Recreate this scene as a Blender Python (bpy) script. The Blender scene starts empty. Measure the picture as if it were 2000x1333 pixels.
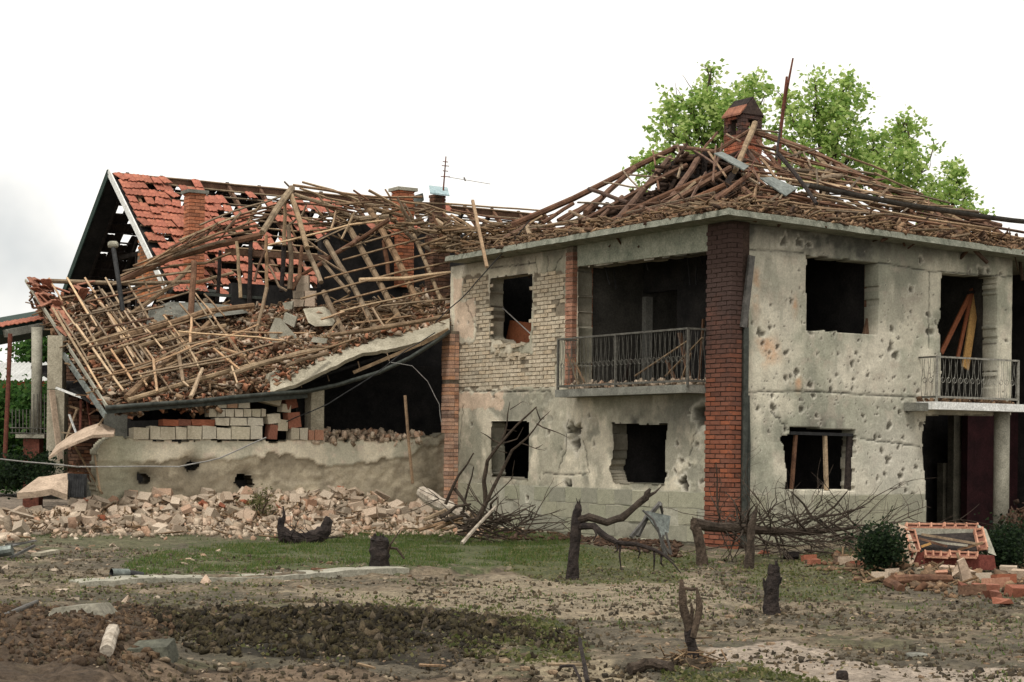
import bpy, math, random
import numpy as np
from mathutils import Vector, Matrix
random.seed(7)
RNG = np.random.default_rng(11)
# ------------------------------------------------------------------ camera, sky, sun, exposure
SC = bpy.context.scene
F = 3430.0; CX, CY = 1000.0, 880.0; EYE = 1.5; ROLL = math.radians(0.6)
cr, sr = math.cos(ROLL), math.sin(ROLL)
cam_data = bpy.data.cameras.new('camera')
cam_data.sensor_width = 36; cam_data.lens = 36*F/2000
cam_data.shift_y = (CY-666.5)/2000
cam_data.clip_start = 0.1; cam_data.clip_end = 3000
cam = bpy.data.objects.new('camera', cam_data)
SC.collection.objects.link(cam)
RC = Matrix(((cr, -sr, 0), (0, 0, -1), (sr, cr, 0)))
cam.matrix_world = Matrix.Translation((0, 0, EYE)) @ RC.to_4x4()
SC.camera = cam
W = bpy.data.worlds.new('World'); SC.world = W; W.use_nodes = True
nt = W.node_tree; nt.nodes.clear()
SUN_EL, SUN_AZ = math.radians(60), math.radians(205)      # azimuth clockwise from +Y (behind the camera, a little to the left)
sky = nt.nodes.new('ShaderNodeTexSky'); sky.sky_type = 'NISHITA'; sky.sun_disc = False
sky.sun_elevation = SUN_EL; sky.sun_rotation = SUN_AZ
tc = nt.nodes.new('ShaderNodeTexCoord')
skm = nt.nodes.new('ShaderNodeVectorMath'); skm.operation = 'SCALE'; skm.inputs['Scale'].default_value = 0.10
nt.links.new(sky.outputs[0], skm.inputs[0])
nz = nt.nodes.new('ShaderNodeTexNoise'); nz.inputs['Scale'].default_value = 5.0; nz.inputs['Detail'].default_value = 5
mp = nt.nodes.new('ShaderNodeMapping'); mp.inputs['Scale'].default_value = (1, 1, 2.2)
nt.links.new(tc.outputs['Generated'], mp.inputs[0]); nt.links.new(mp.outputs[0], nz.inputs['Vector'])
cl = nt.nodes.new('ShaderNodeValToRGB')
cl.color_ramp.elements[0].position = 0.25; cl.color_ramp.elements[0].color = (1.20, 1.17, 1.12, 1)
cl.color_ramp.elements[1].position = 0.55; cl.color_ramp.elements[1].color = (1.29, 1.25, 1.17, 1)
nt.links.new(nz.outputs['Fac'], cl.inputs[0])
# the grey cloud low in the sky to the left of the houses
dist = nt.nodes.new('ShaderNodeVectorMath'); dist.operation = 'DISTANCE'
dist.inputs[1].default_value = Vector((-0.30, 1.0, 0.105)).normalized()
wob = nt.nodes.new('ShaderNodeVectorMath'); wob.operation = 'MULTIPLY_ADD'
wob.inputs[1].default_value = (0.10, 0.10, 0.10)
nz2 = nt.nodes.new('ShaderNodeTexNoise'); nz2.inputs['Scale'].default_value = 14; nz2.inputs['Detail'].default_value = 4
nt.links.new(tc.outputs['Generated'], nz2.inputs['Vector'])
nt.links.new(nz2.outputs['Color'], wob.inputs[0]); nt.links.new(tc.outputs['Generated'], wob.inputs[2])
sub = nt.nodes.new('ShaderNodeVectorMath'); sub.operation = 'SUBTRACT'; sub.inputs[1].default_value = (0.05, 0.05, 0.05)
nt.links.new(wob.outputs[0], sub.inputs[0]); nt.links.new(sub.outputs[0], dist.inputs[0])
dr = nt.nodes.new('ShaderNodeMapRange'); dr.interpolation_type = 'SMOOTHSTEP'
dr.inputs['From Min'].default_value = 0.0; dr.inputs['From Max'].default_value = 0.075
dr.inputs['To Min'].default_value = 0.72; dr.inputs['To Max'].default_value = 0.0
nt.links.new(dist.outputs['Value'], dr.inputs['Value'])
gm = nt.nodes.new('ShaderNodeMixRGB'); gm.inputs[2].default_value = (0.56, 0.60, 0.62, 1)
nt.links.new(dr.outputs[0], gm.inputs[0]); nt.links.new(cl.outputs[0], gm.inputs[1])
mx = nt.nodes.new('ShaderNodeMixRGB'); mx.inputs[0].default_value = 0.95
nt.links.new(skm.outputs[0], mx.inputs[1]); nt.links.new(gm.outputs[0], mx.inputs[2])
bg = nt.nodes.new('ShaderNodeBackground'); bg.inputs['Strength'].default_value = 0.92
wo = nt.nodes.new('ShaderNodeOutputWorld')
nt.links.new(mx.outputs[0], bg.inputs['Color']); nt.links.new(bg.outputs[0], wo.inputs[0])
sl = bpy.data.lights.new('sun', 'SUN'); sl.energy = 2.3; sl.angle = math.radians(12); sl.color = (1.0, 0.965, 0.90)
sun = bpy.data.objects.new('sun', sl); SC.collection.objects.link(sun)
sd = Vector((math.sin(SUN_AZ)*math.cos(SUN_EL), math.cos(SUN_AZ)*math.cos(SUN_EL), math.sin(SUN_EL)))
sun.rotation_euler = sd.to_track_quat('Z', 'Y').to_euler()
SC.view_settings.view_transform = 'Standard'; SC.view_settings.look = 'None'
SC.view_settings.exposure = 0.10; SC.view_settings.gamma = 1.0
SC.render.engine = 'CYCLES'; SC.cycles.max_bounces = 5; SC.cycles.diffuse_bounces = 3
SC.cycles.use_denoising = True

# ------------------------------------------------------------------ pixels of the photograph (2000 x 1333) to points of the place
def ray(px, py):
    return RC @ Vector(((px-CX)/F, -(py-CY)/F, -1.0))
def at(px, py, Y):
    d = ray(px, py); return Vector((0, 0, EYE)) + d*(Y/d.y)
def on_plane(px, py, P, N):
    d = ray(px, py); O = Vector((0, 0, EYE)); t = (P-O).dot(N)/d.dot(N); return O + d*t
AN = math.radians(32.7)
DL = Vector((-math.sin(AN), math.cos(AN), 0)); DR = Vector((math.cos(AN), math.sin(AN), 0)); UP = Vector((0, 0, 1))
C0 = Vector((3.395, 27.4, 0))
def B(u, w, z): return C0 + DL*u + DR*w + UP*z
def pixL(px, py, w=0.08):
    p = on_plane(px, py, C0+DR*w, DR); return (p-C0).dot(DL), p.z
def pixR(px, py, u=0.08):
    p = on_plane(px, py, C0+DL*u, DL); return (p-C0).dot(DR), p.z

# ------------------------------------------------------------------ value noise (numpy, works on arrays and scalars)
_lat = np.random.default_rng(5).random((512, 512))
def vn(x, y):
    x = np.asarray(x, float); y = np.asarray(y, float)
    xi = np.floor(x).astype(int); yi = np.floor(y).astype(int)
    fx = x-xi; fy = y-yi; fx = fx*fx*(3-2*fx); fy = fy*fy*(3-2*fy)
    a = _lat[xi % 512, yi % 512]; b = _lat[(xi+1) % 512, yi % 512]
    c = _lat[xi % 512, (yi+1) % 512]; d = _lat[(xi+1) % 512, (yi+1) % 512]
    return (a*(1-fx)+b*fx)*(1-fy)+(c*(1-fx)+d*fx)*fy
def fbm(x, y, o=4):
    s = 0; a = 0.5; t = 0
    for i in range(o):
        s = s + a*vn(np.asarray(x)*2**i+17.3*i, np.asarray(y)*2**i+9.1*i); t += a; a *= 0.55
    return s/t
def sstep(a, b, x):
    t = np.clip((np.asarray(x, float)-a)/(b-a), 0, 1); return t*t*(3-2*t)
def inpoly(x, y, poly):
    x = np.asarray(x, float); y = np.asarray(y, float); r = np.zeros(x.shape, bool); n = len(poly)
    for i in range(n):
        x1, y1 = poly[i]; x2, y2 = poly[(i+1) % n]
        if y1 == y2: continue
        c = ((y1 > y) != (y2 > y)) & (x < (x2-x1)*(y-y1)/(y2-y1)+x1); r ^= c
    return r

# ------------------------------------------------------------------ object helpers
COL = SC.collection
_loc = {}
def thing(name, label, cat, loc, group=None):
    o = bpy.data.objects.new(name, None); COL.objects.link(o); o.location = loc
    o.empty_display_size = 0.2
    o['label'] = label; o['category'] = cat
    if group: o['group'] = group
    _loc[o.name] = Vector(loc); return o
def tag(o, label, cat, group=None, kind=None):
    if label: o['label'] = label
    if cat: o['category'] = cat
    if group: o['group'] = group
    if kind: o['kind'] = kind
    return o
def place(me_or_none, name, parent, M=None):
    o = bpy.data.objects.new(name, me_or_none); COL.objects.link(o)
    M = M if M is not None else Matrix.Identity(4)
    if parent is not None:
        o.parent = parent
        base = Matrix.Identity(4); q = parent; 
        base = WM[q.name] if q.name in WM else Matrix.Translation(_loc.get(q.name, Vector()))
        o.matrix_parent_inverse = base.inverted()
    o.matrix_basis = M; WM[o.name] = M.copy()
    return o
WM = {}
def mesh_np(name, V, Fq, mat, cols=None, smooth=False):
    V = np.asarray(V, np.float32); Fq = np.asarray(Fq, np.int32)
    me = bpy.data.meshes.new(name); nf, k = Fq.shape
    me.vertices.add(len(V)); me.vertices.foreach_set('co', V.ravel())
    me.loops.add(nf*k); me.loops.foreach_set('vertex_index', Fq.ravel())
    me.polygons.add(nf); me.polygons.foreach_set('loop_start', np.arange(0, nf*k, k, dtype=np.int32))
    me.polygons.foreach_set('loop_total', np.full(nf, k, dtype=np.int32))
    if smooth: me.polygons.foreach_set('use_smooth', np.ones(nf, bool))
    me.update(calc_edges=True); me.validate()
    if cols is not None:
        a = me.color_attributes.new('Col', 'FLOAT_COLOR', 'POINT')
        c = np.ones((len(V), 4), np.float32); c[:, :3] = cols; a.data.foreach_set('color', c.ravel())
    me.materials.append(mat); return me
class MB:
    def __init__(s): s.v = []; s.f = []
    def quad(s, a, b, c, d):
        n = len(s.v); s.v += [tuple(a), tuple(b), tuple(c), tuple(d)]; s.f.append((n, n+1, n+2, n+3))
    def poly(s, pts):
        n = len(s.v); s.v += [tuple(p) for p in pts]; s.f.append(tuple(range(n, n+len(pts))))
    def hexa(s, p):           # 8 points: bottom 4 then top 4
        n = len(s.v); s.v += [tuple(q) for q in p]
        for f in ((0, 3, 2, 1), (4, 5, 6, 7), (0, 1, 5, 4), (1, 2, 6, 5), (2, 3, 7, 6), (3, 0, 4, 7)):
            s.f.append(tuple(n+i for i in f))
    def box(s, o, X, Y, Z):   # origin corner and three edge vectors
        s.hexa([o, o+X, o+X+Y, o+Y, o+Z, o+X+Z, o+X+Y+Z, o+Y+Z])
    def beam(s, a, b, w, h, up=UP):
        a = Vector(a); b = Vector(b); d = (b-a); d.normalize(); x = d.cross(up)
        if x.length < 1e-4: x = d.cross(Vector((1, 0, 0)))
        x.normalize(); y = x.cross(d)
        s.box(a-x*w/2-y*h/2, x*w, b-a, y*h)
    def tube(s, pts, r, n=7, caps=True, jit=0.0):
        pts = [Vector(p) for p in pts]; m = len(pts)
        rs = [r]*m if not hasattr(r, '__len__') else ([r[0]+(r[1]-r[0])*i/max(1, m-1) for i in range(m)] if len(r) == 2 and m != 2 else list(r))
        base = len(s.v); ref = None
        for i in range(m):
            d = (pts[min(i+1, m-1)]-pts[max(i-1, 0)])
            if d.length < 1e-6: d = Vector((0, 0, 1))
            d.normalize()
            if ref is None:
                ref = d.cross(Vector((0.3, 0.2, 0.93)))
                if ref.length < 1e-3: ref = d.cross(Vector((1, 0, 0)))
            x = (ref-d*ref.dot(d)); x.normalize(); ref = x; y = d.cross(x)
            for k in range(n):
                a = 2*math.pi*k/n; rr = rs[i]*(1+jit*(random.random()-0.5)*2)
                s.v.append(tuple(pts[i]+x*(math.cos(a)*rr)+y*(math.sin(a)*rr)))
        for i in range(m-1):
            for k in range(n):
                k2 = (k+1) % n
                s.f.append((base+i*n+k, base+i*n+k2, base+(i+1)*n+k2, base+(i+1)*n+k))
        if caps:
            s.f.append(tuple(base+k for k in reversed(range(n)))); s.f.append(tuple(base+(m-1)*n+k for k in range(n)))
    def mesh(s, name, mat, smooth=False):
        me = bpy.data.meshes.new(name); me.from_pydata(s.v, [], s.f); me.materials.append(mat)
        if smooth: me.polygons.foreach_set('use_smooth', [True]*len(me.polygons))
        me.update(); return me
    def build(s, name, mat, parent=None, smooth=False):
        return place(s.mesh(name, mat, smooth), name, parent)
def noisy(pts, seg=4, amp=0.03):
    out = []; pts = [Vector(p) for p in pts]
    for i in range(len(pts)-1):
        for k in range(seg):
            p = pts[i].lerp(pts[i+1], k/seg)
            if k: p = p+Vector((random.uniform(-amp, amp), random.uniform(-amp, amp), random.uniform(-amp, amp)))
            out.append(p)
    out.append(pts[-1]); return out

# ------------------------------------------------------------------ materials
def new_mat(name):
    m = bpy.data.materials.new(name); m.use_nodes = True; n = m.node_tree
    b = n.nodes['Principled BSDF']; b.inputs['Specular IOR Level'].default_value = 0.2
    return m, n, b
def ramp(n, cols, pos=None):
    r = n.nodes.new('ShaderNodeValToRGB'); e = r.color_ramp.elements
    while len(e) < len(cols): e.new(0.5)
    for i, c in enumerate(cols):
        e[i].position = pos[i] if pos else 0.3+0.4*i/max(1, len(cols)-1); e[i].color = (*c, 1)
    return r
def noise_node(n, scale, detail=6, rough=0.6, src=None, vscale=None):
    t = n.nodes.new('ShaderNodeTexNoise'); t.inputs['Scale'].default_value = scale
    t.inputs['Detail'].default_value = detail; t.inputs['Roughness'].default_value = rough
    g = n.nodes.new('ShaderNodeTexCoord') if src is None else None
    s = g.outputs['Object'] if src is None else src
    if vscale:
        mp = n.nodes.new('ShaderNodeMapping'); mp.inputs['Scale'].default_value = vscale
        n.links.new(s, mp.inputs[0]); s = mp.outputs[0]
    n.links.new(s, t.inputs['Vector']); return t
def bump(n, b, h, strength, dist=0.02):
    bp = n.nodes.new('ShaderNodeBump'); bp.inputs['Strength'].default_value = strength; bp.inputs['Distance'].default_value = dist
    n.links.new(h, bp.inputs['Height']); n.links.new(bp.outputs[0], b.inputs['Normal'])
def mul(n, a, bb, fac=1.0, mode='MULTIPLY'):
    m = n.nodes.new('ShaderNodeMixRGB'); m.blend_type = mode; m.inputs[0].default_value = fac
    n.links.new(a, m.inputs[1])
    if hasattr(bb, 'is_linked') or hasattr(bb, 'links'): n.links.new(bb, m.inputs[2])
    else: m.inputs[2].default_value = (*bb, 1)
    return m.outputs[0]
def surf(name, cols, scale=6, rough=0.9, bmp=0.4, bscale=40, rand=None, fine=0.35, metallic=0.0, pos=None, vscale=None, bdist=0.02, rmode='object'):
    """noise-mottled surface; rand = list of colours, one per object (or per loose piece) that multiply"""
    m, n, b = new_mat(name)
    t = noise_node(n, scale, 6, 0.65, vscale=vscale); r = ramp(n, cols, pos); n.links.new(t.outputs['Fac'], r.inputs[0]); c = r.outputs[0]
    f = noise_node(n, bscale, 4, 0.7, vscale=vscale)
    fr = ramp(n, [(1-fine,)*3, (1+fine,)*3], [0.3, 0.7]); n.links.new(f.outputs['Fac'], fr.inputs[0]); c = mul(n, c, fr.outputs[0])
    if rand:
        if rmode == 'object': s = n.nodes.new('ShaderNodeObjectInfo').outputs['Random']
        else: s = n.nodes.new('ShaderNodeNewGeometry').outputs['Random Per Island']
        rr = ramp(n, rand, [i/(len(rand)-1) for i in range(len(rand))]); n.links.new(s, rr.inputs[0]); c = mul(n, c, rr.outputs[0])
    n.links.new(c, b.inputs['Base Color']); b.inputs['Roughness'].default_value = rough; b.inputs['Metallic'].default_value = metallic
    if bmp: bump(n, b, f.outputs['Fac'], bmp, bdist)
    return m
def vcol(name, scale=9, rough=0.93, bmp=0.5, bscale=45, fine=0.3, big=0.2, bdist=0.02, tint=None):
    """base colour from the 'Col' attribute, mottled"""
    m, n, b = new_mat(name)
    a = n.nodes.new('ShaderNodeAttribute'); a.attribute_name = 'Col'; c = a.outputs['Color']
    t = noise_node(n, scale, 6, 0.7); r = ramp(n, [(1-big,)*3, (1+big,)*3], [0.3, 0.7]); n.links.new(t.outputs['Fac'], r.inputs[0]); c = mul(n, c, r.outputs[0])
    f = noise_node(n, bscale, 5, 0.75); fr = ramp(n, [(1-fine,)*3, (1+fine,)*3], [0.3, 0.7]); n.links.new(f.outputs['Fac'], fr.inputs[0]); c = mul(n, c, fr.outputs[0])
    n.links.new(c, b.inputs['Base Color']); b.inputs['Roughness'].default_value = rough
    bump(n, b, f.outputs['Fac'], bmp, bdist); return m
M = {}
M['facade'] = vcol('weathered_plaster', 3.5, 0.92, 0.5, 30, 0.22, 0.2)
M['ground'] = vcol('earth', 5, 0.97, 0.9, 22, 0.5, 0.35, 0.05)
WR = [(0.42, 0.38, 0.36), (1.0, 0.95, 0.88), (0.7, 0.58, 0.48), (1.25, 1.13, 0.97), (0.8, 0.76, 0.74), (0.95, 0.75, 0.6), (0.6, 0.57, 0.55)]
M['wood'] = surf('weathered_timber', [(0.13, 0.098, 0.068), (0.34, 0.275, 0.195)], 5, 0.85, 0.5, 35, WR)
M['wood_dark'] = surf('brown_timber', [(0.08, 0.045, 0.032), (0.22, 0.138, 0.095)], 5, 0.85, 0.5, 35, WR)
M['wood_pale'] = surf('pale_split_timber', [(0.32, 0.24, 0.16), (0.55, 0.44, 0.31)], 5, 0.85, 0.4, 35, WR)
M['wood_light'] = surf('fresh_timber', [(0.36, 0.2, 0.07), (0.55, 0.33, 0.12)], 4, 0.8, 0.3, 30)
M['sticks'] = surf('splintered_timber', [(0.10, 0.07, 0.045), (0.27, 0.21, 0.14)], 5, 0.9, 0.4, 30, WR, rmode='island')
M['bark'] = surf('grey_bark', [(0.03, 0.023, 0.018), (0.11, 0.085, 0.065)], 12, 0.95, 0.9, 40, [(0.7,)*3, (1.3, 1.2, 1.1)], bdist=0.03)
M['char'] = surf('charred_bark', [(0.012, 0.010, 0.010), (0.055, 0.042, 0.036)], 10, 0.95, 1.0, 30, bdist=0.04)
M['birch'] = surf('pale_bark', [(0.2, 0.16, 0.12), (0.5, 0.44, 0.36)], 9, 0.9, 0.5, 30)
BR = [(0.7, 0.7, 0.74), (1.2, 1.1, 1.05), (0.95, 0.8, 0.75), (1.4, 1.08, 0.85), (0.5, 0.47, 0.48), (1.0, .95, .95)]
M['brick'] = surf('fired_brick', [(0.18, 0.078, 0.052), (0.33, 0.145, 0.095)], 7, 0.9, 0.5, 45, BR)
M['brick_stuff'] = surf('fired_brick_pieces', [(0.22, 0.09, 0.05), (0.42, 0.19, 0.11)], 7, 0.9, 0.5, 45, BR, rmode='island')
M['tile'] = surf('clay_roof_tile', [(0.21, 0.078, 0.052), (0.42, 0.165, 0.108)], 5, 0.85, 0.3, 35, [(0.75, 0.72, 0.7), (1.1, 1, 1), (0.95, 0.9, 0.85), (1.2, 1.15, 1.1)])
M['tile_dark'] = surf('shaded_roof_tile', [(0.02, 0.016, 0.014), (0.05, 0.035, 0.03)], 5, .95, .3, 35)  # back-slope tiles: the dark of the roof's inside put into the colour
M['tile_stuff'] = surf('clay_roof_tile_rest', [(0.21, 0.078, 0.052), (0.42, 0.165, 0.108)], 5, 0.85, 0.3, 35, [(0.75, 0.72, 0.7), (1.1, 1, 1), (1.2, 1.15, 1.1)], rmode='island')
RB = [(0.62, 0.58, 0.5), (1.0, 0.88, 0.78), (0.48, 0.43, 0.37), (1.32, 1.27, 1.18), (0.85, 0.58, 0.45), (1.0, 0.93, 0.84), (0.5, 0.47, 0.42), (1.2, 1.12, 1.03), (0.75, 0.68, 0.6), (0.9, .85, .78)]
M['rubble'] = surf('broken_masonry', [(0.33, 0.28, 0.23), (0.62, 0.55, 0.47)], 8, 0.92, 0.5, 40, RB)
M['rubble_stuff'] = surf('broken_masonry_bits', [(0.28, 0.23, 0.18), (0.56, 0.48, 0.40)], 8, 0.92, 0.5, 40, RB, rmode='island')
DB = [(0.4, 0.34, 0.3), (0.8, 0.62, 0.5), (1.5, 1.25, 1.0), (0.3, 0.26, 0.23), (0.85, 0.55, 0.42), (1.9, 1.65, 1.35), (0.55, 0.47, 0.4), (1.1, 0.95, 0.8)]
M['debris'] = surf('roof_debris_bits', [(0.085, 0.063, 0.046), (0.22, 0.168, 0.122)], 8, 0.95, 0.5, 40, DB, rmode='island')
M['debris_base'] = surf('roof_debris_bed', [(0.045, 0.03, 0.022), (0.15, 0.10, 0.07), (0.24, 0.18, 0.13)], 9, 0.97, 1.0, 30, bdist=0.05)
M['concrete'] = surf('grey_concrete', [(0.20, 0.19, 0.15), (0.38, 0.36, 0.29)], 4, 0.92, 0.5, 40)
M['concrete_dark'] = surf('stained_concrete', [(0.10, 0.10, 0.085), (0.24, 0.235, 0.2)], 4, 0.92, 0.5, 40)
M['slab'] = surf('pale_concrete', [(0.23, 0.205, 0.15), (0.43, 0.39, 0.30)], 3, 0.92, 0.4, 30)
M['pink'] = surf('pinkish_plaster', [(0.27, 0.20, 0.145), (0.50, 0.385, 0.285)], 4, 0.9, 0.4, 30)
M['block'] = surf('plastered_block', [(0.40, 0.36, 0.29), (0.60, 0.56, 0.46)], 6, 0.92, 0.4, 40, [(1, 1, 1), (0.95, 0.92, 0.85), (1.05, 1.03, 1), (0.95, 0.9, 0.84), (0.9, 0.88, 0.8), (.9, .6, .48)])
M['orange_block'] = surf('hollow_clay_block', [(0.30, 0.135, 0.085), (0.50, 0.275, 0.185)], 6, 0.9, 0.4, 40)
M['maroon'] = surf('maroon_brickwork', [(0.10, 0.028, 0.022), (0.2, 0.06, 0.045)], 6, 0.9, 0.4, 40)
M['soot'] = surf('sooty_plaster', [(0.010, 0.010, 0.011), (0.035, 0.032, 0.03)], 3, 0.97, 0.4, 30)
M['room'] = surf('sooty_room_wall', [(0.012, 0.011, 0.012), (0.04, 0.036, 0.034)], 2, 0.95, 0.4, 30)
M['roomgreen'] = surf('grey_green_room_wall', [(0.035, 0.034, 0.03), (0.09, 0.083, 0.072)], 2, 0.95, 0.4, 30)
M['door'] = surf('brown_board', [(0.16, 0.05, 0.02), (0.24, 0.085, 0.04)], 3, 0.7, 0.2, 30)
M['zinc'] = surf('zinc_sheet', [(0.10, 0.115, 0.105), (0.22, 0.24, 0.22)], 5, 0.5, 0.2, 20, metallic=0.4)
M['gutter'] = surf('dark_gutter_metal', [(0.022, 0.026, 0.022), (0.065, 0.07, 0.06)], 6, 0.5, 0.2, 20, metallic=0.2)
M['gutter_grey'] = surf('grey_gutter_metal', [(0.05, 0.05, 0.045), (0.13, 0.12, 0.11)], 6, 0.5, 0.2, 20, metallic=0.2)
M['iron'] = surf('painted_iron', [(0.05, 0.045, 0.038), (0.135, 0.13, 0.11)], 14, 0.6, 0.2, 30)
M['iron_white'] = surf('white_painted_iron', [(0.13, 0.12, 0.10), (0.32, 0.31, 0.27)], 14, 0.6, 0.2, 30)
M['rust'] = surf('rusty_iron', [(0.07, 0.025, 0.018), (0.16, 0.055, 0.035)], 14, 0.8, 0.3, 30)
M['black'] = surf('blackened_iron', [(0.012, 0.012, 0.013), (0.04, 0.04, 0.04)], 10, 0.6, 0.3, 30)
M['wire'] = surf('wire', [(0.16, 0.15, 0.14), (0.28, 0.27, 0.25)], 10, 0.6, 0, 30)
M['white'] = surf('white_board', [(0.55, 0.55, 0.52), (0.78, 0.78, 0.75)], 6, 0.8, 0.2, 30)
M['blue'] = surf('pale_blue_sheet', [(0.26, 0.36, 0.38), (0.4, 0.5, 0.52)], 6, 0.6, 0.2, 30)
M['green'] = surf('dark_green_board', [(0.014, 0.03, 0.024), (0.03, 0.05, 0.04)], 6, 0.8, 0.2, 30)
M['corr'] = surf('fibre_cement_sheet', [(0.36, 0.36, 0.34), (0.52, 0.52, 0.5)], 2, 0.9, 0.2, 30)
M['redwall'] = surf('red_wall', [(0.38, 0.08, 0.045), (0.5, 0.13, 0.07)], 2, 0.9, 0.2, 30)
M['clod'] = surf('soil_clods', [(0.04, 0.034, 0.025), (0.115, 0.095, 0.068)], 12, 0.98, 0.9, 40, [(0.5, 0.5, 0.48), (1.0, 0.95, 0.9), (1.35, 1.2, 1.0), (0.75, 0.78, 0.62)], rmode='island', bdist=0.03)
M['pebble'] = surf('pale_stones', [(0.13, 0.11, 0.085), (0.28, 0.24, 0.19)], 12, 0.95, 0.5, 40, [(0.6, 0.6, 0.6), (1.2, 1.12, 1.0), (0.9, 0.7, 0.55), (1.5, 1.42, 1.3)], rmode='island')
def leafmat(name, a, b2, c):
    m, n, b = new_mat(name)
    s = n.nodes.new('ShaderNodeNewGeometry').outputs['Random Per Island']
    r = ramp(n, [a, b2, c], [0, 0.6, 1]); n.links.new(s, r.inputs[0]); n.links.new(r.outputs[0], b.inputs['Base Color'])
    b.inputs['Roughness'].default_value = 0.6
    tr = n.nodes.new('ShaderNodeBsdfTranslucent'); n.links.new(r.outputs[0], tr.inputs[0])
    ms = n.nodes.new('ShaderNodeMixShader'); ms.inputs[0].default_value = 0.6
    n.links.new(b.outputs[0], ms.inputs[1]); n.links.new(tr.outputs[0], ms.inputs[2])
    n.links.new(ms.outputs[0], n.nodes['Material Output'].inputs['Surface']); return m
M['leaf'] = leafmat('green_leaves', (0.17, 0.30, 0.07), (0.40, 0.54, 0.15), (0.62, 0.70, 0.30))
M['leaf_dark'] = leafmat('dark_leaves', (0.007, 0.015, 0.008), (0.017, 0.034, 0.013), (0.035, 0.06, 0.022))
M['leaf_mid'] = leafmat('hedge_leaves', (0.03, 0.08, 0.02), (0.06, 0.14, 0.03), (0.11, 0.2, 0.05))
M['grass'] = leafmat('grass_blades', (0.06, 0.10, 0.025), (0.11, 0.17, 0.045), (0.22, 0.2, 0.085))
M['litter'] = leafmat('fallen_leaves', (0.06, 0.075, 0.02), (0.14, 0.15, 0.055), (0.27, 0.24, 0.12))

# ------------------------------------------------------------------ scatter (numpy): many small pieces joined into one mesh
def ico():
    t = (1+5**0.5)/2
    v = np.array([(-1, t, 0), (1, t, 0), (-1, -t, 0), (1, -t, 0), (0, -1, t), (0, 1, t), (0, -1, -t), (0, 1, -t), (t, 0, -1), (t, 0, 1), (-t, 0, -1), (-t, 0, 1)], float)
    v /= np.linalg.norm(v[0])
    f = np.array([(0, 11, 5), (0, 5, 1), (0, 1, 7), (0, 7, 10), (0, 10, 11), (1, 5, 9), (5, 11, 4), (11, 10, 2), (10, 7, 6), (7, 1, 8), (3, 9, 4), (3, 4, 2), (3, 2, 6), (3, 6, 8), (3, 8, 9), (4, 9, 5), (2, 4, 11), (6, 2, 10), (8, 6, 7), (9, 8, 1)])
    return v, f
ICO = ico()
CUBE = (np.array([(x, y, z) for z in (-.5, .5) for y in (-.5, .5) for x in (-.5, .5)], float),
        np.array([(0, 2, 3, 1), (4, 5, 7, 6), (0, 1, 5, 4), (1, 3, 7, 5), (3, 2, 6, 7), (2, 0, 4, 6)]))
TRI = (np.array([(-.5, 0, 0), (.5, 0, 0), (0.15, 0, 1.0)], float), np.array([(0, 1, 2)]))
LEAF = (np.array([(0, 0, 0), (.5, .12, .5), (0, 0, 1.0), (-.5, .12, .5)], float), np.array([(0, 1, 2, 3)]))
def rots(n, tilt=None):
    """random rotation matrices (n,3,3); tilt limits the lean from upright"""
    a = RNG.random(n)*2*math.pi
    b = (RNG.random(n)*2*math.pi) if tilt is None else RNG.normal(0, 1, n)*tilt
    c = (RNG.random(n)*2*math.pi) if tilt is None else RNG.normal(0, 1, n)*tilt
    def R(ax, t):
        m = np.zeros((n, 3, 3)); c_, s_ = np.cos(t), np.sin(t); i, j = [(1, 2), (0, 2), (0, 1)][ax]
        m[:, ax, ax] = 1; m[:, i, i] = c_; m[:, j, j] = c_; m[:, i, j] = -s_; m[:, j, i] = s_; return m
    return R(0, b) @ R(1, c) @ R(2, a) if tilt is None else R(2, a) @ R(0, b) @ R(1, c)
def scatter(name, proto, pos, scale, rot, mat, parent=None, jit=0.22, smooth=False):
    v, f = proto; n = len(pos); m = len(v)
    if n == 0: return None
    sc = np.asarray(scale, float); sc = sc if sc.ndim == 2 else np.repeat(sc[:, None], 3, 1)
    V = v[None] + RNG.normal(0, jit, (n, m, 3))*np.abs(v).max()*0.6 if jit else np.repeat(v[None], n, 0)
    V = V*sc[:, None, :]; V = np.einsum('nij,nmj->nmi', rot, V)+np.asarray(pos)[:, None, :]
    Fa = (f[None]+(np.arange(n)*m)[:, None, None]).reshape(-1, f.shape[1])
    return place(mesh_np(name, V.reshape(-1, 3), Fa, mat, smooth=smooth), name, parent)

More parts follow.
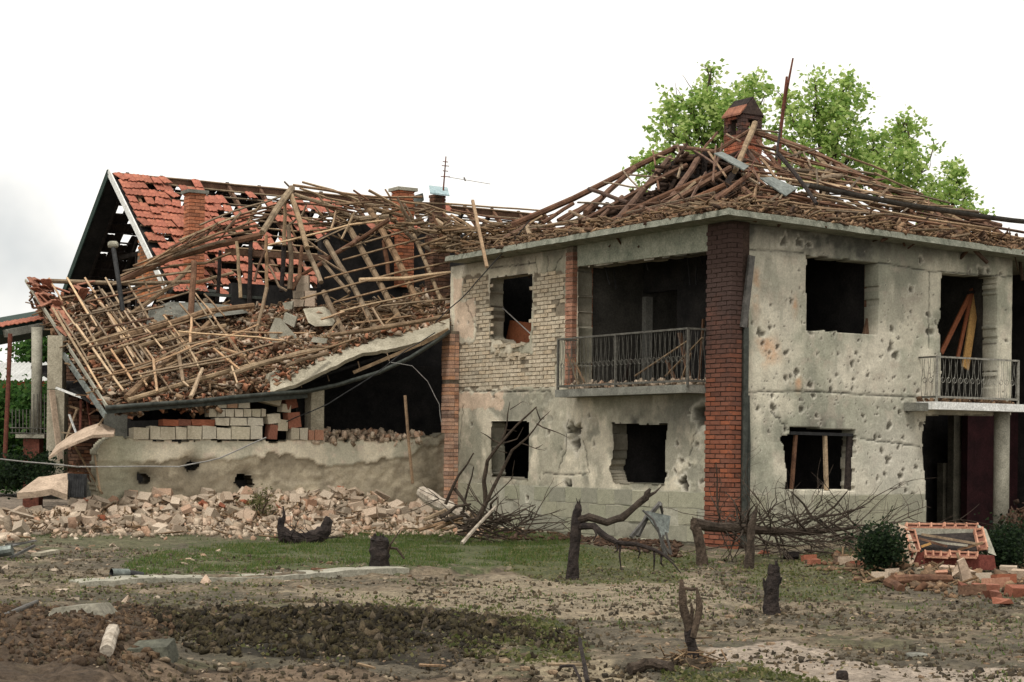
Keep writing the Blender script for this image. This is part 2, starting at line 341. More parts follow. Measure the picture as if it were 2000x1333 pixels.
# ================================================================== GROUND
def pxy(x, y, z=0.0):
    """pixel of the photograph at which a ground point shows (to read the ground's zones off the photograph)"""
    x = np.asarray(x, float); y = np.asarray(y, float); dz = z-EYE
    xr = x*cr+dz*sr; zr = -x*sr+dz*cr
    return CX+F*xr/y, CY-F*zr/y
def gflat(px, py, z=0.0):
    d = ray(px, py); t = (z-EYE)/d.z; return Vector((0, 0, EYE))+d*t
K0 = gflat(195, 1149); K1 = gflat(830, 1121)
kd = (K1-K0).normalized(); kn = Vector((-kd.y, kd.x, 0))
LW0 = Vector((-1.35, 34.45, 0))                       # right end of the low wall
def H(x, y):
    x = np.atleast_1d(np.asarray(x, float)); y = np.atleast_1d(np.asarray(y, float))
    px, py = pxy(x, y)
    h = (fbm(x*0.6+3, y*0.6, 4)-0.5)*0.10+(fbm(x*4+30, y*4, 5)-0.5)*0.075
    d = (x-K0.x)*kn.x+(y-K0.y)*kn.y; along = (x-K0.x)*kd.x+(y-K0.y)*kd.y
    h += 0.06*sstep(0, 0.10, d)*(1-sstep(4.0, 8.0, along))*(1-sstep(9, 14, d)*0)*sstep(-2.0, 0.3, along)
    dw = -((x-LW0.x)*DL.x+(y-LW0.y)*DL.y); s = -((x-LW0.x)*DR.x+(y-LW0.y)*DR.y)
    mh = 0.40*np.exp(-(np.clip(dw, 0, 9)/1.15)**2)*(0.15+1.75*fbm(s*0.8, dw*0.7+4, 3))*sstep(-1.5, 0.3, s)*(1-0.5*sstep(6.6, 8.2, s))*(1-sstep(12, 15, s))
    h += np.where(dw > -0.3, mh, 0.3)
    wob = (fbm(x*1.3, y*1.3+50, 3)-0.5)*90
    ctr = 1243+(px-700)*.012; bank = np.exp(-((py-ctr+wob*.25)/(30+wob*.15))**2)*sstep(250, 480, px)*(1-sstep(780, 1130, px+wob*1.5))
    h += bank*(0.02+0.22*fbm(x*2.2, y*2.2+9, 5)+0.10*(fbm(x*9, y*9+4, 3)-.4))
    lb = sstep(1185, 1240, py)*(1-sstep(240, 420, px+wob))
    h += lb*(0.03+0.24*fbm(x*1.8+5, y*1.8, 5)+0.08*(fbm(x*9, y*9+4, 3)-.4))
    h += 0.22*np.exp(-((px-1760)/150)**2-((py-1085)/38)**2)*(0.6+0.8*fbm(x*2, y*2+3, 3))
    h -= 0.12*sstep(1285, 1330, py)*sstep(150, 300, px)*(1-sstep(1150, 1350, px))
    return h
def Hs(x, y): return float(H(x, y)[0])
def G(px, py):
    """the ground point seen at a pixel (on the uneven ground)"""
    p = gflat(px, py)
    for _ in range(4): p = gflat(px, py, Hs(p.x, p.y))
    return p
def ground_grid(xs, ys):
    X, Y = np.meshgrid(xs, ys); x = X.ravel(); y = Y.ravel(); z = H(x, y); px, py = pxy(x, y)
    n = fbm(x*1.1, y*1.1, 5); n2 = fbm(x*5+7, y*5, 4); wob = (fbm(x*1.4+20, y*1.4, 4)-0.5)
    wx, wy = px+wob*160, py+wob*26
    c = np.empty((len(x), 3)); c[:] = (0.185, 0.146, 0.10)
    def blend(mask, col, k=1.0):
        m = (np.clip(mask, 0, 1)*k)[:, None]; c[:] = c*(1-m)+np.array(col)*m
    def zone(poly, soft=0.25):
        m = inpoly(wx, wy, poly).astype(float); return m*(0.6+0.8*n2) if soft else m
    blend(sstep(0.5, 0.62, n2), (0.24, 0.195, 0.135), 0.7); blend(sstep(0.52, 0.66, fbm(x*2.3+70, y*2.3, 4)), (0.085, 0.088, 0.045), 0.7); blend(sstep(0.45, .36, fbm(x*9+2, y*9, 3)), (.06, .048, .034), .6)
    blend(sstep(0.55, 0.4, n), (0.085, 0.075, 0.055), 0.7)
    blend(zone([(1000, 1120), (1330, 1125), (1480, 1180), (1300, 1215), (1000, 1200), (700, 1180), (560, 1165), (620, 1150), (880, 1150)]), (0.30, 0.245, 0.17), 0.7)
    blend(zone([(225, 1112), (330, 1085), (520, 1062), (640, 1030), (760, 1020), (1000, 1030), (1150, 1055), (1180, 1100), (900, 1112), (600, 1124), (260, 1136)]), (0.075, 0.09, 0.038), 0.8)
    blend(zone([(0, 1040), (240, 1045), (520, 1060), (300, 1085), (0, 1075)]), (0.10, 0.105, 0.055), 0.7)
    blend(zone([(1000, 1065), (1380, 1085), (1320, 1140), (1100, 1140), (980, 1110)]), (0.075, 0.085, 0.035), 0.8)
    blend(zone([(1450, 1080), (1700, 1090), (1730, 1165), (1560, 1180), (1430, 1130)]), (0.09, 0.095, 0.045), 0.75)
    blend(zone([(330, 1205), (480, 1190), (640, 1200), (820, 1196), (900, 1206), (1010, 1232), (1110, 1256), (980, 1272), (860, 1290), (600, 1290), (400, 1275), (260, 1240)]), (0.028, 0.024, 0.017), 0.95)
    blend(zone([(-60, 1200), (180, 1190), (330, 1260), (250, 1400), (-60, 1400)]), (0.075, 0.052, 0.036), 0.9)
    blend(zone([(230, 1296), (700, 1300), (1150, 1304), (1330, 1325), (1330, 1440), (180, 1440)]), (0.165, 0.118, 0.08), 0.95)
    blend(zone([(1380, 1275), (1500, 1255), (1620, 1275), (1700, 1300), (2100, 1310), (2100, 1400), (1650, 1345), (1500, 1310), (1380, 1300)]), (0.36, 0.295, 0.235), 0.9)
    blend(zone([(1010, 1285), (1200, 1290), (1290, 1320), (1230, 1345), (1060, 1320)]), (0.33, 0.27, 0.18), 0.8)
    blend(zone([(1300, 1305), (1480, 1298), (1600, 1330), (1640, 1400), (1320, 1400)]), (0.07, 0.08, 0.04), 0.85)
    blend(zone([(1030, 1205), (1130, 1225), (1150, 1280), (1040, 1290)]), (0.06, 0.07, 0.03), 0.85)
    dw = -((x-LW0.x)*DL.x+(y-LW0.y)*DL.y); s = -((x-LW0.x)*DR.x+(y-LW0.y)*DR.y)
    blend(((dw < 2.0+wob*1.6) & (s > -1.6)).astype(float), (0.26, 0.21, 0.165), 0.85)
    # cracked dried mud in the hollow in front
    k = np.nonzero((py > 1290) & (px > 150) & (px < 1350))[0]
    if len(k):
        gx, gy = x[k]/.42, y[k]/.42; f1 = np.full(len(k), 9.); f2 = np.full(len(k), 9.); ix, iy = np.floor(gx).astype(int), np.floor(gy).astype(int)
        for dx in (-1, 0, 1):
            for dy in (-1, 0, 1):
                jx = ix+dx+_lat[(ix+dx) % 512, (iy+dy) % 512]; jy = iy+dy+_lat[(iy+dy+77) % 512, (ix+dx+31) % 512]; dd = np.hypot(gx-jx, gy-jy)
                f2 = np.where(dd < f1, f1, np.minimum(f2, dd)); f1 = np.minimum(f1, dd)
        mk = (1-sstep(0.0, .11, f2-f1))*.75; c[k] = c[k]*(1-mk[:, None]); z[k] -= mk*.02
    V = np.stack([x, y, z], 1); nx = len(xs); ny = len(ys)
    i = np.arange(ny-1)[:, None]*nx+np.arange(nx-1)[None]; Fq = np.stack([i, i+1, i+nx+1, i+nx], -1).reshape(-1, 4)
    return V, Fq, c
ysg = np.concatenate([np.arange(9.5, 17, 0.038), np.arange(17, 26, 0.06), np.arange(26, 41, 0.11)])
xsg = np.concatenate([np.arange(-13, -6, .07), np.arange(-6, 6.5, 0.04), np.arange(6.5, 14, .07)])
V, Fq, c = ground_grid(xsg, ysg)
place(mesh_np('ground', V, Fq, M['ground'], c, True), 'ground', None)['kind'] = 'structure'
far_ground = MB(); far_ground.quad((-900, -40, -0.35), (900, -40, -0.35), (900, 1500, -0.35), (-900, 1500, -0.35))
M['farground'] = surf('far_ground', [(0.07, 0.075, 0.04), (0.13, 0.11, 0.08)], 0.4, 0.97, 0, 3)
fg = far_ground.build('distant_ground', M['farground']); fg['kind'] = 'structure'

def spots(poly, n, power=0.0):
    """n random ground points inside a polygon given as pixels"""
    P = [gflat(*q) for q in poly]; xs = [p.x for p in P]; ys = [p.y for p in P]; out = np.zeros((0, 2))
    pp = [(p.x, p.y) for p in P]
    while len(out) < n:
        x = RNG.uniform(min(xs), max(xs), n*2); y = RNG.uniform(min(ys), max(ys), n*2)
        if power: 
            k = RNG.random(n*2) < (min(ys)/y)**power; x, y = x[k], y[k]
        k = inpoly(x, y, pp); out = np.concatenate([out, np.stack([x[k], y[k]], 1)])
    out = out[:n]; return np.column_stack([out, H(out[:, 0], out[:, 1])])
def clump(P, scale, lo, hi, off=0):
    n = fbm(P[:, 0]*scale+off, P[:, 1]*scale, 4); return P[RNG.random(len(P)) < sstep(lo, hi, n)]
# soil clods
allp = [(-40, 1345), (2040, 1345), (2040, 1060), (1500, 1085), (1000, 1125), (-40, 1060)]
P = clump(spots(allp, 42000, 1.5), 1.5, 0.30, 0.60)
scatter('soil_clods', ICO, P, np.clip(RNG.gamma(1.3, 0.0068, len(P)), .003, .03)[:, None]*np.array([1.3, 1.0, 0.6]), rots(len(P)), M['clod'], jit=0.55)['kind'] = 'stuff'
bankp = [(300, 1215), (480, 1196), (620, 1204), (780, 1194), (1000, 1212), (1140, 1246), (1110, 1284), (880, 1292), (560, 1292), (300, 1268)]
P = spots(bankp, 34000); P = clump(P, 1.7, 0.36, 0.56, 5); _q = pxy(P[:, 0], P[:, 1])[0]+(fbm(P[:, 0]*1.5, P[:, 1]*1.5+8, 3)-.5)*420; P = P[RNG.random(len(P)) > sstep(860, 1110, _q)]
scatter('dark_soil_clods', ICO, P+np.array([0, 0, 0.005]), np.clip(RNG.gamma(1.3, 0.0080, len(P)), .003, .034)[:, None]*np.array([1.5, 1.0, 0.7]), rots(len(P)),
        surf('dark_clods', [(0.012, 0.010, 0.008), (0.048, 0.041, 0.029)], 14, 0.98, 1.0, 40, [(0.6,)*3, (1.1, 1.0, 0.8), (2.2, 2.1, 1.4), (.8, .7, .55)], rmode='island', bdist=0.03), jit=0.6)['kind'] = 'stuff'
P = clump(spots(bankp, 700), 1.7, .4, .6, 5); P = P[RNG.random(len(P)) > sstep(800, 1080, pxy(P[:, 0], P[:, 1])[0])]
scatter('large_soil_clods', ICO, P, RNG.uniform(.02, .055, len(P))[:, None]*np.array([1.6, 1.0, .6]), rots(len(P)), M['clod'], jit=.5)['kind'] = 'stuff'
P = spots([(-40, 1190), (200, 1190), (380, 1230), (330, 1290), (230, 1345), (-40, 1345)], 7000)
scatter('brown_soil_clods', ICO, P, np.clip(RNG.gamma(1.3, 0.008, len(P)), .003, .036)[:, None]*np.array([1.2, 1.0, 0.8]), rots(len(P)),
        surf('brown_clods', [(0.045, 0.03, 0.02), (0.13, 0.092, 0.062)], 14, 0.98, 1.0, 40, [(0.6,)*3, (1.1, 1.0, 0.9), (1.9, 1.8, 1.6)], rmode='island', bdist=0.03), jit=0.6)['kind'] = 'stuff'
# stones
P = spots(allp, 9000, 1.0)
scatter('gravel', ICO, P, RNG.gamma(1.3, 0.0062, len(P))[:, None]*np.array([1.4, 1.0, 0.5]), rots(len(P), 0.3), M['pebble'], jit=0.35)['kind'] = 'stuff'
# grass and weeds
gp = [(235, 1118), (330, 1085), (520, 1062), (640, 1030), (760, 1020), (1000, 1030), (1130, 1055), (1160, 1100), (900, 1112), (600, 1124), (260, 1134)]
P = clump(clump(spots(gp, 90000), 2.0, 0.34, 0.58, 3), 6, .30, .58, 21)
scatter('grass', TRI, P, np.column_stack([np.full(len(P), 0.014), np.ones(len(P)), RNG.gamma(3, .014, len(P))]), rots(len(P), 0.5), M['grass'], jit=0)['kind'] = 'stuff'
P = clump(spots([(0, 1050), (1000, 1030), (2000, 1100), (2000, 1340), (1000, 1200), (0, 1180)], 20000), 1.1, 0.53, 0.66, 13)
scatter('sparse_grass', TRI, P, np.column_stack([np.full(len(P), 0.016), np.ones(len(P)), RNG.uniform(0.02, 0.06, len(P))]), rots(len(P), 0.5), M['grass'], jit=0)['kind'] = 'stuff'
Pw = [spots([(1000, 1070), (1380, 1085), (1330, 1145), (1080, 1140), (980, 1115)], 3500),
      spots([(1450, 1085), (1720, 1095), (1730, 1165), (1560, 1180), (1430, 1130)], 3000),
      spots([(1290, 1306), (1480, 1298), (1620, 1330), (1620, 1345), (1290, 1345)], 1800),
      spots([(1020, 1205), (1130, 1225), (1150, 1290), (1020, 1295), (860, 1275)], 2200),
      spots([(640, 1170), (1050, 1185), (1120, 1240), (700, 1230)], 700), spots([(1330, 1090), (2000, 1110), (2000, 1320), (1250, 1300)], 1000)]
Pw.append(spots(bankp, 1100)); Pw.append(spots([(0, 1130), (700, 1150), (700, 1185), (0, 1200)], 1200)); P = np.concatenate(Pw); P = clump(P, 3, 0.3, 0.55, 40)
scatter('weeds_and_leaves', LEAF, P+np.array([0, 0, 0.012]), np.column_stack([RNG.uniform(0.015, 0.04, len(P))]*3), rots(len(P), 1.2), M['litter'], jit=0.1)['kind'] = 'stuff'

# ================================================================== MAIN HOUSE (two storeys, bullet-pocked)
HOUSE_LBL = 'two storey shell-damaged house with pocked grey plaster, brick corner pillar and wrecked roof'
house = thing('house', HOUSE_LBL, 'house', B(4, 3.3, 0))
def facade(name, org, U, N, s0, s1, z0, z1, cell, holes, depth_fn, col_fn, thick=0.3, rag=0.022, parent=None):
    """a wall sheet of small cells with ragged openings, dents and reveals; N points outwards"""
    ns = int(round((s1-s0)/cell)); nzz = int(round((z1-z0)/cell))
    S, Z = np.meshgrid(s0+np.arange(ns+1)*cell, z0+np.arange(nzz+1)*cell); s = S.ravel(); z = Z.ravel()
    cs, cz = np.meshgrid(s0+(np.arange(ns)+.5)*cell, z0+(np.arange(nzz)+.5)*cell)
    js = cs+(fbm(cs*6, cz*6, 4)-.5)*2.6*rag; jz = cz+(fbm(cs*6+40, cz*6+11, 4)-.5)*2.6*rag
    keep = np.ones(cs.shape, bool)
    for h in holes: keep &= ~inpoly(js, jz, h)
    d = depth_fn(s, z); col = col_fn(s, z, d)
    org = np.array(org); U_ = np.array(U); N_ = np.array(N)
    Vf = org+s[:, None]*U_+z[:, None]*np.array([0, 0, 1.])-d[:, None]*N_
    idx = (np.arange(nzz)[:, None]*(ns+1)+np.arange(ns)[None])
    q = np.stack([idx, idx+1, idx+ns+2, idx+ns+1], -1)
    if np.cross(U_, [0, 0, 1.]) @ N_ < 0: q = q[..., ::-1]
    faces = [q[keep]]
    nv = len(Vf); back = {}
    extra = []; ef = []
    K = np.pad(keep, 1, constant_values=False)
    def edge(a, b):
        for k in (a, b):
            if k not in back:
                back[k] = nv+len(extra); extra.append(Vf[k]-N_*thick)
        ef.append((a, b, back[b], back[a]))
    W1 = ns+1
    Kc = K[1:-1, 1:-1]
    for (dz, dx, e0, e1) in ((0, -1, (0, 0), (1, 0)), (0, 1, (1, 1), (0, 1)), (-1, 0, (0, 1), (0, 0)), (1, 0, (1, 0), (1, 1))):
        nb = K[1+dz:K.shape[0]-1+dz, 1+dx:K.shape[1]-1+dx]
        r, cc = np.nonzero(Kc & ~nb)
        for i, j in zip(r.tolist(), cc.tolist()): edge((i+e0[0])*W1+j+e0[1], (i+e1[0])*W1+j+e1[1])
    if extra:
        Vf = np.concatenate([Vf, np.array(extra)]); faces.append(np.array(ef))
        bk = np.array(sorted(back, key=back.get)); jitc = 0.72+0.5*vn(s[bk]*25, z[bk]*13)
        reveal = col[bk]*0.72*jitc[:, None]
        col = np.concatenate([col, reveal])
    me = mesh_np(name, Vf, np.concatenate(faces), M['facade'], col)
    return place(me, name, parent)
def pocks(list_, s, z, d, col, dark, edge=None):
    for ps, pz, r, dep in list_:
        k = np.nonzero((np.abs(s-ps) < r*2) & (np.abs(z-pz) < r*2))[0]
        if not len(k): continue
        a = np.arctan2(z[k]-pz, s[k]-ps); rr = np.hypot(s[k]-ps, z[k]-pz)/(r*.9*(0.45+1.0*vn(ps*31+np.cos(a)*1.9+3, pz*17+np.sin(a)*1.9+3)))+(fbm(s[k]*17+5, z[k]*17, 3)-.5)*.75
        m = 1-sstep(0.55, 1.0, rr); d[k] += dep*m
        if col is not None:
            mm = (m*0.85)[:, None]; col[k] = col[k]*(1-mm)+np.array(dark)*mm
            ring = (np.exp(-((rr-1.25)/0.25)**2)*0.5)[:, None]; col[k] = col[k]*(1-ring)+np.array([0.60, 0.56, 0.47])*ring
OUT_L = -DR; OUT_R = -DL
LEFT_U = pixL(879, 640)[0]; RIGHT_W = pixR(1977, 640)[0]
TOPZ = 5.12
def PL(*pts): return [pixL(*p) for p in pts]
def PR(*pts): return [pixR(*p) for p in pts]
holesL = [PL((958, 543), (1040, 534), (1038, 640), (1033, 668), (1012, 679), (1001, 670), (985, 673), (975, 662), (962, 662), (957, 655)),
          PL((1129, 522), (1395, 491), (1395, 752), (1129, 753)),
          PL((960, 823), (1033, 823), (1031, 937), (960, 930)),
          PL((1195, 826), (1303, 829), (1300, 860), (1297, 948), (1200, 943), (1190, 915), (1198, 880))]
BRICKZONE = PL((903, 540), (955, 536), (958, 690), (1040, 690), (1042, 536), (1100, 530), (1106, 655), (1086, 662), (1084, 756), (893, 761), (897, 672), (928, 668), (928, 588), (903, 580))
PINK = [PL((887, 590), (926, 583), (928, 600), (924, 632), (928, 662), (905, 660), (888, 655)), PL((884, 545), (903, 540), (902, 580), (886, 592)), PL((888, 768), (985, 768), (980, 800), (890, 796))]
LZ = pixL(1000, 765)[1]; PLZ = pixL(1200, 955)[1]
pockL = []
for cx, cy, r in [(235, 160, 12), (235, 630, 14), (740, 215, 18), (600, 640, 14), (865, 600, 26), (1600, 400, 20), (1620, 540, 28), (1700, 290, 16), (1730, 540, 14), (1570, 290, 14), (1190, 600, 8), (820, 330, 8), (1490, 490, 18), (1000, 105, 12), (1030, 290, 14), (750, 740, 9), (680, 520, 6), (1600, 655, 8), (1650, 430, 9), (1560, 470, 12), (540, 560, 7), (700, 130, 9), (1650, 90, 9)]:
    s_, z_ = pixL(850+.3*cx, 780+.3*cy); pockL.append((s_, z_, r*.3*33/F*1.45, 0.03))
for cx, cy, r in [(610, 215, 15), (350, 555, 14), (375, 1085, 10), (215, 600, 8), (150, 595, 8)]:
    s_, z_ = pixL(850+.3*cx, 450+.3*cy); pockL.append((s_, z_, r*.3*34/F*1.4, 0.03))
bigL = [(*pixL(1121, 845), 0.26, 0.16), (*pixL(1126, 870), 0.18, 0.12), (*pixL(1366, 812), 0.22, 0.2), (*pixL(1110, 955), 0.16, 0.05), (*pixL(1336, 945), 0.14, 0.05)]
def cracks(lines, s, z, d, col, w=0.012):
    for ln in lines:
        for (a, b) in zip(ln[:-1], ln[1:]):
            L = math.hypot(b[0]-a[0], b[1]-a[1])+1e-6; ux, uz = (b[0]-a[0])/L, (b[1]-a[1])/L
            k = np.nonzero((s > min(a[0], b[0])-.1) & (s < max(a[0], b[0])+.1) & (z > min(a[1], b[1])-.1) & (z < max(a[1], b[1])+.1))[0]
            t = (s[k]-a[0])*ux+(z[k]-a[1])*uz; off = -(s[k]-a[0])*uz+(z[k]-a[1])*ux+(vn(t*14+a[0]*9, np.full(len(t), a[1]*5))-.5)*(0.025 if L > .9 else .07)
            m = np.exp(-(off/w)**2)*((t > 0) & (t < L)); d[k] += 0.02*m; col[k] = col[k]*(1-0.8*m[:, None])
CRKL = [PL((1100, 560), (1085, 600), (1072, 640), (1060, 670)), PL((905, 545), (912, 600), (930, 640), (926, 690), (890, 730)), PL((1098, 500), (1080, 530), (1060, 545)),
        PL((890, 765), (1075, 764)), PL((950, 525), (1045, 514)), PL((1047, 500), (1049, 540)), PL((1068, 500), (1070, 540)), PL((1109, 820), (1105, 880), (1090, 915)), PL((1140, 860), (1150, 925), (1120, 928), (1060, 925)), PL((905, 790), (898, 865)), PL((1360, 840), (1345, 890))]
CRKR = [PR((1450, 486), (1570, 495)), PR((1715, 513), (1815, 530), (1977, 541)), PR((1816, 530), (1815, 560), (1814, 680)), PR((1460, 766), (1590, 765), (1795, 777)), PR((1505, 805), (1540, 840)), PR((1680, 858), (1800, 872))]
def peel(s, z, k=5): return fbm(s*k+60, z*k+9, 5)
def depthL(s, z):
    d = (fbm(s*9, z*9, 4)-.5)*0.014
    bz = inpoly(s+(vn(s*9, z*9)-.5)*.1, z+(vn(s*9+5, z*9)-.5)*.1, BRICKZONE); d = d+bz*0.02
    low = (z < LZ) & (peel(s, z, 1.3) > 0.56); d = d+low*0.012
    c0 = np.zeros((len(s), 3)); pocks(pockL, s, z, d, None, 0); pocks(bigL, s, z, d, None, 0); cracks(CRKL, s, z, d, c0); return d
def colL(s, z, d):
    n = fbm(s*1.2, z*1.2+5, 5); n2 = fbm(s*5, z*5, 4)
    c = np.empty((len(s), 3)); c[:] = (0.57, 0.515, 0.40)
    up = z > LZ
    def bl(m, col, k=1.0):
        m = (np.clip(m, 0, 1)*k)[:, None]; c[:] = c*(1-m)+np.array(col)*m
    bl(sstep(.45, .62, n), (0.30, 0.285, 0.215), 0.85); bl(sstep(.52, .66, fbm(s*2.2+33, z*.9, 4)), (0.22, 0.215, 0.165), .55); bl((~up)*sstep(.5, .6, peel(s, z, 1.3)), (0.25, 0.24, 0.19), 0.8)
    bl(sstep(.62, .7, n2), (0.48, 0.42, 0.33), .5)
    bz = inpoly(s+(vn(s*9, z*9)-.5)*.1, z+(vn(s*9+5, z*9)-.5)*.1, BRICKZONE); bl(bz, (0.20, 0.165, 0.12), 0.95)
    for p in PINK: bl(inpoly(s+(vn(s*8, z*8)-.5)*.1, z+(vn(s*8+5, z*8)-.5)*.1, p), (0.56, 0.43, 0.32), 0.9)
    bl((z < PLZ)*1.0, (0.34, 0.335, 0.27), 0.7)
    # soot round the loggia; the roof slab's shade painted along the wall top
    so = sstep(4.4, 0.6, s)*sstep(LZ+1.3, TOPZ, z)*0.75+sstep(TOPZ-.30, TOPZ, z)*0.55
    b = pixL(1250, 800); so = so+sstep(3.6, .8, s)*np.exp(-((z-b[1])/.3)**2)*0.65  # darker band just below the balcony
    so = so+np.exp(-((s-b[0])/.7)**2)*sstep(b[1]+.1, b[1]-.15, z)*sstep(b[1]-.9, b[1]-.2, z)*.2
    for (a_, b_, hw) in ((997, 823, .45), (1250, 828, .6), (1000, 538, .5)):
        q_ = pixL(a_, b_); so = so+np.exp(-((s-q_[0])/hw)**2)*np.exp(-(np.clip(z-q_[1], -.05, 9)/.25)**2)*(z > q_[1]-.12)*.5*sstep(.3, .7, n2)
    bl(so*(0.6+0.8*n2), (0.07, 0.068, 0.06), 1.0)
    bl(np.exp(-((s-pixL(1150, 935)[0])/.5)**2-((z-PLZ-.25)/.35)**2)*sstep(.3, .6, n2), (0.10, 0.11, 0.085), .7)
    # damp and dirt near the ground
    bl(sstep(.45, -.05, z)*(.4+n2), (0.13, 0.12, 0.085), .7)
    dd = np.zeros(len(s)); pocks(pockL, s, z, dd, c, (0.13, 0.115, 0.09)); pocks(bigL, s, z, dd, c, (0.045, 0.038, 0.03)); cracks(CRKL, s, z, dd, c)
    return c
def unit_wall_args(): pass
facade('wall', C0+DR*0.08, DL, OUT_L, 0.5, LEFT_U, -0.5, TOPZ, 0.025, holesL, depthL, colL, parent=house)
# --- right face
holesR = [PR((1576, 500), (1572, 498), (1715, 513), (1716, 580), (1714, 655), (1640, 650), (1576, 646), (1574, 560)),
          PR((1838, 532), (1947, 542), (1946, 783), (1837, 780), (1837, 655), (1830, 640), (1837, 620)),
          PR((1541, 834), (1672, 840), (1668, 958), (1534, 958), (1536, 930), (1532, 870), (1524, 862), (1526, 852), (1540, 848)),
          PR((1809, 810), (2050, 812), (2050, 1150), (1809, 1150), (1809, 1000), (1804, 900), (1806, 850))]
pockR = []
for cx, cy, r in [(535,260,8),(490,400,7),(540,375,6),(565,405,7),(485,465,16),(455,455,8),(350,490,10),(545,495,8),(550,560,5),(555,600,6),(230,600,12),(345,635,14),(380,625,8),(285,670,24),(300,740,14),(395,760,14),(345,800,10),(350,835,5),(455,800,16),(655,805,8),(790,805,10),(685,705,8),(925,715,10),(910,800,12),(770,675,12),(610,660,18),(1075,720,9),(1140,645,18),(1265,390,20),(1310,422,6),(1325,200,16),(1375,550,16),(1385,660,24),(1425,600,14),(1265,530,10),(1290,600,6),(1270,650,6),(1305,700,8),(1335,760,8),(1185,705,10),(1135,765,22),(1165,820,24),(1075,825,12),(880,870,20),(925,855,8),(520,920,18),(450,965,18),(480,955,12),(520,945,10),(610,1005,20),(780,945,14),(740,980,10),(890,970,10),(985,950,14),(885,1030,12),(845,1020,6),(745,1040,14),(825,1060,10),(985,912,5),(1150,965,9),(1250,955,9),(1290,1005,8),(1310,1045,13),(1225,1040,10),(1150,1050,7),(1000,1040,5),(365,1080,14),(270,1165,14),(370,1155,22),(545,1105,8),(630,1080,14),(550,1165,16),(650,1210,12),(790,1125,6),(1210,1100,12),(1160,1160,10),(1190,1190,15),(1250,1155,26),(1050,1155,8),(1045,1200,9),(950,1205,12),(1120,1280,20),(1130,1250,8),(1245,1272,8),(970,1245,7),(925,1165,6),(340,1310,10),(445,1300,12),(1335,1265,20),(1885,520,8),(1890,720,14),(440,75,26),(535,75,22),(600,95,16),(1720,270,22),(1770,270,18),(1850,280,14),(1650,275,10),
   (1035,1355,18),(1060,1345,11),(1215,1350,13),(1185,1410,12),(1075,1435,16),(1115,1500,28),(1300,1540,18),(1215,1562,12),(1095,1588,14),(1195,1600,20),(1045,1618,14),(1010,1592,5),(1195,1660,10),(1230,1697,12),(905,1445,8),(265,1370,8),(1275,1725,15),(1160,1805,16),(975,1648,8),(900,1400,6),(380,1820,6),(700,1690,6),(1000,1480,6),(950,1560,5),(1130,1490,6)]:
    s_, z_ = pixR(1400+.3*cx, 450+.3*cy); pockR.append((s_, z_, r*.3*29/F*1.5, min(.04, .006+r*.0016)))
for _ in range(420):
    s_ = random.uniform(.4, RIGHT_W); z_ = random.gauss(2.4, .9); pockR.append((s_, z_, random.uniform(.012, .026), .008))
def depthR(s, z):
    d = (fbm(s*9+80, z*9, 4)-.5)*0.012; c0 = np.zeros((len(s), 3))
    pocks(pockR, s, z, d, None, 0); cracks(CRKR, s, z, d, c0)
    w0 = pixR(1545, 985); m = np.exp(-((s-w0[0])/.22)**2-((z-w0[1])/.22)**2)*sstep(.42, .6, fbm(s*7, z*7, 3)); d += m*0.05
    w0 = pixR(1806, 860); m = np.exp(-((s-w0[0])/.1)**2-((z-w0[1])/.35)**2); d += m*0.05
    return d
RLZ = pixR(1600, 770)[1]; RPZ = pixR(1700, 966)[1]
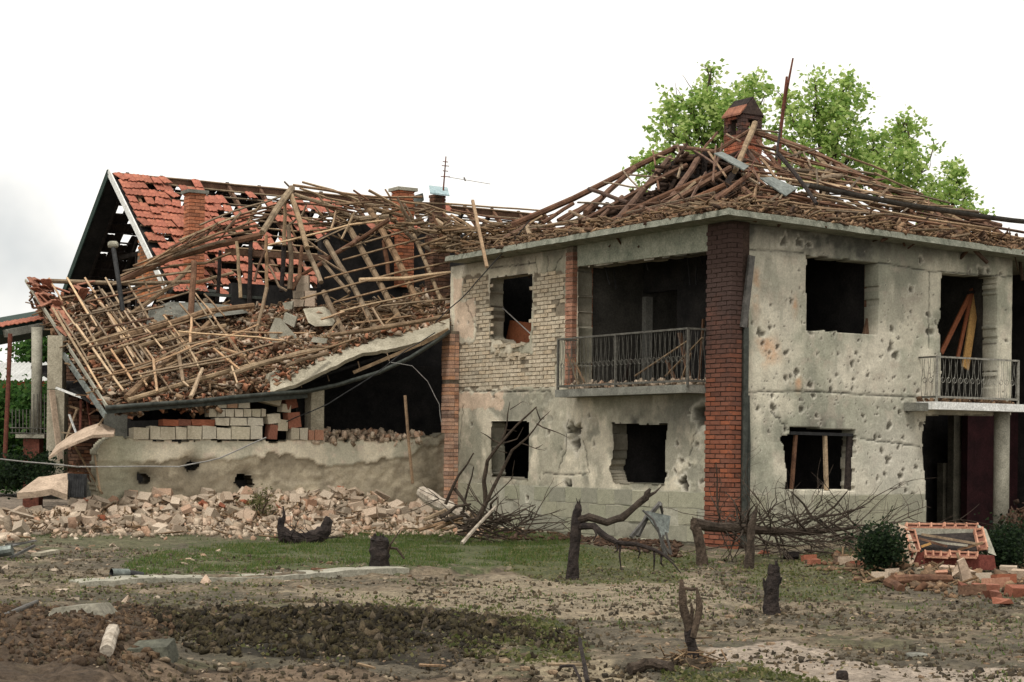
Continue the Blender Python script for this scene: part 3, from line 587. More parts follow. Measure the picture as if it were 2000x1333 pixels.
def colR(s, z, d):
    n = fbm(s*1.1+30, z*1.1, 5); n2 = fbm(s*5+9, z*5, 4); n3 = fbm(s*.7+3, z*.7+30, 3)
    c = np.empty((len(s), 3)); c[:] = (0.58, 0.54, 0.43)
    def bl(m, col, k=1.0):
        m = (np.clip(m, 0, 1)*k)[:, None]; c[:] = c*(1-m)+np.array(col)*m
    bl(sstep(.42, .62, n), (0.31, 0.31, 0.24), .9); bl(sstep(.5, .68, n3), (0.60, 0.55, 0.45), .7); bl(sstep(.54, .68, fbm(s*3+33, z*1.0, 4)), (0.24, 0.24, 0.19), .5); bl(sstep(.6, .72, n2), (0.47, 0.41, 0.33), .5)
    bl(np.exp(-((s-pixR(1745, 900)[0])/1.0)**2-((z-pixR(1745, 900)[1])/.75)**2), (0.58, 0.545, 0.46), .8)
    for (a, b_, r1, r2) in [(1477, 560, .07, .35), (1553, 600, .05, .14), (1492, 668, .14, .08), (1560, 745, .06, .16), (1545, 745, .12, .07), (1500, 690, .25, .2)]:
        p = pixR(a, b_); bl(np.exp(-((s-p[0])/r1)**2-((z-p[1])/r2)**2)*sstep(.35, .6, n2), (0.56, 0.33, 0.19), .8)
    bl((z < RPZ)*1.0, (0.30, 0.29, 0.225), .75)
    bl((z < RPZ)*sstep(.5, .62, n2), (0.38, 0.37, 0.28), .6)
    so = sstep(TOPZ-.55, TOPZ, z)*.8+sstep(1.0, .35, s)*sstep(RLZ+.9, TOPZ, z)*.25+np.exp(-((s-pixR(1780, 560)[0])/.5)**2-((z-pixR(1780, 560)[1])/.5)**2)*.4  # first term: the roof slab's shade painted along the wall top
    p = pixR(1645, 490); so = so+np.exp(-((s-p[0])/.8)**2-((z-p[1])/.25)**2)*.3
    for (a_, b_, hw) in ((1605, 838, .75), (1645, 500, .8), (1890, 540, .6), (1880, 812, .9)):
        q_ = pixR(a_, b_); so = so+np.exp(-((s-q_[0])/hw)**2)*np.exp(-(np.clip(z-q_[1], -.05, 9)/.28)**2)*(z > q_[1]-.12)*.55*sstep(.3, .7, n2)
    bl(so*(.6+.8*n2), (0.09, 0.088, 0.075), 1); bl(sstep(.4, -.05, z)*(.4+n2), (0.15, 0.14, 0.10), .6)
    w0 = pixR(1545, 985); bl(np.exp(-((s-w0[0])/.25)**2-((z-w0[1])/.22)**2)*sstep(.42, .55, fbm(s*7, z*7, 3)), (0.12, 0.105, 0.08), .8)
    dd = np.zeros(len(s)); pocks(pockR, s, z, dd, c, (0.10, 0.09, 0.07)); cracks(CRKR, s, z, dd, c)
    return c
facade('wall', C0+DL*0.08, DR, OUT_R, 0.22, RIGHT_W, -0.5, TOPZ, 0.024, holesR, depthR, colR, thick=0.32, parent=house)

# --- hidden shell: floor, ceilings, back walls and partitions, all sooty
def slabbox(name, u0, u1, w0, w1, z0, z1, mat, parent=house):
    m = MB(); m.box(B(u0, w0, z0), DL*(u1-u0), DR*(w1-w0), UP*(z1-z0)); return m.build(name, mat, parent)
UL, WR_ = LEFT_U, RIGHT_W
FZ = pixL(1250, 762)[1]-0.02
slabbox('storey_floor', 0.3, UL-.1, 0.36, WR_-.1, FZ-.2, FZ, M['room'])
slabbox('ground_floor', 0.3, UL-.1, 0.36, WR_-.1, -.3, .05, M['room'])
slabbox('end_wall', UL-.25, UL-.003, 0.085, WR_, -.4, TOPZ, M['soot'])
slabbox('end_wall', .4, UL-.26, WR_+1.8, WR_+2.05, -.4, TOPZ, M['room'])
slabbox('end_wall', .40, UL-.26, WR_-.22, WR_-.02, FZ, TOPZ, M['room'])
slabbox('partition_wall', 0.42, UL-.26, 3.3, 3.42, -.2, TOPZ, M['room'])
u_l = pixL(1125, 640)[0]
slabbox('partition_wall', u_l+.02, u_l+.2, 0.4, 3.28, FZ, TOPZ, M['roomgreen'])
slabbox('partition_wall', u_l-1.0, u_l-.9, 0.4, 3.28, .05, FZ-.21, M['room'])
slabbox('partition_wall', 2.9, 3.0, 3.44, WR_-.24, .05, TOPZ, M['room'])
LB = 1.55      # back wall of the loggia, with a door opening
def lpx(px, py): 
    p = on_plane(px, py, C0+DR*LB, DR); return (p-C0).dot(DL), p.z
ua, ub = lpx(1262, 600)[0], lpx(1205, 600)[0]
slabbox('loggia_wall', ua, ub, LB, LB+.15, FZ, lpx(1240, 582)[1], surf('pale_room_wall', [(0.12, 0.12, 0.11), (0.26, 0.25, 0.22)], 2, .95, .4, 30))
slabbox('loggia_wall', ub+.012, u_l-.01, LB+.05, LB+.22, FZ, TOPZ, M['roomgreen'])
slabbox('loggia_wall', .42, ua-.9, LB, LB+.15, FZ, TOPZ, M['soot'])
for i in range(9):
    uu = random.uniform(.7, u_l-.4); ww = random.uniform(.5, 1.4); m = MB(); a_ = B(uu, ww, FZ+.02); m.beam(a_, a_+DL*random.uniform(-.5, .5)+UP*random.uniform(.3, 1.3), random.uniform(.03, .09), .03); m.build('charred_batten', M['wood_dark' if i % 2 else 'char'], house)
for i in range(6):
    uu = random.uniform(.7, u_l-.3); m = MB(); a_ = B(uu, random.uniform(.4, 1.2), TOPZ-.02); m.tube([a_, a_-UP*.25+DL*.05, a_-UP*random.uniform(.4, .9)+DL*random.uniform(-.2, .2)], .012, 4); m.build('hanging_wire', M['black'], house)
slabbox('loggia_wall', ua-.89, ub-.01, LB+.02, LB+.16, lpx(1240, 575)[1], TOPZ, M['soot'])
m = MB(); zc = FZ+.01                                   # leaning brown board and rod in the upper left window
a, b_ = B(*[pixL(985, 668, .55)[0], .55, pixL(985, 668, .55)[1]]), B(*[pixL(1036, 690, .5)[0], .5, pixL(1036, 690, .5)[1]])
def bL(px, py, w): u, z = pixL(px, py, w); return B(u, w, z)
def bR(px, py, u): w, z = pixR(px, py, u); return B(u, w, z)
q = [bL(982, 690, .5), bL(1050, 700, .5), bL(1045, 632, .6), bL(996, 626, .6)]; n_ = DR*.03
m.hexa([q[0], q[1], q[1]+n_, q[0]+n_, q[3], q[2], q[2]+n_, q[3]+n_])
tag(m.build('board', M['door']), 'reddish brown board leaning inside the broken upper window of the brick wall', 'board')
m = MB(); m.tube([bL(982, 602, .3), bL(1040, 656, .2)], .012, 6); tag(m.build('metal_rod', M['wire']), 'thin rod lying diagonally across the broken upper window', 'rod')

# --- bricks
def brick_proto(k):
    r = random.Random(k); m = MB(); e = 0.035
    P = [Vector((x, y, z)) for z in (-.5, .5) for x, y in ((-.5, -.5), (.5, -.5), (.5, .5), (-.5, .5))]
    P = [p+Vector((r.uniform(-e, e), r.uniform(-.02, .02), r.uniform(-.07, .07))) for p in P]
    m.hexa(P); return m
BRK = {}
def brick_mesh(mat):
    if mat not in BRK: BRK[mat] = [brick_proto(k).mesh('brick', M[mat]) for k in range(5)]
    return random.choice(BRK[mat])
def basis(X, Y, Z, o): return Matrix(((X.x, Y.x, Z.x, o.x), (X.y, Y.y, Z.y, o.y), (X.z, Y.z, Z.z, o.z), (0, 0, 0, 1)))
def brick_wall(parent, org, U, N, s0, s1, z0, z1, mat, stuff_mat, want=lambda s, z: True, limit=9999, L=.25, Hh=.060, pitch=.075, dep=.05, joint=.015, stagger=True, jut=.004, slope=0.0, name='brick'):
    """courses of bricks on a plane; the first ones are objects, the rest one joined part"""
    rows = int((z1-z0)/pitch); cnt = 0; rest = []
    for r in range(rows):
        z = z0+(r+.5)*pitch; s = s0-(L/2 if (r % 2 and stagger) else 0)
        while s < s1:
            a, b_ = max(s, s0), min(s+L-joint*1.9, s1)
            if b_-a > .03 and want((a+b_)/2, z):
                o = org+U*((a+b_)/2)+UP*(z+slope*((a+b_)/2-s0))+N*(random.uniform(-jut, jut)-dep/2)
                Mx = basis(U*(b_-a), N*dep, UP*Hh, o)
                if cnt < limit: place(brick_mesh(mat), name, parent, Mx); cnt += 1
                else: rest.append(Mx)
            s += L
    if rest:
        m = MB(); 
        for Mx in rest:
            pr = random.choice(BR_P); n0 = len(m.v); m.v += [tuple(Mx @ Vector(v)) for v in pr.v]; m.f += [tuple(i+n0 for i in f) for f in pr.f]
        place(m.mesh('bricks', M[stuff_mat]), 'bricks', parent)['kind'] = 'stuff'
    return cnt
BR_P = [brick_proto(k) for k in range(5)]
# corner pillar: mortar core, bricks on both visible faces; soot darkens its upper half (a fire stain, in the brick colour)
def pillar_mat(name, base, rmode):
    m, n, b = new_mat(name)
    t = noise_node(n, 7, 6, .65); r = ramp(n, base); n.links.new(t.outputs['Fac'], r.inputs[0]); c = r.outputs[0]
    if rmode == 'object': s = n.nodes.new('ShaderNodeObjectInfo').outputs['Random']
    else: s = n.nodes.new('ShaderNodeNewGeometry').outputs['Random Per Island']
    rr = ramp(n, BR, [i/5 for i in range(6)]); n.links.new(s, rr.inputs[0]); c = mul(n, c, rr.outputs[0])
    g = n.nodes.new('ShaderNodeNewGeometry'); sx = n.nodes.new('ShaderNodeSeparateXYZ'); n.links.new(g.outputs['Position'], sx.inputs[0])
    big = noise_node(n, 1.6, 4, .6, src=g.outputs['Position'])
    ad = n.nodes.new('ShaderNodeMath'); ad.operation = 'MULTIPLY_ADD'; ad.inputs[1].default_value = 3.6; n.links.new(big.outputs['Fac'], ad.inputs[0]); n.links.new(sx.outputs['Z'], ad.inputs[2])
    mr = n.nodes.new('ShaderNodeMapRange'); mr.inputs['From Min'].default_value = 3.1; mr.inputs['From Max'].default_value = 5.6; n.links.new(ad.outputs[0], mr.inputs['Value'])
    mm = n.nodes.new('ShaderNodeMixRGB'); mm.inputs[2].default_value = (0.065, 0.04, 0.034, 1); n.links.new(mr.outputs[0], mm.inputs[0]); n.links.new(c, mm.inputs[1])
    n.links.new(mm.outputs[0], b.inputs['Base Color']); b.inputs['Roughness'].default_value = .92
    f = noise_node(n, 45, 4, .7); bump(n, b, f.outputs['Fac'], .5); return m
M['pbrick'] = pillar_mat('sooty_pillar_brick', [(0.165, 0.072, 0.048), (0.30, 0.128, 0.08)], 'object')
UPIL = pixL(1377, 760, 0.0)[0]; WPIL = pixR(1448, 760, 0.0)[0]
pm = MB(); pm.box(B(.012, .012, -.3), DL*(UPIL-.02), DR*(.34), UP*(TOPZ+.3)); pm.box(B(.014, .35, -.3), DL*(.3), DR*(WPIL-.354 if WPIL > .36 else .02), UP*(TOPZ+.3))
pil = pm.build('corner_pillar', surf('pillar_mortar', [(0.025, 0.016, 0.012), (0.07, 0.045, 0.035)], 8, .95, .4, 30), house)
zt = TOPZ
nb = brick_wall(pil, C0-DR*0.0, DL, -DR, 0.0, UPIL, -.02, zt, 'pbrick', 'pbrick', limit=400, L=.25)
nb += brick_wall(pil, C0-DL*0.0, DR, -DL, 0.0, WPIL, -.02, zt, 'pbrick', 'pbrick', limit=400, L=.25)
print('pillar bricks', nb)
# painted bricks of the upper left wall
M['wbrick'] = surf('whitewashed_brick', [(0.36, 0.315, 0.24), (0.60, 0.54, 0.43)], 6, .92, .5, 40, [(.8, .78, .75), (1.1, 1.05, 1), (.95, .9, .85), (1.05, .95, .85), (.9, .9, .88)])
M['wbrick_s'] = surf('whitewashed_brick_rest', [(0.36, 0.315, 0.24), (0.60, 0.54, 0.43)], 6, .92, .5, 40, [(.75, .73, .7), (1.1, 1.05, 1), (.95, .9, .85), (1.05, .95, .85), (.9, .9, .88)], rmode='island')
bzs = [p[0] for p in BRICKZONE]; bzz = [p[1] for p in BRICKZONE]
def inz(s, z):
    if not bool(inpoly(np.array([s+random.uniform(-.05, .05)]), np.array([z+random.uniform(-.04, .04)]), BRICKZONE)[0]): return False
    if bool(inpoly(np.array([s]), np.array([z]), holesL[0])[0]): return False
    return vn(s*3+70, z*5+3) < .86
nw = brick_wall(house, C0+DR*0.085, DL, -DR, min(bzs), max(bzs), min(bzz), max(bzz), 'wbrick', 'wbrick_s', want=inz, limit=max(0, 296-nb), dep=.03, jut=.005, slope=-.0)
# broken edge bricks below the window
for i in range(16):
    px, py = random.uniform(965, 1030), random.uniform(672, 700); p = bL(px, py, .10)
    R = Matrix.Rotation(random.uniform(-.3, .3), 4, 'Y') @ Matrix.Rotation(random.uniform(-.4, .4), 4, 'Z')
    place(brick_mesh('wbrick'), 'chipped_brick', house, Matrix.Translation(p) @ R @ Matrix.Diagonal((random.uniform(.1, .2), .1, .06, 1)))
# small pilaster left of the loggia and the brick pier at the house's left end
def pier(name, u0, u1, w0, w1, z0, z1, mat, core):
    m = MB(); m.box(B(u0+.012, w0+.012, z0), DL*(u1-u0-.024), DR*(w1-w0-.012), UP*(z1-z0))
    p = m.build(name, core, house)
    r1 = MB(); rows = int((z1-z0)/.075)
    for r in range(rows):
        z = z0+r*.075
        if random.random() < .03: continue
        o = B(u0+random.uniform(-.006, .008), w0+random.uniform(-.008, .008), z); r1.box(o, DL*(u1-u0-.001), DR*.12, UP*.064)
        o = B(u0+random.uniform(-.002, .004), w0+.13, z); r1.box(o, DL*.1, DR*(w1-w0-.131), UP*.064)
    q = place(r1.mesh('bricks', mat), 'bricks', p); q['kind'] = 'stuff'; return p
core = surf('grey_mortar', [(0.10, 0.08, 0.06), (0.2, 0.17, 0.13)], 8, .95, .4, 30)
M['pier'] = surf('pinkish_pier_brick', [(0.24, 0.125, 0.085), (0.40, 0.24, 0.17)], 6, .92, .5, 40, BR, rmode='island')
u0, u1 = pixL(1118, 600, -.02)[0], pixL(1104, 600, -.02)[0]
pier('pilaster', u0, u1, -.02, .42, pixL(1115, 757)[1], TOPZ, M['pier'], core)
M['pier2'] = surf('pale_pier_brick', [(0.38, 0.24, 0.17), (0.58, 0.43, 0.33)], 6, .92, .5, 40, BR, rmode='island')
u0, u1 = pixL(877, 800, -.15)[0], pixL(862, 800, -.15)[0]; print('pier', u0, u1)
pier('end_pier', u0, u1, -.15, .07, -.2, pixL(870, 647, -.15)[1], M['pier2'], core)
# plinth blocks
M['plinth'] = surf('plinth_block', [(0.25, 0.245, 0.19), (0.36, 0.35, 0.275)], 4, .92, .5, 30, [(.85,)*3, (1.1, 1.08, 1.02), (.95, .97, .9)])
def plinth(org, U, N, s0, s1, z1, mat, skip):
    rows = 4; hgt = .27
    for r in range(rows):
        z = z1-(r+1)*hgt; s = s0+(.25 if r % 2 else 0)-.5
        while s < s1:
            a, b_ = max(s, s0), min(s+.485, s1)
            if b_-a > .1 and not skip((a+b_)/2, z+.13, r):
                place(brick_mesh(mat), 'plinth_block', house, basis(U*(b_-a), N*.03, UP*(hgt-.018), org+U*((a+b_)/2)+UP*(z+hgt/2)-N*(.015-.008)))
            s += .5
plinth(C0+DR*.08, DL, -DR, UPIL+.02, UL-.3, PLZ, 'plinth', lambda s, z, r: vn(s*1.7+9, z*2) > .62)
plinth(C0+DL*.08, DR, -DL, WPIL+.12, pixR(1807, 1000)[0], RPZ, 'plinth', lambda s, z, r: abs(s-pixR(1545, 985)[0]) < .35 and r < 2)

# --- roof slab with its overhanging edge
SO = .40
def slabz(px, py, w=None, u=None):
    return pixL(px, py, w)[1] if w is not None else pixR(px, py, u)[1]
zA = slabz(1410, 408, w=-SO); zB = slabz(872, 500, w=-SO); zD = slabz(1990, 488, u=-SO)
uB = pixL(868, 500, -SO)[0]; wD = pixR(2030, 493, -SO)[0]
zC = zB+zD-zA
def zslab(u, w): return zA+(zB-zA)*(u+SO)/(uB+SO)+(zD-zA)*(w+SO)/(wD+SO)
m = MB(); nseg = 24; th = .10
def slabstrip(us, ws):
    for (a, c_) in zip(us[:-1], us[1:]):
        for (b_, d_) in zip(ws[:-1], ws[1:]):
            P = [B(x, y, zslab(x, y)-th) for x, y in ((a, b_), (c_, b_), (c_, d_), (a, d_))]; m.hexa(P+[p+UP*th for p in P])
us = [-SO]+[-SO+(uB+SO)*i/nseg for i in range(1, nseg)]+[uB]
rs = MB(); P = [B(x, y, zslab(x, y)-th) for x, y in ((-SO, -SO), (uB, -SO), (uB, wD), (-SO, wD))]; 
# a bevelled rim: upper face slightly smaller than lower, chipped along its edge
def rim(u0, u1, w0, w1):
    mb = MB(); N1, N2 = 60, 50; loop = [(u0+(u1-u0)*i/N1, w0) for i in range(N1)]+[(u1, w0+(w1-w0)*i/N2) for i in range(N2)]+[(u1-(u1-u0)*i/N1, w1) for i in range(N1)]+[(u0, w1-(w1-w0)*i/N2) for i in range(N2)]
    lo = []; up = []
    for (x, y) in loop:
        j = random.uniform(0, .02)*(1 if random.random() < .5 else .3); jx = j if x == u0 else 0; jy = j if y == w0 else 0
        lo.append(B(x+jx, y+jy, zslab(x, y)-th-random.uniform(0, .008))); up.append(B(x+jx*1.6+(.012 if x == u0 else 0), y+jy*1.6+(.012 if y == w0 else 0), zslab(x, y)-random.uniform(0, .015)))
    n = len(loop); mb.v = [tuple(p) for p in lo+up]; mb.f = [(i, (i+1) % n, n+(i+1) % n, n+i) for i in range(n)]+[tuple(range(n))[::-1], tuple(range(n, 2*n))]
    return mb
rim(-SO, uB, -SO, max(wD, RIGHT_W+2.1)).build('roof_slab', surf('mossy_concrete', [(0.12, 0.13, 0.10), (0.30, 0.30, 0.245)], 6, .92, .6, 40), house)
# lintel beam over the loggia, set a little proud
lb = MB(); a0, a1 = UPIL+.003, pixL(1131, 510)[0]
zt1, zt2 = zslab(a0, 0)-th-.002, zslab(a1, 0)-th-.002
zb1, zb2 = pixL(1372, 493)[1], pixL(1131, 521)[1]
P = [B(a0, .045, zb1), B(a1, .045, zb2), B(a1, .30, zb2), B(a0, .30, zb1)]; T = [B(a0, .045, zt1), B(a1, .045, zt2), B(a1, .30, zt2), B(a0, .30, zt1)]
lb.hexa(P+T); lb.build('lintel', surf('lintel_concrete', [(0.15, 0.165, 0.125), (0.34, 0.34, 0.265)], 3, .92, .5, 30), house)
m = MB(); m.box(B(a0+.01, .028, pixL(1250, 488)[1]-.01), DL*(a1-a0-.02), DR*.016, UP*.14); 

# --- balconies
def railing(parent, A, Bp, ztop, zbot, mat, posts, pitch=.062, rings=True, r=.0042):
    """one straight run from A to Bp (bottom points)"""
    d = Bp-A; L = d.length; dh = d.normalized(); dh.z = 0
    H_ = ztop-zbot
    for k, nm in ((0.03, 'bottom_rail'), (H_, 'top_rail')):
        mb = MB(); mb.beam(A+UP*k, Bp+UP*k, .035, .03 if k > .1 else .035); mb.build(nm, mat, parent)
    for t in posts:
        mb = MB(); p = A+d*t; mb.beam(p-UP*.06, p+UP*(H_+.01), .035, .035, up=dh); mb.build('rail_post', mat, parent)
    n = int(L/pitch); wires = MB(); ringm = MB()
    for i in range(1, n):
        if random.random() < .06: continue
        p = A+d*(i/n); ph = i % 2; pts = []
        for k in range(9):
            t = k/8; off = math.sin(t*math.pi*2)*.02*(1 if ph else -1)
            pts.append(p+UP*(.05+(H_-.07)*t)+dh*off)
        wires.tube(pts, r, 4, caps=False)
        if rings and i % 2 == 0:
            c0 = p+UP*(H_*.45); ringm.tube([c0+dh*(.045*math.cos(a))+UP*(.045*math.sin(a)) for a in [2*math.pi*k/10 for k in range(11)]], r*1.2, 4, caps=False)
    w = wires.build('balusters', mat, parent); w['kind'] = 'stuff'
    if rings: ringm.build('ring_ornaments', mat, parent)['kind'] = 'stuff'
wp = -.38
ub0 = pixL(1084, 765, wp)[0]; zs = pixL(1200, 757, wp)[1]
balc = MB(); balc.box(B(UPIL+.004, wp, zs-.13), DL*(ub0-UPIL), DR*(.45), UP*.13)
bl = balc.build('balcony', M['concrete_dark'], house)
zrt = pixL(1200, 652, wp)[1]; wr = wp+.03
iron = M['iron']
pA = B(pixL(1343, 755, wr)[0], wr, zs+.03); pB = B(ub0-.04, wr, zs+.03)
railing(bl, pB, pA, zs+.03+(pixL(1342, 642, wr)[1]-zs-.03), zs+.03, iron, [0, .47, 1])
railing(bl, pA+DR*.002, pA+DR*.40, pA.z+(pixL(1342, 642, wr)[1]-zs-.03), pA.z, iron, [], rings=False)
railing(bl, pB+DR*.002, pB+DR*.40, pA.z+(pixL(1342, 642, wr)[1]-zs-.03), pA.z, iron, [], rings=False)
# leaning laths and rubble on the balcony
for i, (x1, y1, x2, y2, w) in enumerate([(1108, 690, 1130, 752, -.1), (1118, 700, 1142, 748, -.2), (1240, 735, 1345, 665, 0.0), (1300, 735, 1372, 660, .1), (1330, 745, 1350, 690, .1)]):
    mb = MB(); mb.beam(bL(x1, y1, w), bL(x2, y2, w), .035, .02)
    tag(mb.build('broken_lath', M['wood']), ['leftmost thin lath behind the left rail of the wide balcony', 'second lath from the left behind the wide balcony railing', 'long lath slanting up to the right behind the wide balcony railing', 'rightmost long lath slanting towards the brick pillar on the wide balcony', 'short steep lath near the corner post of the wide balcony'][i], 'lath', 'laths leaning on the wide balcony')
n = 420; U_ = RNG.uniform(UPIL+.05, ub0-.05, n); Wn = RNG.uniform(wp+.06, .9, n)
Pp = np.array([list(B(u, w, zs+.02+max(0, random.gauss(0, .05)))) for u, w in zip(U_, Wn)])
scatter('balcony_rubble', CUBE, Pp, RNG.uniform(.02, .09, (n, 1))*np.array([1.4, 1, .6]), rots(n), M['rubble_stuff'], jit=.15)['kind'] = 'stuff'
# right balcony
up_ = -.36
wb0, wb1 = pixR(1826, 790, up_)[0], pixR(1991, 790, up_)[0]; zr0 = pixR(1900, 787, up_)[1]
mb = MB(); mb.box(B(up_, wb0-.0, zr0-.13), DR*(wb1+.25-wb0), DL*.435, UP*.13)
b2 = mb.build('balcony', M['white'], house)
mb = MB(); mb.box(B(up_+.14, wb0-.28, zr0-.16), DR*.27, DL*.29, UP*.14); mb.build('balcony_stump', M['concrete_dark'], house)
ur = up_+.03
zt_ = pixR(1829, 697, ur)[1]
qa = B(ur, pixR(1829, 780, ur)[0], zr0+.05); qb = B(ur, pixR(1988, 780, ur)[0], zr0+.05)
railing(b2, qa, qb, zt_, zr0+.05, M['iron_white'], [0, 1], pitch=.07)
railing(b2, qa-DR*.002, qa+DL*.40-DR*.002, zt_, zr0+.05, iron, [], rings=True)
n = 160; Pp = np.array([list(B(random.uniform(up_+.05, .3), random.uniform(wb0, wb1), zr0+random.uniform(0, .06))) for _ in range(n)])
scatter('balcony_rubble', CUBE, Pp, RNG.uniform(.02, .08, (n, 1))*np.array([1.4, 1, .6]), rots(n), M['debris'], jit=.15)['kind'] = 'stuff'
# jamb/wing wall seen behind the right balcony, leaning yellow boards, frame
def bx(u0, u1, px0, px1, z0, z1, mat, name, uref=.08, parent=house):
    w0, w1 = pixR(px0, 640, uref)[0], pixR(px1, 640, uref)[0]; m_ = MB(); m_.box(B(u0, w0, z0), DL*(u1-u0), DR*(w1-w0), UP*(z1-z0)); return m_.build(name, mat, parent)
bx(.42, 2.2, 1955, 1964, FZ, TOPZ, M['roomgreen'], 'door_side_wall')
for (x1, y1, x2, y2, wd, nm) in [(1898, 568, 1838, 690, .09, 0), (1908, 570, 1885, 720, .17, 1), (1900, 565, 1870, 700, .07, 0)]:
    mb = MB(); mb.beam(bR(x1, y1, .75), bR(x2, y2, .45), wd, .03, up=DL)
    tag(mb.build('leaning_board', M['wood_light'] if nm else M['door']), 'wide yellow board leaning in the upper doorway' if nm else ('slanting brown board left of the yellow board in the upper doorway' if x2 < 1850 else 'short brown board just behind the yellow board in the upper doorway'), 'board', None if nm else 'brown boards in the upper doorway')
mb = MB(); mb.tube([bR(1890, 572, .7), bR(1918, 568, .7)], .03, 6); mb.build('door_head_stub', M['char'], house)
# window frames: lower right window bars
wf = MB(); wf.beam(bR(1541, 846, .16), bR(1668, 850, .16), .06, .05); win = wf.build('window_frame', M['black'], house)
for (x1, y1, x2, y2, w, mt) in [(1554, 850, 1546, 956, .05, 'wood_dark'), (1611, 850, 1614, 958, .06, 'wood_pale'), (1660, 850, 1655, 956, .11, 'char')]:
    mb = MB(); mb.beam(bR(x1, y1, .17), bR(x2, y2, .17), w, .05, up=DL); mb.build('mullion', M[mt], win)
mb = MB(); mb.beam(bR(1700, 610, .36), bR(1690, 655, .30), .10, .05, up=DL); mb.build('window_frame_stub', M['wood_dark'], house)
mb = MB(); mb.beam(bR(1693, 520, .40), bR(1692, 648, .40), .06, .05, up=DL); mb.build('window_frame', M['wood_dark'], house)
# porch: column, back wall, side wall, maroon wall
mb = MB(); cw = pixR(1956, 900, .0)[0]; mb.tube([B(.0, cw, -.1), B(.0, cw, 1.2), B(.0, cw, zr0-.135)], .135, 20); mb.build('porch_column', M['concrete'], house, True)
pw0 = pixR(1809, 900)[0]
slabbox('porch_wall', .45, 2.4, pw0-.16, pw0-.04, -.1, FZ-.21, M['room'])
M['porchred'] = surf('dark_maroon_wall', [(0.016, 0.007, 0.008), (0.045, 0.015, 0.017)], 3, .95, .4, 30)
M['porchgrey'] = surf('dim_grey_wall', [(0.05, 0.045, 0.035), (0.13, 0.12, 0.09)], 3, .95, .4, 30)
def porchpiece(px0, px1, u, z1, mat):
    w0, w1 = pixR(px0, 950, u)[0], pixR(px1, 950, u)[0]; slabbox('porch_wall', u, u+.15, w0, w1, -.1, z1, mat)
porchpiece(1790, 1862, 2.3, FZ-.21, M['soot']); porchpiece(1842, 1863, 1.9, pixR(1850, 905, 1.9)[1], M['porchgrey']); porchpiece(1862, 1890, 1.7, FZ-.21, M['porchgrey']); porchpiece(1889, 1990, 1.5, FZ-.21, M['porchred'])
slabbox('porch_ceiling', .085, 2.3, pw0-.03, WR_-.01, FZ-.2, FZ-.05, M['room'])
# downpipe beside the pillar, its broken top leaning
mb = MB(); wq = WPIL+.06; mb.tube([B(-.02, wq, .05), B(-.02, wq, 1.4), B(-.025, wq, 2.9), B(-.02, wq, pixR(1453, 640, -.02)[1])], .05, 10)
mb.tube([B(-.02, wq+.075, .02), B(-.02, wq+.08, 1.6), B(-.02, wq+.05, 2.4)], .035, 8)
dp = mb.build('downpipe', M['gutter'], house)
mb = MB(); mb.beam(bR(1452, 640, -.03), bR(1468, 500, -.05), .11, .05, up=DL); mb.build('broken_pipe_section', M['gutter_grey'], house)

# ================================================================== timber helpers
def pole(parent, name, pix, plane, r, mat, off=0.0, n=7, bend=.012, taper=.85, seg=3):
    r = r*(.86 if r > .04 else .78)
    """a pole seen along the pixels pix; plane = (point, normal) it lies on, or a list of distances"""
    pts = []
    for i, (px, py) in enumerate(pix):
        if isinstance(plane, list): pts.append(at(px, py, plane[min(i, len(plane)-1)]))
        else:
            p = on_plane(px, py, *plane); pts.append(p-plane[1]*off)
    ln = sum((b-a).length for a, b in zip(pts[:-1], pts[1:]))
    pts = noisy(pts, seg if len(pix) < 3 else 2, bend*min(1, ln))
    k = len(pts); a, b = (r, r*taper) if random.random() < .5 else (r*taper, r)
    m = MB(); m.tube(pts, [a+(b-a)*i/(k-1) for i in range(k)], n if r > .035 else 4, jit=.05)
    return m.build(name, M[mat] if isinstance(mat, str) else mat, parent)
def plane3(a, b, c):
    n = (b-a).cross(c-a).normalized()
    if n.y > 0: n = -n                                   # towards the camera
    return (a, n)
def sticks(name, P, L, T, mat, parent=None, dirs=None, tilt=.5):
    """loose sticks as one joined part; dirs = preferred directions (list of Vectors)"""
    n = len(P); V = []; k = len(P)
    if dirs is not None:
        D = np.array([list(random.choice(dirs)) for _ in range(n)])+RNG.normal(0, tilt, (n, 3))*.5
    else: D = RNG.normal(0, 1, (n, 3))*np.array([1, 1, .35])
    D /= np.linalg.norm(D, axis=1)[:, None]
    A = np.cross(D, RNG.normal(0, 1, (n, 3))); A /= np.linalg.norm(A, axis=1)[:, None]; Bb = np.cross(D, A)
    R = np.stack([D, A, Bb], -1)
    sc = np.column_stack([RNG.uniform(*L, n), RNG.uniform(*T, n), RNG.uniform(*T, n)*.8])
    o = scatter(name, CUBE, P, sc, R, mat, parent, jit=.03); o['kind'] = 'stuff'; return o

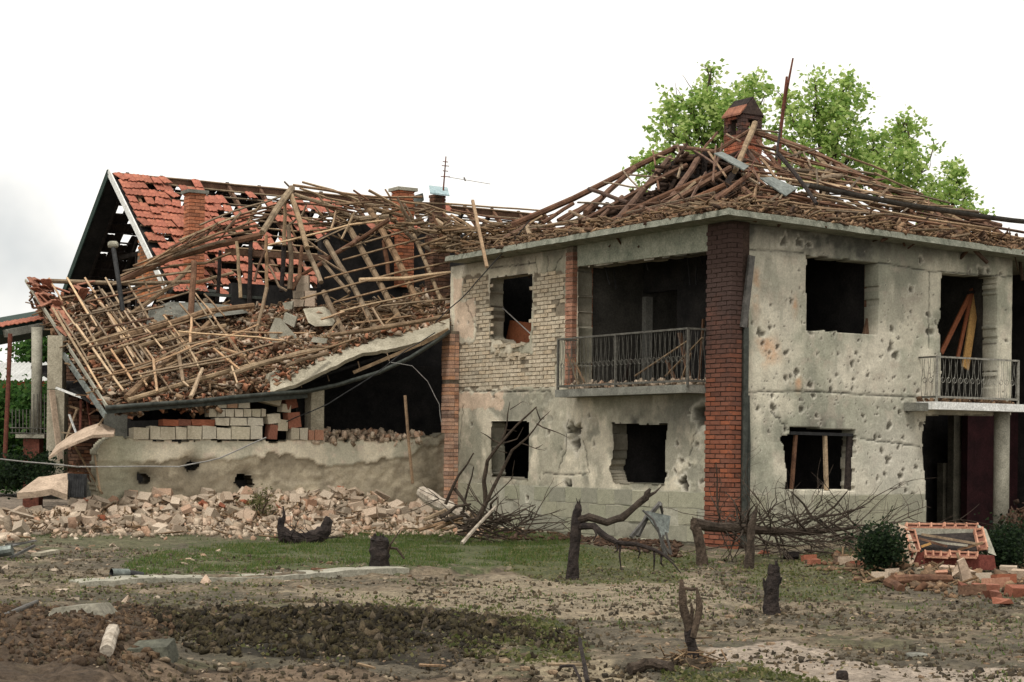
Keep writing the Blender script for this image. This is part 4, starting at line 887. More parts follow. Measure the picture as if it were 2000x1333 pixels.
# ================================================================== MAIN ROOF (burnt-out hip roof on the slab)
roof = MB(); roof.beam(B(0, .05, zslab(0, .05)+.04), B(uB-.5, .05, zslab(uB-.5, .05)+.04), .12, .10)
roof = roof.build('roof_frame', M['wood_dark'], house)
WM_ = 3.7
uR1, zR1 = pixL(1469, 256, WM_); uR2, zR2 = pixL(1318, 290, WM_)
R1, R2 = B(uR1, WM_, zR1), B(uR2, WM_, zR2)
EA = B(-.1, -.1, zslab(-.1, -.1)+.08); EB = B(uB-.3, -.1, zslab(uB-.3, -.1)+.08); ED = B(-.1, 9.0, zslab(-.1, 9)+.08)
PLP = plane3(EA, EB, R1); PRP = plane3(EA, ED, R1)
def prism(parent, items, plane, mat, off=0.0):
    for it in items:
        r = it[-1]; c = it[:-1]; pix = [(c[i], c[i+1]) for i in range(0, len(c), 2)]
        pole(parent, 'rafter' if r > .045 else 'batten', pix, plane, r, mat if isinstance(mat, str) else random.choice(mat), off=off*random.uniform(.3, 1))
WD = ['wood', 'wood_dark', 'wood_dark']
hips = [(1000, 440, 1120, 388, 1237, 329, 1318, 290, .075), (1144, 416, 1190, 372, 1240, 329, .07), (1204, 434, 1237, 395, 1309, 308, .075), (1312, 386, 1363, 311, .07),
        (1090, 432, 1150, 398, .055), (1207, 437, 1300, 412, 1417, 362, .065), (1099, 434, 1186, 378, .05), (1060, 436, 1120, 398, .05), (1160, 440, 1215, 385, .05)]
prism(roof, hips, PLP, 'wood_dark')
prism(roof, [(1153, 374, 1228, 401, .05), (1276, 296, 1288, 374, .03), (1186, 410, 1300, 399, 1414, 389, .03), (1114, 416, 1165, 437, 1210, 440, .045), (1252, 407, 1288, 422, .045), (1336, 284, 1396, 323, .03),
  (1318, 290, 1400, 300, 1469, 256, .05), (1279, 305, 1330, 317, .025), (1219, 338, 1246, 368, .025), (1325, 286, 1335, 335, .03), (1300, 330, 1330, 320, .025), (1340, 300, 1325, 350, .03), (1380, 340, 1350, 395, .035), (1230, 345, 1300, 352, .025),
  (1180, 360, 1260, 372, .025), (1130, 400, 1200, 405, .03), (1290, 400, 1330, 380, .03), (1370, 350, 1290, 415, .04), (1240, 420, 1330, 402, .03), (1020, 448, 1110, 440, .04), (1040, 452, 1160, 448, .03), (980, 452, 1090, 418, .025),
  (1000, 462, 1060, 425, .03), (955, 470, 1040, 455, .03), (1330, 420, 1420, 395, .045), (1350, 410, 1440, 400, .03), (1385, 300, 1420, 350, .035), (1400, 290, 1395, 360, .03), (1402, 262, 1372, 300, .035), (1420, 265, 1448, 280, .03), (1412, 285, 1400, 330, .03), (1385, 405, 1465, 345, .05)], PLP, WD, -.05)
pole(roof, 'rafter', [(1430, 348), (1450, 300), (1470, 253)], PRP, .065, 'wood', off=-.12)
prism(roof, [(1469, 256, 1580, 295, 1700, 355, 1860, 418, 1955, 442, .07), (1511, 322, 1547, 358, 1572, 362, .055), (1634, 322, 1682, 379, 1702, 392, .06), (1529, 331, 1600, 336, 1670, 337, .06), (1480, 275, 1540, 350, .05), (1545, 288, 1590, 345, .05), (1590, 300, 1650, 365, .05), (1700, 352, 1775, 412, .05), (1780, 385, 1830, 425, .05), (1620, 345, 1600, 395, .04), (1455, 290, 1500, 350, 1530, 400, .05)], PRP, WD)
prism(roof, [(1457, 286, 1517, 301, 1568, 325, .035), (1469, 262, 1517, 268, .025), (1518, 319, 1601, 298, .03), (1577, 346, 1658, 337, .03), (1604, 373, 1660, 362, 1724, 355, .03), (1664, 385, 1775, 373, .03), (1496, 364, 1592, 373, 1730, 403, 1859, 410, .03), (1445, 343, 1580, 358, .03),
  (1565, 308, 1580, 338, .03), (1610, 420, 1740, 428, .025), (1772, 415, 1910, 427, .025), (1811, 395, 1812, 420, .02), (1890, 440, 1950, 438, .02), (1500, 390, 1620, 402, .03), (1440, 390, 1530, 398, .03), (1446, 350, 1480, 372, .035), (1490, 300, 1560, 330, .03), (1530, 290, 1560, 300, .025),
  (1560, 320, 1650, 350, .03), (1640, 350, 1760, 385, .025), (1700, 372, 1850, 408, .025), (1540, 372, 1500, 402, .035), (1540, 367, 1518, 400, .025), (1455, 320, 1540, 345, .03), (1600, 325, 1680, 350, .03), (1660, 345, 1610, 350, .02), (1740, 395, 1800, 400, .03), (1835, 418, 1930, 436, .03), (1620, 395, 1700, 425, .03), (1650, 404, 1770, 430, .025),
  (1740, 420, 1840, 432, .02), (1480, 345, 1470, 395, .03), (1466, 340, 1482, 372, .03), (1590, 345, 1592, 375, .03), (1600, 356, 1640, 352, .05), (1490, 275, 1640, 330, .03), (1500, 310, 1700, 360, .03), (1520, 345, 1690, 392, .03), (1560, 352, 1780, 400, .028), (1480, 320, 1520, 372, .04), (1560, 300, 1530, 350, .03), (1625, 318, 1590, 372, .03), (1680, 350, 1640, 392, .03), (1735, 375, 1700, 410, .03), (1790, 398, 1760, 420, .03), (1640, 310, 1730, 345, .03), (1705, 345, 1800, 388, .03), (1450, 330, 1500, 380, .03), (1480, 380, 1580, 400, .035), (1560, 385, 1660, 412, .03)], PRP, ['wood', 'wood', 'wood_dark'], -.12)
_t = random.Random(9); _P = []
while len(_P) < 520:
    _x, _y = _t.uniform(1090, 1450), _t.uniform(285, 432)
    if bool(inpoly(np.array([_x]), np.array([_y]), [(1318, 312), (1340, 300), (1400, 312), (1450, 300), (1452, 400), (1250, 428), (1100, 436), (1200, 408), (1290, 372)])[0]): _P.append(list(at(_x, _y, _t.uniform(32.4, 34.6))))
M['dark_tangle'] = surf('charred_roof_tangle', [(0.022, 0.015, 0.012), (0.085, 0.055, 0.04)], 6, .95, .6, 30, WR, rmode='island')
sticks('timber_tangle', np.array(_P), (.25, .9), (.03, .09), M['dark_tangle'], roof)
fine_done = 0
def inside_tri(p, a, b, c):
    v0, v1, v2 = b-a, c-a, p-a; d00, d01, d11, d20, d21 = v0.dot(v0), v0.dot(v1), v1.dot(v1), v2.dot(v0), v2.dot(v1); dn = d00*d11-d01*d01
    v = (d11*d20-d01*d21)/dn; w = (d00*d21-d01*d20)/dn; return v > 0 and w > 0 and v+w < 1
def fine_battens(parent, a, b, c, nrm, rows, spacing, seglen, jit_, mats, off, keep=1.0, r=.024):
    e = (b-a).normalized(); s = nrm.cross(e).normalized(); s = s if s.z > 0 else -s; L = (b-a).length
    for k in range(rows):
        t = 0
        while t < L:
            ln = random.uniform(*seglen); o = a+e*t+s*(.2+k*spacing+random.gauss(0, .05)); q = o+(e*math.cos(j)+s*math.sin(j))*ln if (j := random.gauss(0, jit_)) is not None else o
            mid = o.lerp(q, .5)
            if inside_tri(o, a, b, c) and inside_tri(q, a, b, c) and random.random() < keep:
                m = MB(); m.tube(noisy([o+nrm*off*random.uniform(.3, 1.2), q+nrm*off*random.uniform(.3, 1.2)], 3, .012), r*random.uniform(.8, 1.2), 4); m.build('batten', M[random.choice(mats)], parent)
            t += ln*random.uniform(.7, 1.1)
def fine_rafters(parent, a, b, c, nrm, spacing, jit_, mats, off, r=.05, keep=.9):
    e = (b-a).normalized(); s = nrm.cross(e).normalized(); s = s if s.z > 0 else -s; L = (b-a).length; t = .4
    while t < L:
        d = (s*math.cos(j := random.gauss(0, jit_))+e*math.sin(j)); o = a+e*t+nrm*off; q = o; k = 0
        while inside_tri(q+d*.1-nrm*off, a, b, c) and k < 70: q = q+d*.1; k += 1
        q = o.lerp(q, random.uniform(.6, 1.0))
        if k > 6 and random.random() < keep: m = MB(); m.tube(noisy([o, q], 4, .02), [r*random.uniform(.8, 1.1)]*5, 6, jit=.06); m.build('rafter', M[random.choice(mats)], parent)
        t += spacing*random.uniform(.7, 1.3)
fine_rafters(roof, EA, EB, R1, PLP[1], .8, .3, ['wood_dark', 'wood'], .02, .05, .8)
fine_rafters(roof, EA, ED, R1, PRP[1], .62, .12, ['wood_dark', 'wood_dark', 'wood'], -.02)
fine_battens(roof, EA, ED, R1, PRP[1], 13, .27, (1.0, 2.8), .10, ['wood', 'wood_dark', 'wood_pale', 'wood'], .07, .8)
fine_battens(roof, EA, EB, R1, PLP[1], 3, .25, (.8, 2.2), .15, ['wood', 'wood_dark', 'wood_pale'], .05, .6)
# iron bars, sheets and the fallen gutter on the right-hand slope
pole(roof, 'iron_bar', [(1450, 362), (1470, 325), (1505, 322)], PRP, .012, 'rust', off=-.15)
pole(roof, 'iron_bar', [(1425, 330), (1453, 292), (1500, 325)], PRP, .012, 'rust', off=-.15)
pole(roof, 'burnt_rafter', [(1512, 322), (1545, 362), (1586, 421)], PRP, .045, 'char', off=-.2)
pole(roof, 'burnt_rafter', [(1520, 262), (1512, 322)], PRP, .03, 'char', off=-.1)
def sheet(pix, plane, off, th, name, mat, label, cat, group=None):
    P = [on_plane(*q, *plane)-plane[1]*o for q, o in zip(pix, off)]; m = MB(); n_ = plane[1]*th
    m.hexa([p for p in P]+[p+n_ for p in P]); return tag(m.build(name, M[mat]), label, cat, group)
sheet([(1384, 329), (1400, 326), (1452, 354), (1442, 362)], PRP, [-.25]*4, .02, 'zinc_sheet', 'zinc', 'narrow grey sheet lying across the front hip of the wrecked roof below the chimney', 'metal sheet')
sheet([(1475, 372), (1500, 370), (1550, 386), (1530, 396)], PRP, [-.2, -.2, -.15, -.1], .02, 'zinc_sheet', 'zinc', 'crumpled grey sheet among timbers above the roof slab at the end of the long gutter', 'metal sheet')
g1, g2 = on_plane(1566, 384, *PRP)-PRP[1]*-.25, on_plane(2010, 466, *PRP)-PRP[1]*-.35
m = MB()
d_ = (g2-g1); x_ = Vector((0, 0, 1)); y_ = d_.cross(x_).normalized()
ang = [math.pi*(k/8)+math.pi*.95 for k in range(9)]; rr = .085
pr = [y_*math.cos(a)*rr+x_*math.sin(a)*rr for a in ang]; pr2 = [p*.86 for p in pr][::-1]; ring = pr+pr2; k = len(ring)
for t in range(9):
    c_ = g1.lerp(g2, t/8)+Vector((0, 0, random.uniform(-.01, .01)-.06*math.sin(t/8*math.pi))); m.v += [tuple(c_+q) for q in ring]
for t in range(8):
    for i in range(k): m.f.append((t*k+i, t*k+(i+1) % k, (t+1)*k+(i+1) % k, (t+1)*k+i))
m.f += [tuple(range(k)), tuple(8*k+i for i in range(k))]
tag(m.build('gutter', M['gutter_grey']), 'long dark gutter lying down the right slope of the wrecked roof', 'gutter')
# debris on the slab: a dark heap inside the roof and a band of bits along the edges
def inside_roof(n, lo=0.05, hi=.95, umax=None):
    out = []
    while len(out) < n:
        u = random.uniform(-.15, (umax or uB-.4)); w = random.uniform(-.15, 7.5); z0 = zslab(u, w)
        p0 = B(u, w, z0)
        def top(pl): return pl[0].z-((p0.x-pl[0].x)*pl[1].x+(p0.y-pl[0].y)*pl[1].y)/pl[1].z
        zt = min(top(PLP), top(PRP), z0+max(0, (uB-.3-u))*.78+.02, zR1); 
        if zt < z0: zt = z0+.02
        out.append((p0.x, p0.y, z0+(zt-z0)*random.uniform(lo, hi)))
    return np.array(out)
M['tangle'] = surf('charred_tangle', [(0.035, 0.024, 0.018), (0.12, 0.08, 0.058)], 6, .95, .6, 30, WR, rmode='island')
P = inside_roof(650, 0, .40); sticks('timber_tangle', P, (.3, 1.2), (.025, .06), M['tangle'], roof)
P = inside_roof(420, .2, .75, umax=3.0); sticks('timber_tangle', P, (.3, .9), (.02, .05), M['tangle'], roof)
n = 3600; U_ = np.concatenate([RNG.uniform(-.3, uB-.3, n), RNG.uniform(-.34, .5, n)]); Wn = np.concatenate([RNG.uniform(-.33, .45, n), RNG.uniform(-.3, 8.4, n)])
edge = np.minimum(U_+.36, Wn+.36); hh = sstep(0, .35, edge)*.22
Pd = np.array([list(B(u, w, zslab(u, w)+.01+h*random.random())) for u, w, h in zip(U_, Wn, hh)])
scatter('roof_rubble', CUBE, Pd, RNG.uniform(.015, .085, (len(Pd), 1))*np.array([1.8, 1, .35]), rots(len(Pd), .5), M['debris'], roof, jit=.15)['kind'] = 'stuff'
k = RNG.random(len(Pd)) < .045
sticks('splinters', Pd[k]+np.array([0, 0, .06]), (.2, .8), (.015, .045), M['sticks'], roof, dirs=[DL, DR, DL+DR, DL-DR], tilt=.35)
# a bed of brown debris under the right-hand slope
def bed(name, loA, loB, hiB, hiA, nu, nv, amp, mat, parent, drop=0.0, seed=0, nrm=None):
    """a rough sheet between two polylines of points (low edge loA->loB ..., given as lists)"""
    def pl(P, t):
        L = [0]; 
        for a, b in zip(P[:-1], P[1:]): L.append(L[-1]+(b-a).length)
        x = t*L[-1]
        for i in range(len(P)-1):
            if x <= L[i+1]+1e-9: return P[i].lerp(P[i+1], (x-L[i])/max(1e-9, L[i+1]-L[i]))
        return P[-1]
    V = []
    for j in range(nv+1):
        for i in range(nu+1):
            V.append(pl(loA, i/nu).lerp(pl(hiA, i/nu), j/nv))
    V = np.array([list(v) for v in V]); ii, jj = np.meshgrid(np.arange(nu+1), np.arange(nv+1)); ii = ii.ravel(); jj = jj.ravel()
    h = (fbm(V[:, 0]*1.6+seed, V[:, 1]*1.6+V[:, 2], 4)-.45)*amp+(fbm(V[:, 0]*7+seed, V[:, 1]*5+V[:, 2]*7, 3)-.5)*amp*.35
    N_ = np.array(nrm if nrm is not None else (0, -.5, .85)); V = V+h[:, None]*N_-np.array([0, 0, drop])
    idx = (np.arange(nv)[:, None]*(nu+1)+np.arange(nu)[None]); q = np.stack([idx, idx+1, idx+nu+2, idx+nu+1], -1).reshape(-1, 4)
    o = place(mesh_np(name, V, q, mat, smooth=True), name, parent); return o, V
def bed_scatter(name, V, n, size, mat, parent, lift=.03, proto=CUBE, flat=(1.5, 1, .5)):
    k = RNG.integers(0, len(V), n); P = V[k]+RNG.normal(0, .05, (n, 3)); P[:, 2] += lift
    o = scatter(name, proto, P, RNG.uniform(*size, (n, 1))*np.array(flat), rots(n, .8), mat, parent, jit=.15); o['kind'] = 'stuff'; return o
o, Vb = bed('debris_bed', [B(.1, .1, zslab(0, 0)+.16), B(.1, 8.2, zslab(0, 8.2)+.16)], None, None, [R1-DL*.1+Vector((0, 0, -.9)), B(uR1, 8.0, zslab(0, 8)+.3)], 90, 26, .45, M['debris_base'], roof, drop=.12, nrm=(0.3, -.4, .85)); o['kind'] = 'stuff'
bed_scatter('roof_rubble', Vb, 1300, (.02, .08), M['debris'], roof, flat=(1.8, 1, .3)); k = RNG.integers(0, len(Vb), 90)
sticks('splinters', Vb[k]+np.array([0, 0, .1]), (.4, 1.1), (.015, .035), M['sticks'], roof, dirs=[DR, DR, DL, UP*.4-DL], tilt=.3)
for i in range(26):
    px, py = random.uniform(1310, 1450), random.uniform(325, 405); p = at(px, py, random.uniform(32.2, 33.6)); m = MB(); d_ = Vector((random.gauss(0, .5), random.gauss(0, .4), random.gauss(.3, .5))).normalized()*random.uniform(.15, .38); m.beam(p-d_, p+d_, random.uniform(.05, .12), .03, up=Vector((0, -1, .4))); m.build('burnt_board', M['char'], roof)

# ---- main chimney with its little gabled cap
ch = MB(); yc = 33.4
cc = at(1450, 262, yc); cc.z = 0
def CB(a, b, z): return cc+DL*a+DR*b+UP*z
z0c, z1c = at(1450, 300, yc).z-.4, at(1450, 222, yc+.0).z; wl, wrr = .54, .48
zt_c = at(1470, 194, yc+.2).z
zh0, zh1 = at(1450, 262, yc).z, at(1450, 232, yc).z
ch.box(CB(.012, .012, z0c), DL*(wl-.024), DR*(wrr-.024), UP*(zh0-z0c-.005))
for (a, b) in ((.01, .01), (wl-.17, .01), (.01, wrr-.15), (wl-.17, wrr-.15)): ch.box(CB(a, b, zh0-.004), DL*.16, DR*.14, UP*(zh1-zh0+.008))
ch.box(CB(.012, .012, zh1+.005), DL*(wl-.024), DR*(wrr-.024), UP*(z1c-zh1))
g = [CB(-.03, -.03, z1c+.006), CB(-.03, wrr+.03, z1c+.006), CB(-.03, wrr/2, zt_c), CB(wl+.03, -.03, z1c+.006), CB(wl+.03, wrr+.03, z1c+.006), CB(wl+.03, wrr/2, zt_c)]
n0 = len(ch.v); ch.v += [tuple(p) for p in g]; ch.f += [(n0, n0+1, n0+2), (n0+3, n0+5, n0+4), (n0, n0+2, n0+5, n0+3), (n0+1, n0+4, n0+5, n0+2), (n0, n0+3, n0+4, n0+1)]
M['chim_brick'] = pillar_mat('chimney_brick', [(0.28, 0.09, 0.05), (0.46, 0.18, 0.10)], 'island')
for nd in M['chim_brick'].node_tree.nodes:
    if nd.type == 'MAP_RANGE': nd.inputs['From Min'].default_value = 8.9; nd.inputs['From Max'].default_value = 9.8
chim = ch.build('chimney', surf('sooty_mortar', [(0.03, 0.022, 0.02), (0.08, 0.055, 0.045)], 8, .95, .4, 30), house)
def chim_faces(parent, org, U, N, w, z0, z1, hole, mat, gable=None):
    mb = MB(); r = 0; z = z0
    while z < z1+(gable or 0):
        zz = z; s = -(.06 if r % 2 else 0)
        lim0, lim1 = 0, w
        if gable and zz > z1: t = (zz-z1)/gable; lim0, lim1 = w/2*t, w-w/2*t
        while s < lim1:
            a, b = max(s, lim0), min(s+.12-.008, lim1); mid = (a+b)/2
            if b-a > .02 and not (hole and hole[0] < mid < hole[1] and hole[2] < zz < hole[3]):
                mb.box(org+U*a+UP*zz+N*random.uniform(-.004, .004)-N*.03, U*(b-a), N*.045, UP*.062)
            s += .12
        z += .072; r += 1
    q = place(mb.mesh('bricks', mat), 'bricks', parent); q['kind'] = 'stuff'
chim_faces(chim, CB(0, 0, 0), DR, -DL, wrr, z0c, z1c-.0, (.15, wrr-.14, zh0, zh1), M['chim_brick'], zt_c-z1c)
chim_faces(chim, CB(0, 0, 0), DL, -DR, wl, z0c, z1c-.07, (.16, wl-.16, zh0, zh1), M['chim_brick'])
m = MB(); q = [CB(-.01, -.07, z1c-.03), CB(wl+.0, -.07, z1c-.03), CB(wl+.0, wrr/2, zt_c+.0), CB(-.01, wrr/2, zt_c+.0)]; nn = Vector((0, 0, .035))
q2 = [q[0], q[1], q[1].lerp(q[2], .55), q[0].lerp(q[3], .55)]; m.hexa(q2+[p+nn for p in q2]); m.build('cap_tile', surf('sooty_cap_tile', [(.12, .05, .035), (.34, .15, .09)], 6, .9, .4, 30), chim); m = MB(); q2 = [q[0].lerp(q[3], .56), q[1].lerp(q[2], .56), q[2], q[3]]; m.hexa(q2+[p+nn for p in q2]); m.build('cap_slab', M['char'], chim)
m = MB(); q = [CB(-.01, wrr/2+.01, zt_c), CB(wl, wrr/2+.01, zt_c), CB(wl, wrr+.04, z1c-.03), CB(-.01, wrr+.04, z1c-.03)]; m.hexa(q+[p+nn for p in q]); m.build('cap_slab', M['char'], chim)

# ================================================================== FAR HOUSE (steep red-tiled roof, half stripped)
FA = at(220, 335, 40.0); FAx = FA.copy()
far = thing('tiled_house', 'house behind the ruin with steep red tiled roof partly stripped and open dark gable', 'house', (FA.x+5, FA.y+3, 0))
FL = 11.9; FHW = 3.55; FZE = at(304, 502, FA.y-2.64*DL.y).z; sl_t = (FA.z-FZE)/2.64; ZE = FA.z-sl_t*FHW
def FR(a, b, off=0, side=1):
    """a metres along the ridge, b metres down the slope; side 1 = towards the camera"""
    k = b/math.hypot(1, sl_t); nrm = (-DL*side*sl_t+UP).normalized()
    return FA+DR*a-DL*(side*k)-UP*(k*sl_t)+nrm*off
SLen = FHW*math.hypot(1, sl_t)
def fprob(a, b, side):
    n = float(fbm(a*1.5+side*50, b*1.5, 3))
    if side == 1:
        if a < 1.35: p = .95 if n > .36 else .55
        elif a < 3.3: p = .9 if n > .56 and b > .4 else (.9 if (a < 2.0 and b > 1.3) else .1)
        elif a < 5.6: p = .84 if n > .52 and .35 < b < 2.2 else .05
        elif a < 8.2: p = .8 if n > .57 and .5 < b < 1.5 else .02
        else: p = .04 if n > .4 else .2
        if b > SLen-.9 and a > 2: p = .45
    else:
        p = .965 if n > .36 else .4
        if a > 4 and b < .7: p = .05
        if a > 8.6: p = .07
    return p
def tile_proto():
    m = MB(); cols = 5; w, L, t = .205, .36, .014
    prof = [0, .018, .004, .018, 0]
    for j in (0, 1):
        for i in range(cols):
            x = -w/2+w*i/(cols-1); m.v.append((x, -L/2+L*j, prof[i])); 
    for j in (0, 1):
        for i in range(cols):
            x = -w/2+w*i/(cols-1); m.v.append((x, -L/2+L*j, prof[i]-t))
    for i in range(cols-1):
        m.f.append((i, i+1, cols+i+1, cols+i)); m.f.append((2*cols+i, 3*cols+i, 3*cols+i+1, 2*cols+i+1)); m.f.append((i, 2*cols+i, 2*cols+i+1, i+1)); m.f.append((cols+i, cols+i+1, 3*cols+i+1, 3*cols+i))
    m.f.append((0, cols, 3*cols, 2*cols)); m.f.append((cols-1, 3*cols-1, 4*cols-1, 2*cols-1)); return m
TP = tile_proto(); TME = TP.mesh('roof_tile', M['tile'])
froof = MB(); froof.beam(FR(0, .1, -.08), FR(FL, .1, -.08), .08, .12); froof = froof.build('roof', M['wood_dark'], far)
cand = []
for side in (1, -1):
    nrm = (-DL*side*sl_t+UP).normalized(); dn = (FR(0, 1, 0, side)-FR(0, 0, 0, side)).normalized()
    rows = int(SLen/.305)
    for r in range(rows):
        b = .12+r*.305+.15
        for c in range(int(FL/.205)):
            a = .12+c*.205
            if random.random() > fprob(a, b, side): continue
            slip = random.random() < (.22 if a < 1.4 else .42)
            rot = random.gauss(0, .22 if slip else .03); bb = b+(random.uniform(0, .14) if slip else random.gauss(0, .012)); off = .05+(random.uniform(0, .05) if slip else 0)
            X = DR*1.0; Y = dn; Xr = X*math.cos(rot)+Y*math.sin(rot); Yr = -X*math.sin(rot)+Y*math.cos(rot)
            tl = .085+random.uniform(-.03, .09)+(.05 if slip else 0); Yr = (Yr*1.0+nrm*tl).normalized(); Zr = Xr.cross(Yr)
            if Zr.dot(nrm) < 0: Xr = -Xr; Zr = -Zr
            cand.append((side, a, basis(Xr, Yr, Zr, FR(a, bb, off, side))))
cnt = 0; rest = MB(); restb = MB()
for side, a, Mx in cand:
    if side == -1:
        n0 = len(restb.v); restb.v += [tuple(Mx @ Vector(v)) for v in TP.v]; restb.f += [tuple(i+n0 for i in f) for f in TP.f]
    elif cnt < 298: place(TME, 'roof_tile', froof, Mx); cnt += 1
    else:
        n0 = len(rest.v); rest.v += [tuple(Mx @ Vector(v)) for v in TP.v]; rest.f += [tuple(i+n0 for i in f) for f in TP.f]
place(rest.mesh('roof_tiles', M['tile_stuff']), 'roof_tiles', froof)['kind'] = 'stuff'
place(restb.mesh('roof_tiles', M['tile_dark']), 'roof_tiles', froof)['kind'] = 'stuff'
for side in (1, -1):
    for i in range(int(SLen/.305)):
        b = .10+i*.305
        L1 = FL-random.uniform(0, .3)
        if side == -1 and i > 5: L1 = 9.0
        m = MB(); p, q = FR(.02, b, .015, side), FR(L1, b, .015, side)
        m.tube(noisy([p, q], 12, .012), .022, 4); m.build('batten', M['wood'] if side == 1 else M['char'], froof)  # back-slope battens blackened: the roof's inner shade is in their colour
    a = .35
    while a < FL:
        m = MB(); m.beam(FR(a, -.02, -.055, side), FR(a+random.uniform(-.05, .05), SLen-.02, -.055, side), .07, .10, up=-DL*side); m.build('rafter', M['wood_dark'] if side == 1 else M['char'], froof); a += .82  # same painted shade on the back-slope rafters
# gable: barge boards, inner brick wall, beams
def gab(t, z, inn=0.0): return Vector((FA.x, FA.y, 0))+DL*t+UP*z+DR*inn
def gz(t): return FA.z-sl_t*abs(t)
for sg, mt, nm, wd in ((-1, 'white', 'barge_board', .16), (1, 'green', 'barge_board', .18)):
    m = MB(); a, b = gab(0, FA.z+.06, -.10), gab(sg*(FHW+.05), gz(FHW)+.02, -.10); m.beam(a-UP*wd/2, b-UP*wd/2, .03, wd, up=UP); m.build(nm, M[mt], far)
for sg in (1, -1):
    m = MB(); a, b = FR(-.1, .02, .0, sg), FR(-.1, SLen, .0, sg); m.beam(a-UP*.10+DR*.25, b-UP*.10+DR*.25, .5, .02, up=UP); m.build('soffit_board', M['soot'], far)
bw = MB(); tA = -.75; zb = ZE-.1
bw.poly([gab(tA, zb, .35), gab(-FHW+.15, zb, .35), gab(-FHW+.15, gz(FHW)+.0, .35), gab(tA-.1, gz(tA)-.85, .35), gab(tA+.1, gz(tA)-1.6, .35)])
bwo = bw.build('gable_wall', core, far)
gpoly = [(tA+.1, gz(tA)-1.6), (tA-.1, gz(tA)-.85), (-2.2, gz(2.2)-.12), (-FHW+.1, gz(FHW)+.02), (-FHW+.1, zb), (tA+.05, zb)]
M['gbrick'] = surf('orange_brown_brick', [(0.30, 0.13, 0.06), (0.46, 0.22, 0.11)], 6, .92, .4, 40, BR)
brick_wall(bwo, gab(0, 0, .345), DL, -DR, -FHW+.1, .1+tA+.1, zb, FA.z, 'gbrick', 'brick_stuff', want=lambda s, z: bool(inpoly(np.array([s+random.uniform(-.08, .08)]), np.array([z]), gpoly)[0]), limit=150, dep=.04)
for z_, t1, t2 in ((FA.z-1.75, -1.9, 1.9), (FA.z-2.75, -3.0, 3.0)):
    m = MB(); m.beam(gab(t1, z_, .9), gab(t2, z_, .9), .09, .1); m.build('tie_beam', M['char'], far)
for t in (.5, 1.0, 1.5):
    m = MB(); m.beam(gab(t, ZE-.2, .8), gab(t+.05, gz(t)-1.4, .8), .06, .06, up=DR); m.build('stud', M['char'], far)
# body walls and eave gutter
m = MB(); m.box(gab(-FHW+.35, -.3, .3), DR*(FL-.5), DL*(.3), UP*(ZE-.05)); m.build('wall', surf('old_grey_render', [(0.16, 0.145, 0.11), (0.30, 0.27, 0.21)], 2, .95, .4, 30), far)
m = MB(); m.box(gab(FHW-.65, -.3, .3), DR*(FL-.5), DL*(.3), UP*(ZE-.05)); m.build('wall', M['concrete_dark'], far)
m = MB(); m.tube([gab(-FHW-.06, ZE-.03, 0), gab(-FHW-.06, ZE-.07, FL)], .06, 8); m.build('gutter', M['gutter'], far)
m = MB(); m.box(gab(-FHW+.7, ZE-.5, .4), DR*(FL-3.4), DL*(2*FHW-1.4), UP*.12); m.build('attic_floor', M['char'], far)
# added black crosswall (built further down) that keeps the middle of the ruin dark
def chimney_block(name, px0, px1, py0, py1, Y, mat, label=None, cap=None, parent=None, sz=.42, lim=0, tilt=0):
    c_ = at((px0+px1)/2, py1, Y); wx = (px1-px0)/F*Y; top = at((px0+px1)/2, py0, Y).z
    a = wx/(DR.x+abs(DL.x)*.9); 
    o = Vector((at(px0, py1, Y).x, Y, 0))+DL*0; o = Vector((at(px0, py1, Y).x+abs(DL.x)*a*.9, Y, 0))
    z0 = at(px0, py1, Y).z
    m_ = MB(); m_.box(o+DL*.01+DR*.01+UP*z0, DL*(a*.9-.02), DR*(a-.02), UP*(top-z0)); p = m_.build(name, core, parent)
    if parent is None: tag(p, label, 'chimney')
    for (U, N, w) in ((DR, -DL, a), (DL, -DR, a*.9)):
        mb = MB(); z = z0; r = 0
        while z < top-.02:
            s = -(.11 if r % 2 else 0)
            while s < w:
                x0, x1 = max(s, 0), min(s+.215, w)
                if x1-x0 > .02: mb.box(o+U*x0+UP*z-N*(.03+random.uniform(-.004, .004)), U*(x1-x0), N*.045, UP*.062)
                s += .225
            z += .075; r += 1
        q = place(mb.mesh('bricks', mat), 'bricks', p); q['kind'] = 'stuff'
    if cap:
        m_ = MB(); m_.box(o-DL*.06-DR*.06+UP*(top+.003), DL*(a*.9+.12), DR*(a+.12), UP*.07); m_.build('chimney_cap', M[cap], p)
    return p, o, a, top
M['cbrick'] = surf('chimney_brown_brick', [(0.32, 0.13, 0.07), (0.48, 0.21, 0.12)], 6, .92, .4, 40, BR, rmode='island')
M['dbrick'] = surf('burnt_brown_brick', [(0.09, 0.055, 0.038), (0.20, 0.12, 0.08)], 6, .92, .4, 40, BR, rmode='island')
chimney_block('chimney', 354, 396, 377, 560, 37.3, M['cbrick'], 'slim orange brick chimney rising in front of the red tiled roof', 'concrete_dark')
chimney_block('chimney', 762, 806, 372, 560, 37.6, M['cbrick'], 'wide brown brick chimney with thin concrete cap left of the blue sheet', 'concrete')
p, o, a, top = chimney_block('chimney', 836, 868, 380, 540, 38.2, M['dbrick'], 'smoke stained chimney covered with a bent pale blue sheet, aerial mast beside it', None)
m = MB(); q = [at(838, 365, 38.0), at(874, 369, 38.4), at(878, 384, 38.0), at(840, 379, 37.7)]; n_ = Vector((0, 0, .03)); m.hexa(q+[v+n_ for v in q])
tag(m.build('metal_sheet', M['blue']), 'pale blue bent sheet lying on the smoke stained chimney', 'metal sheet')
m = MB(); q = [at(806, 386, 37.5), at(826, 380, 37.9), at(828, 392, 38.0), at(812, 404, 37.6)]; m.hexa(q+[v+n_ for v in q])
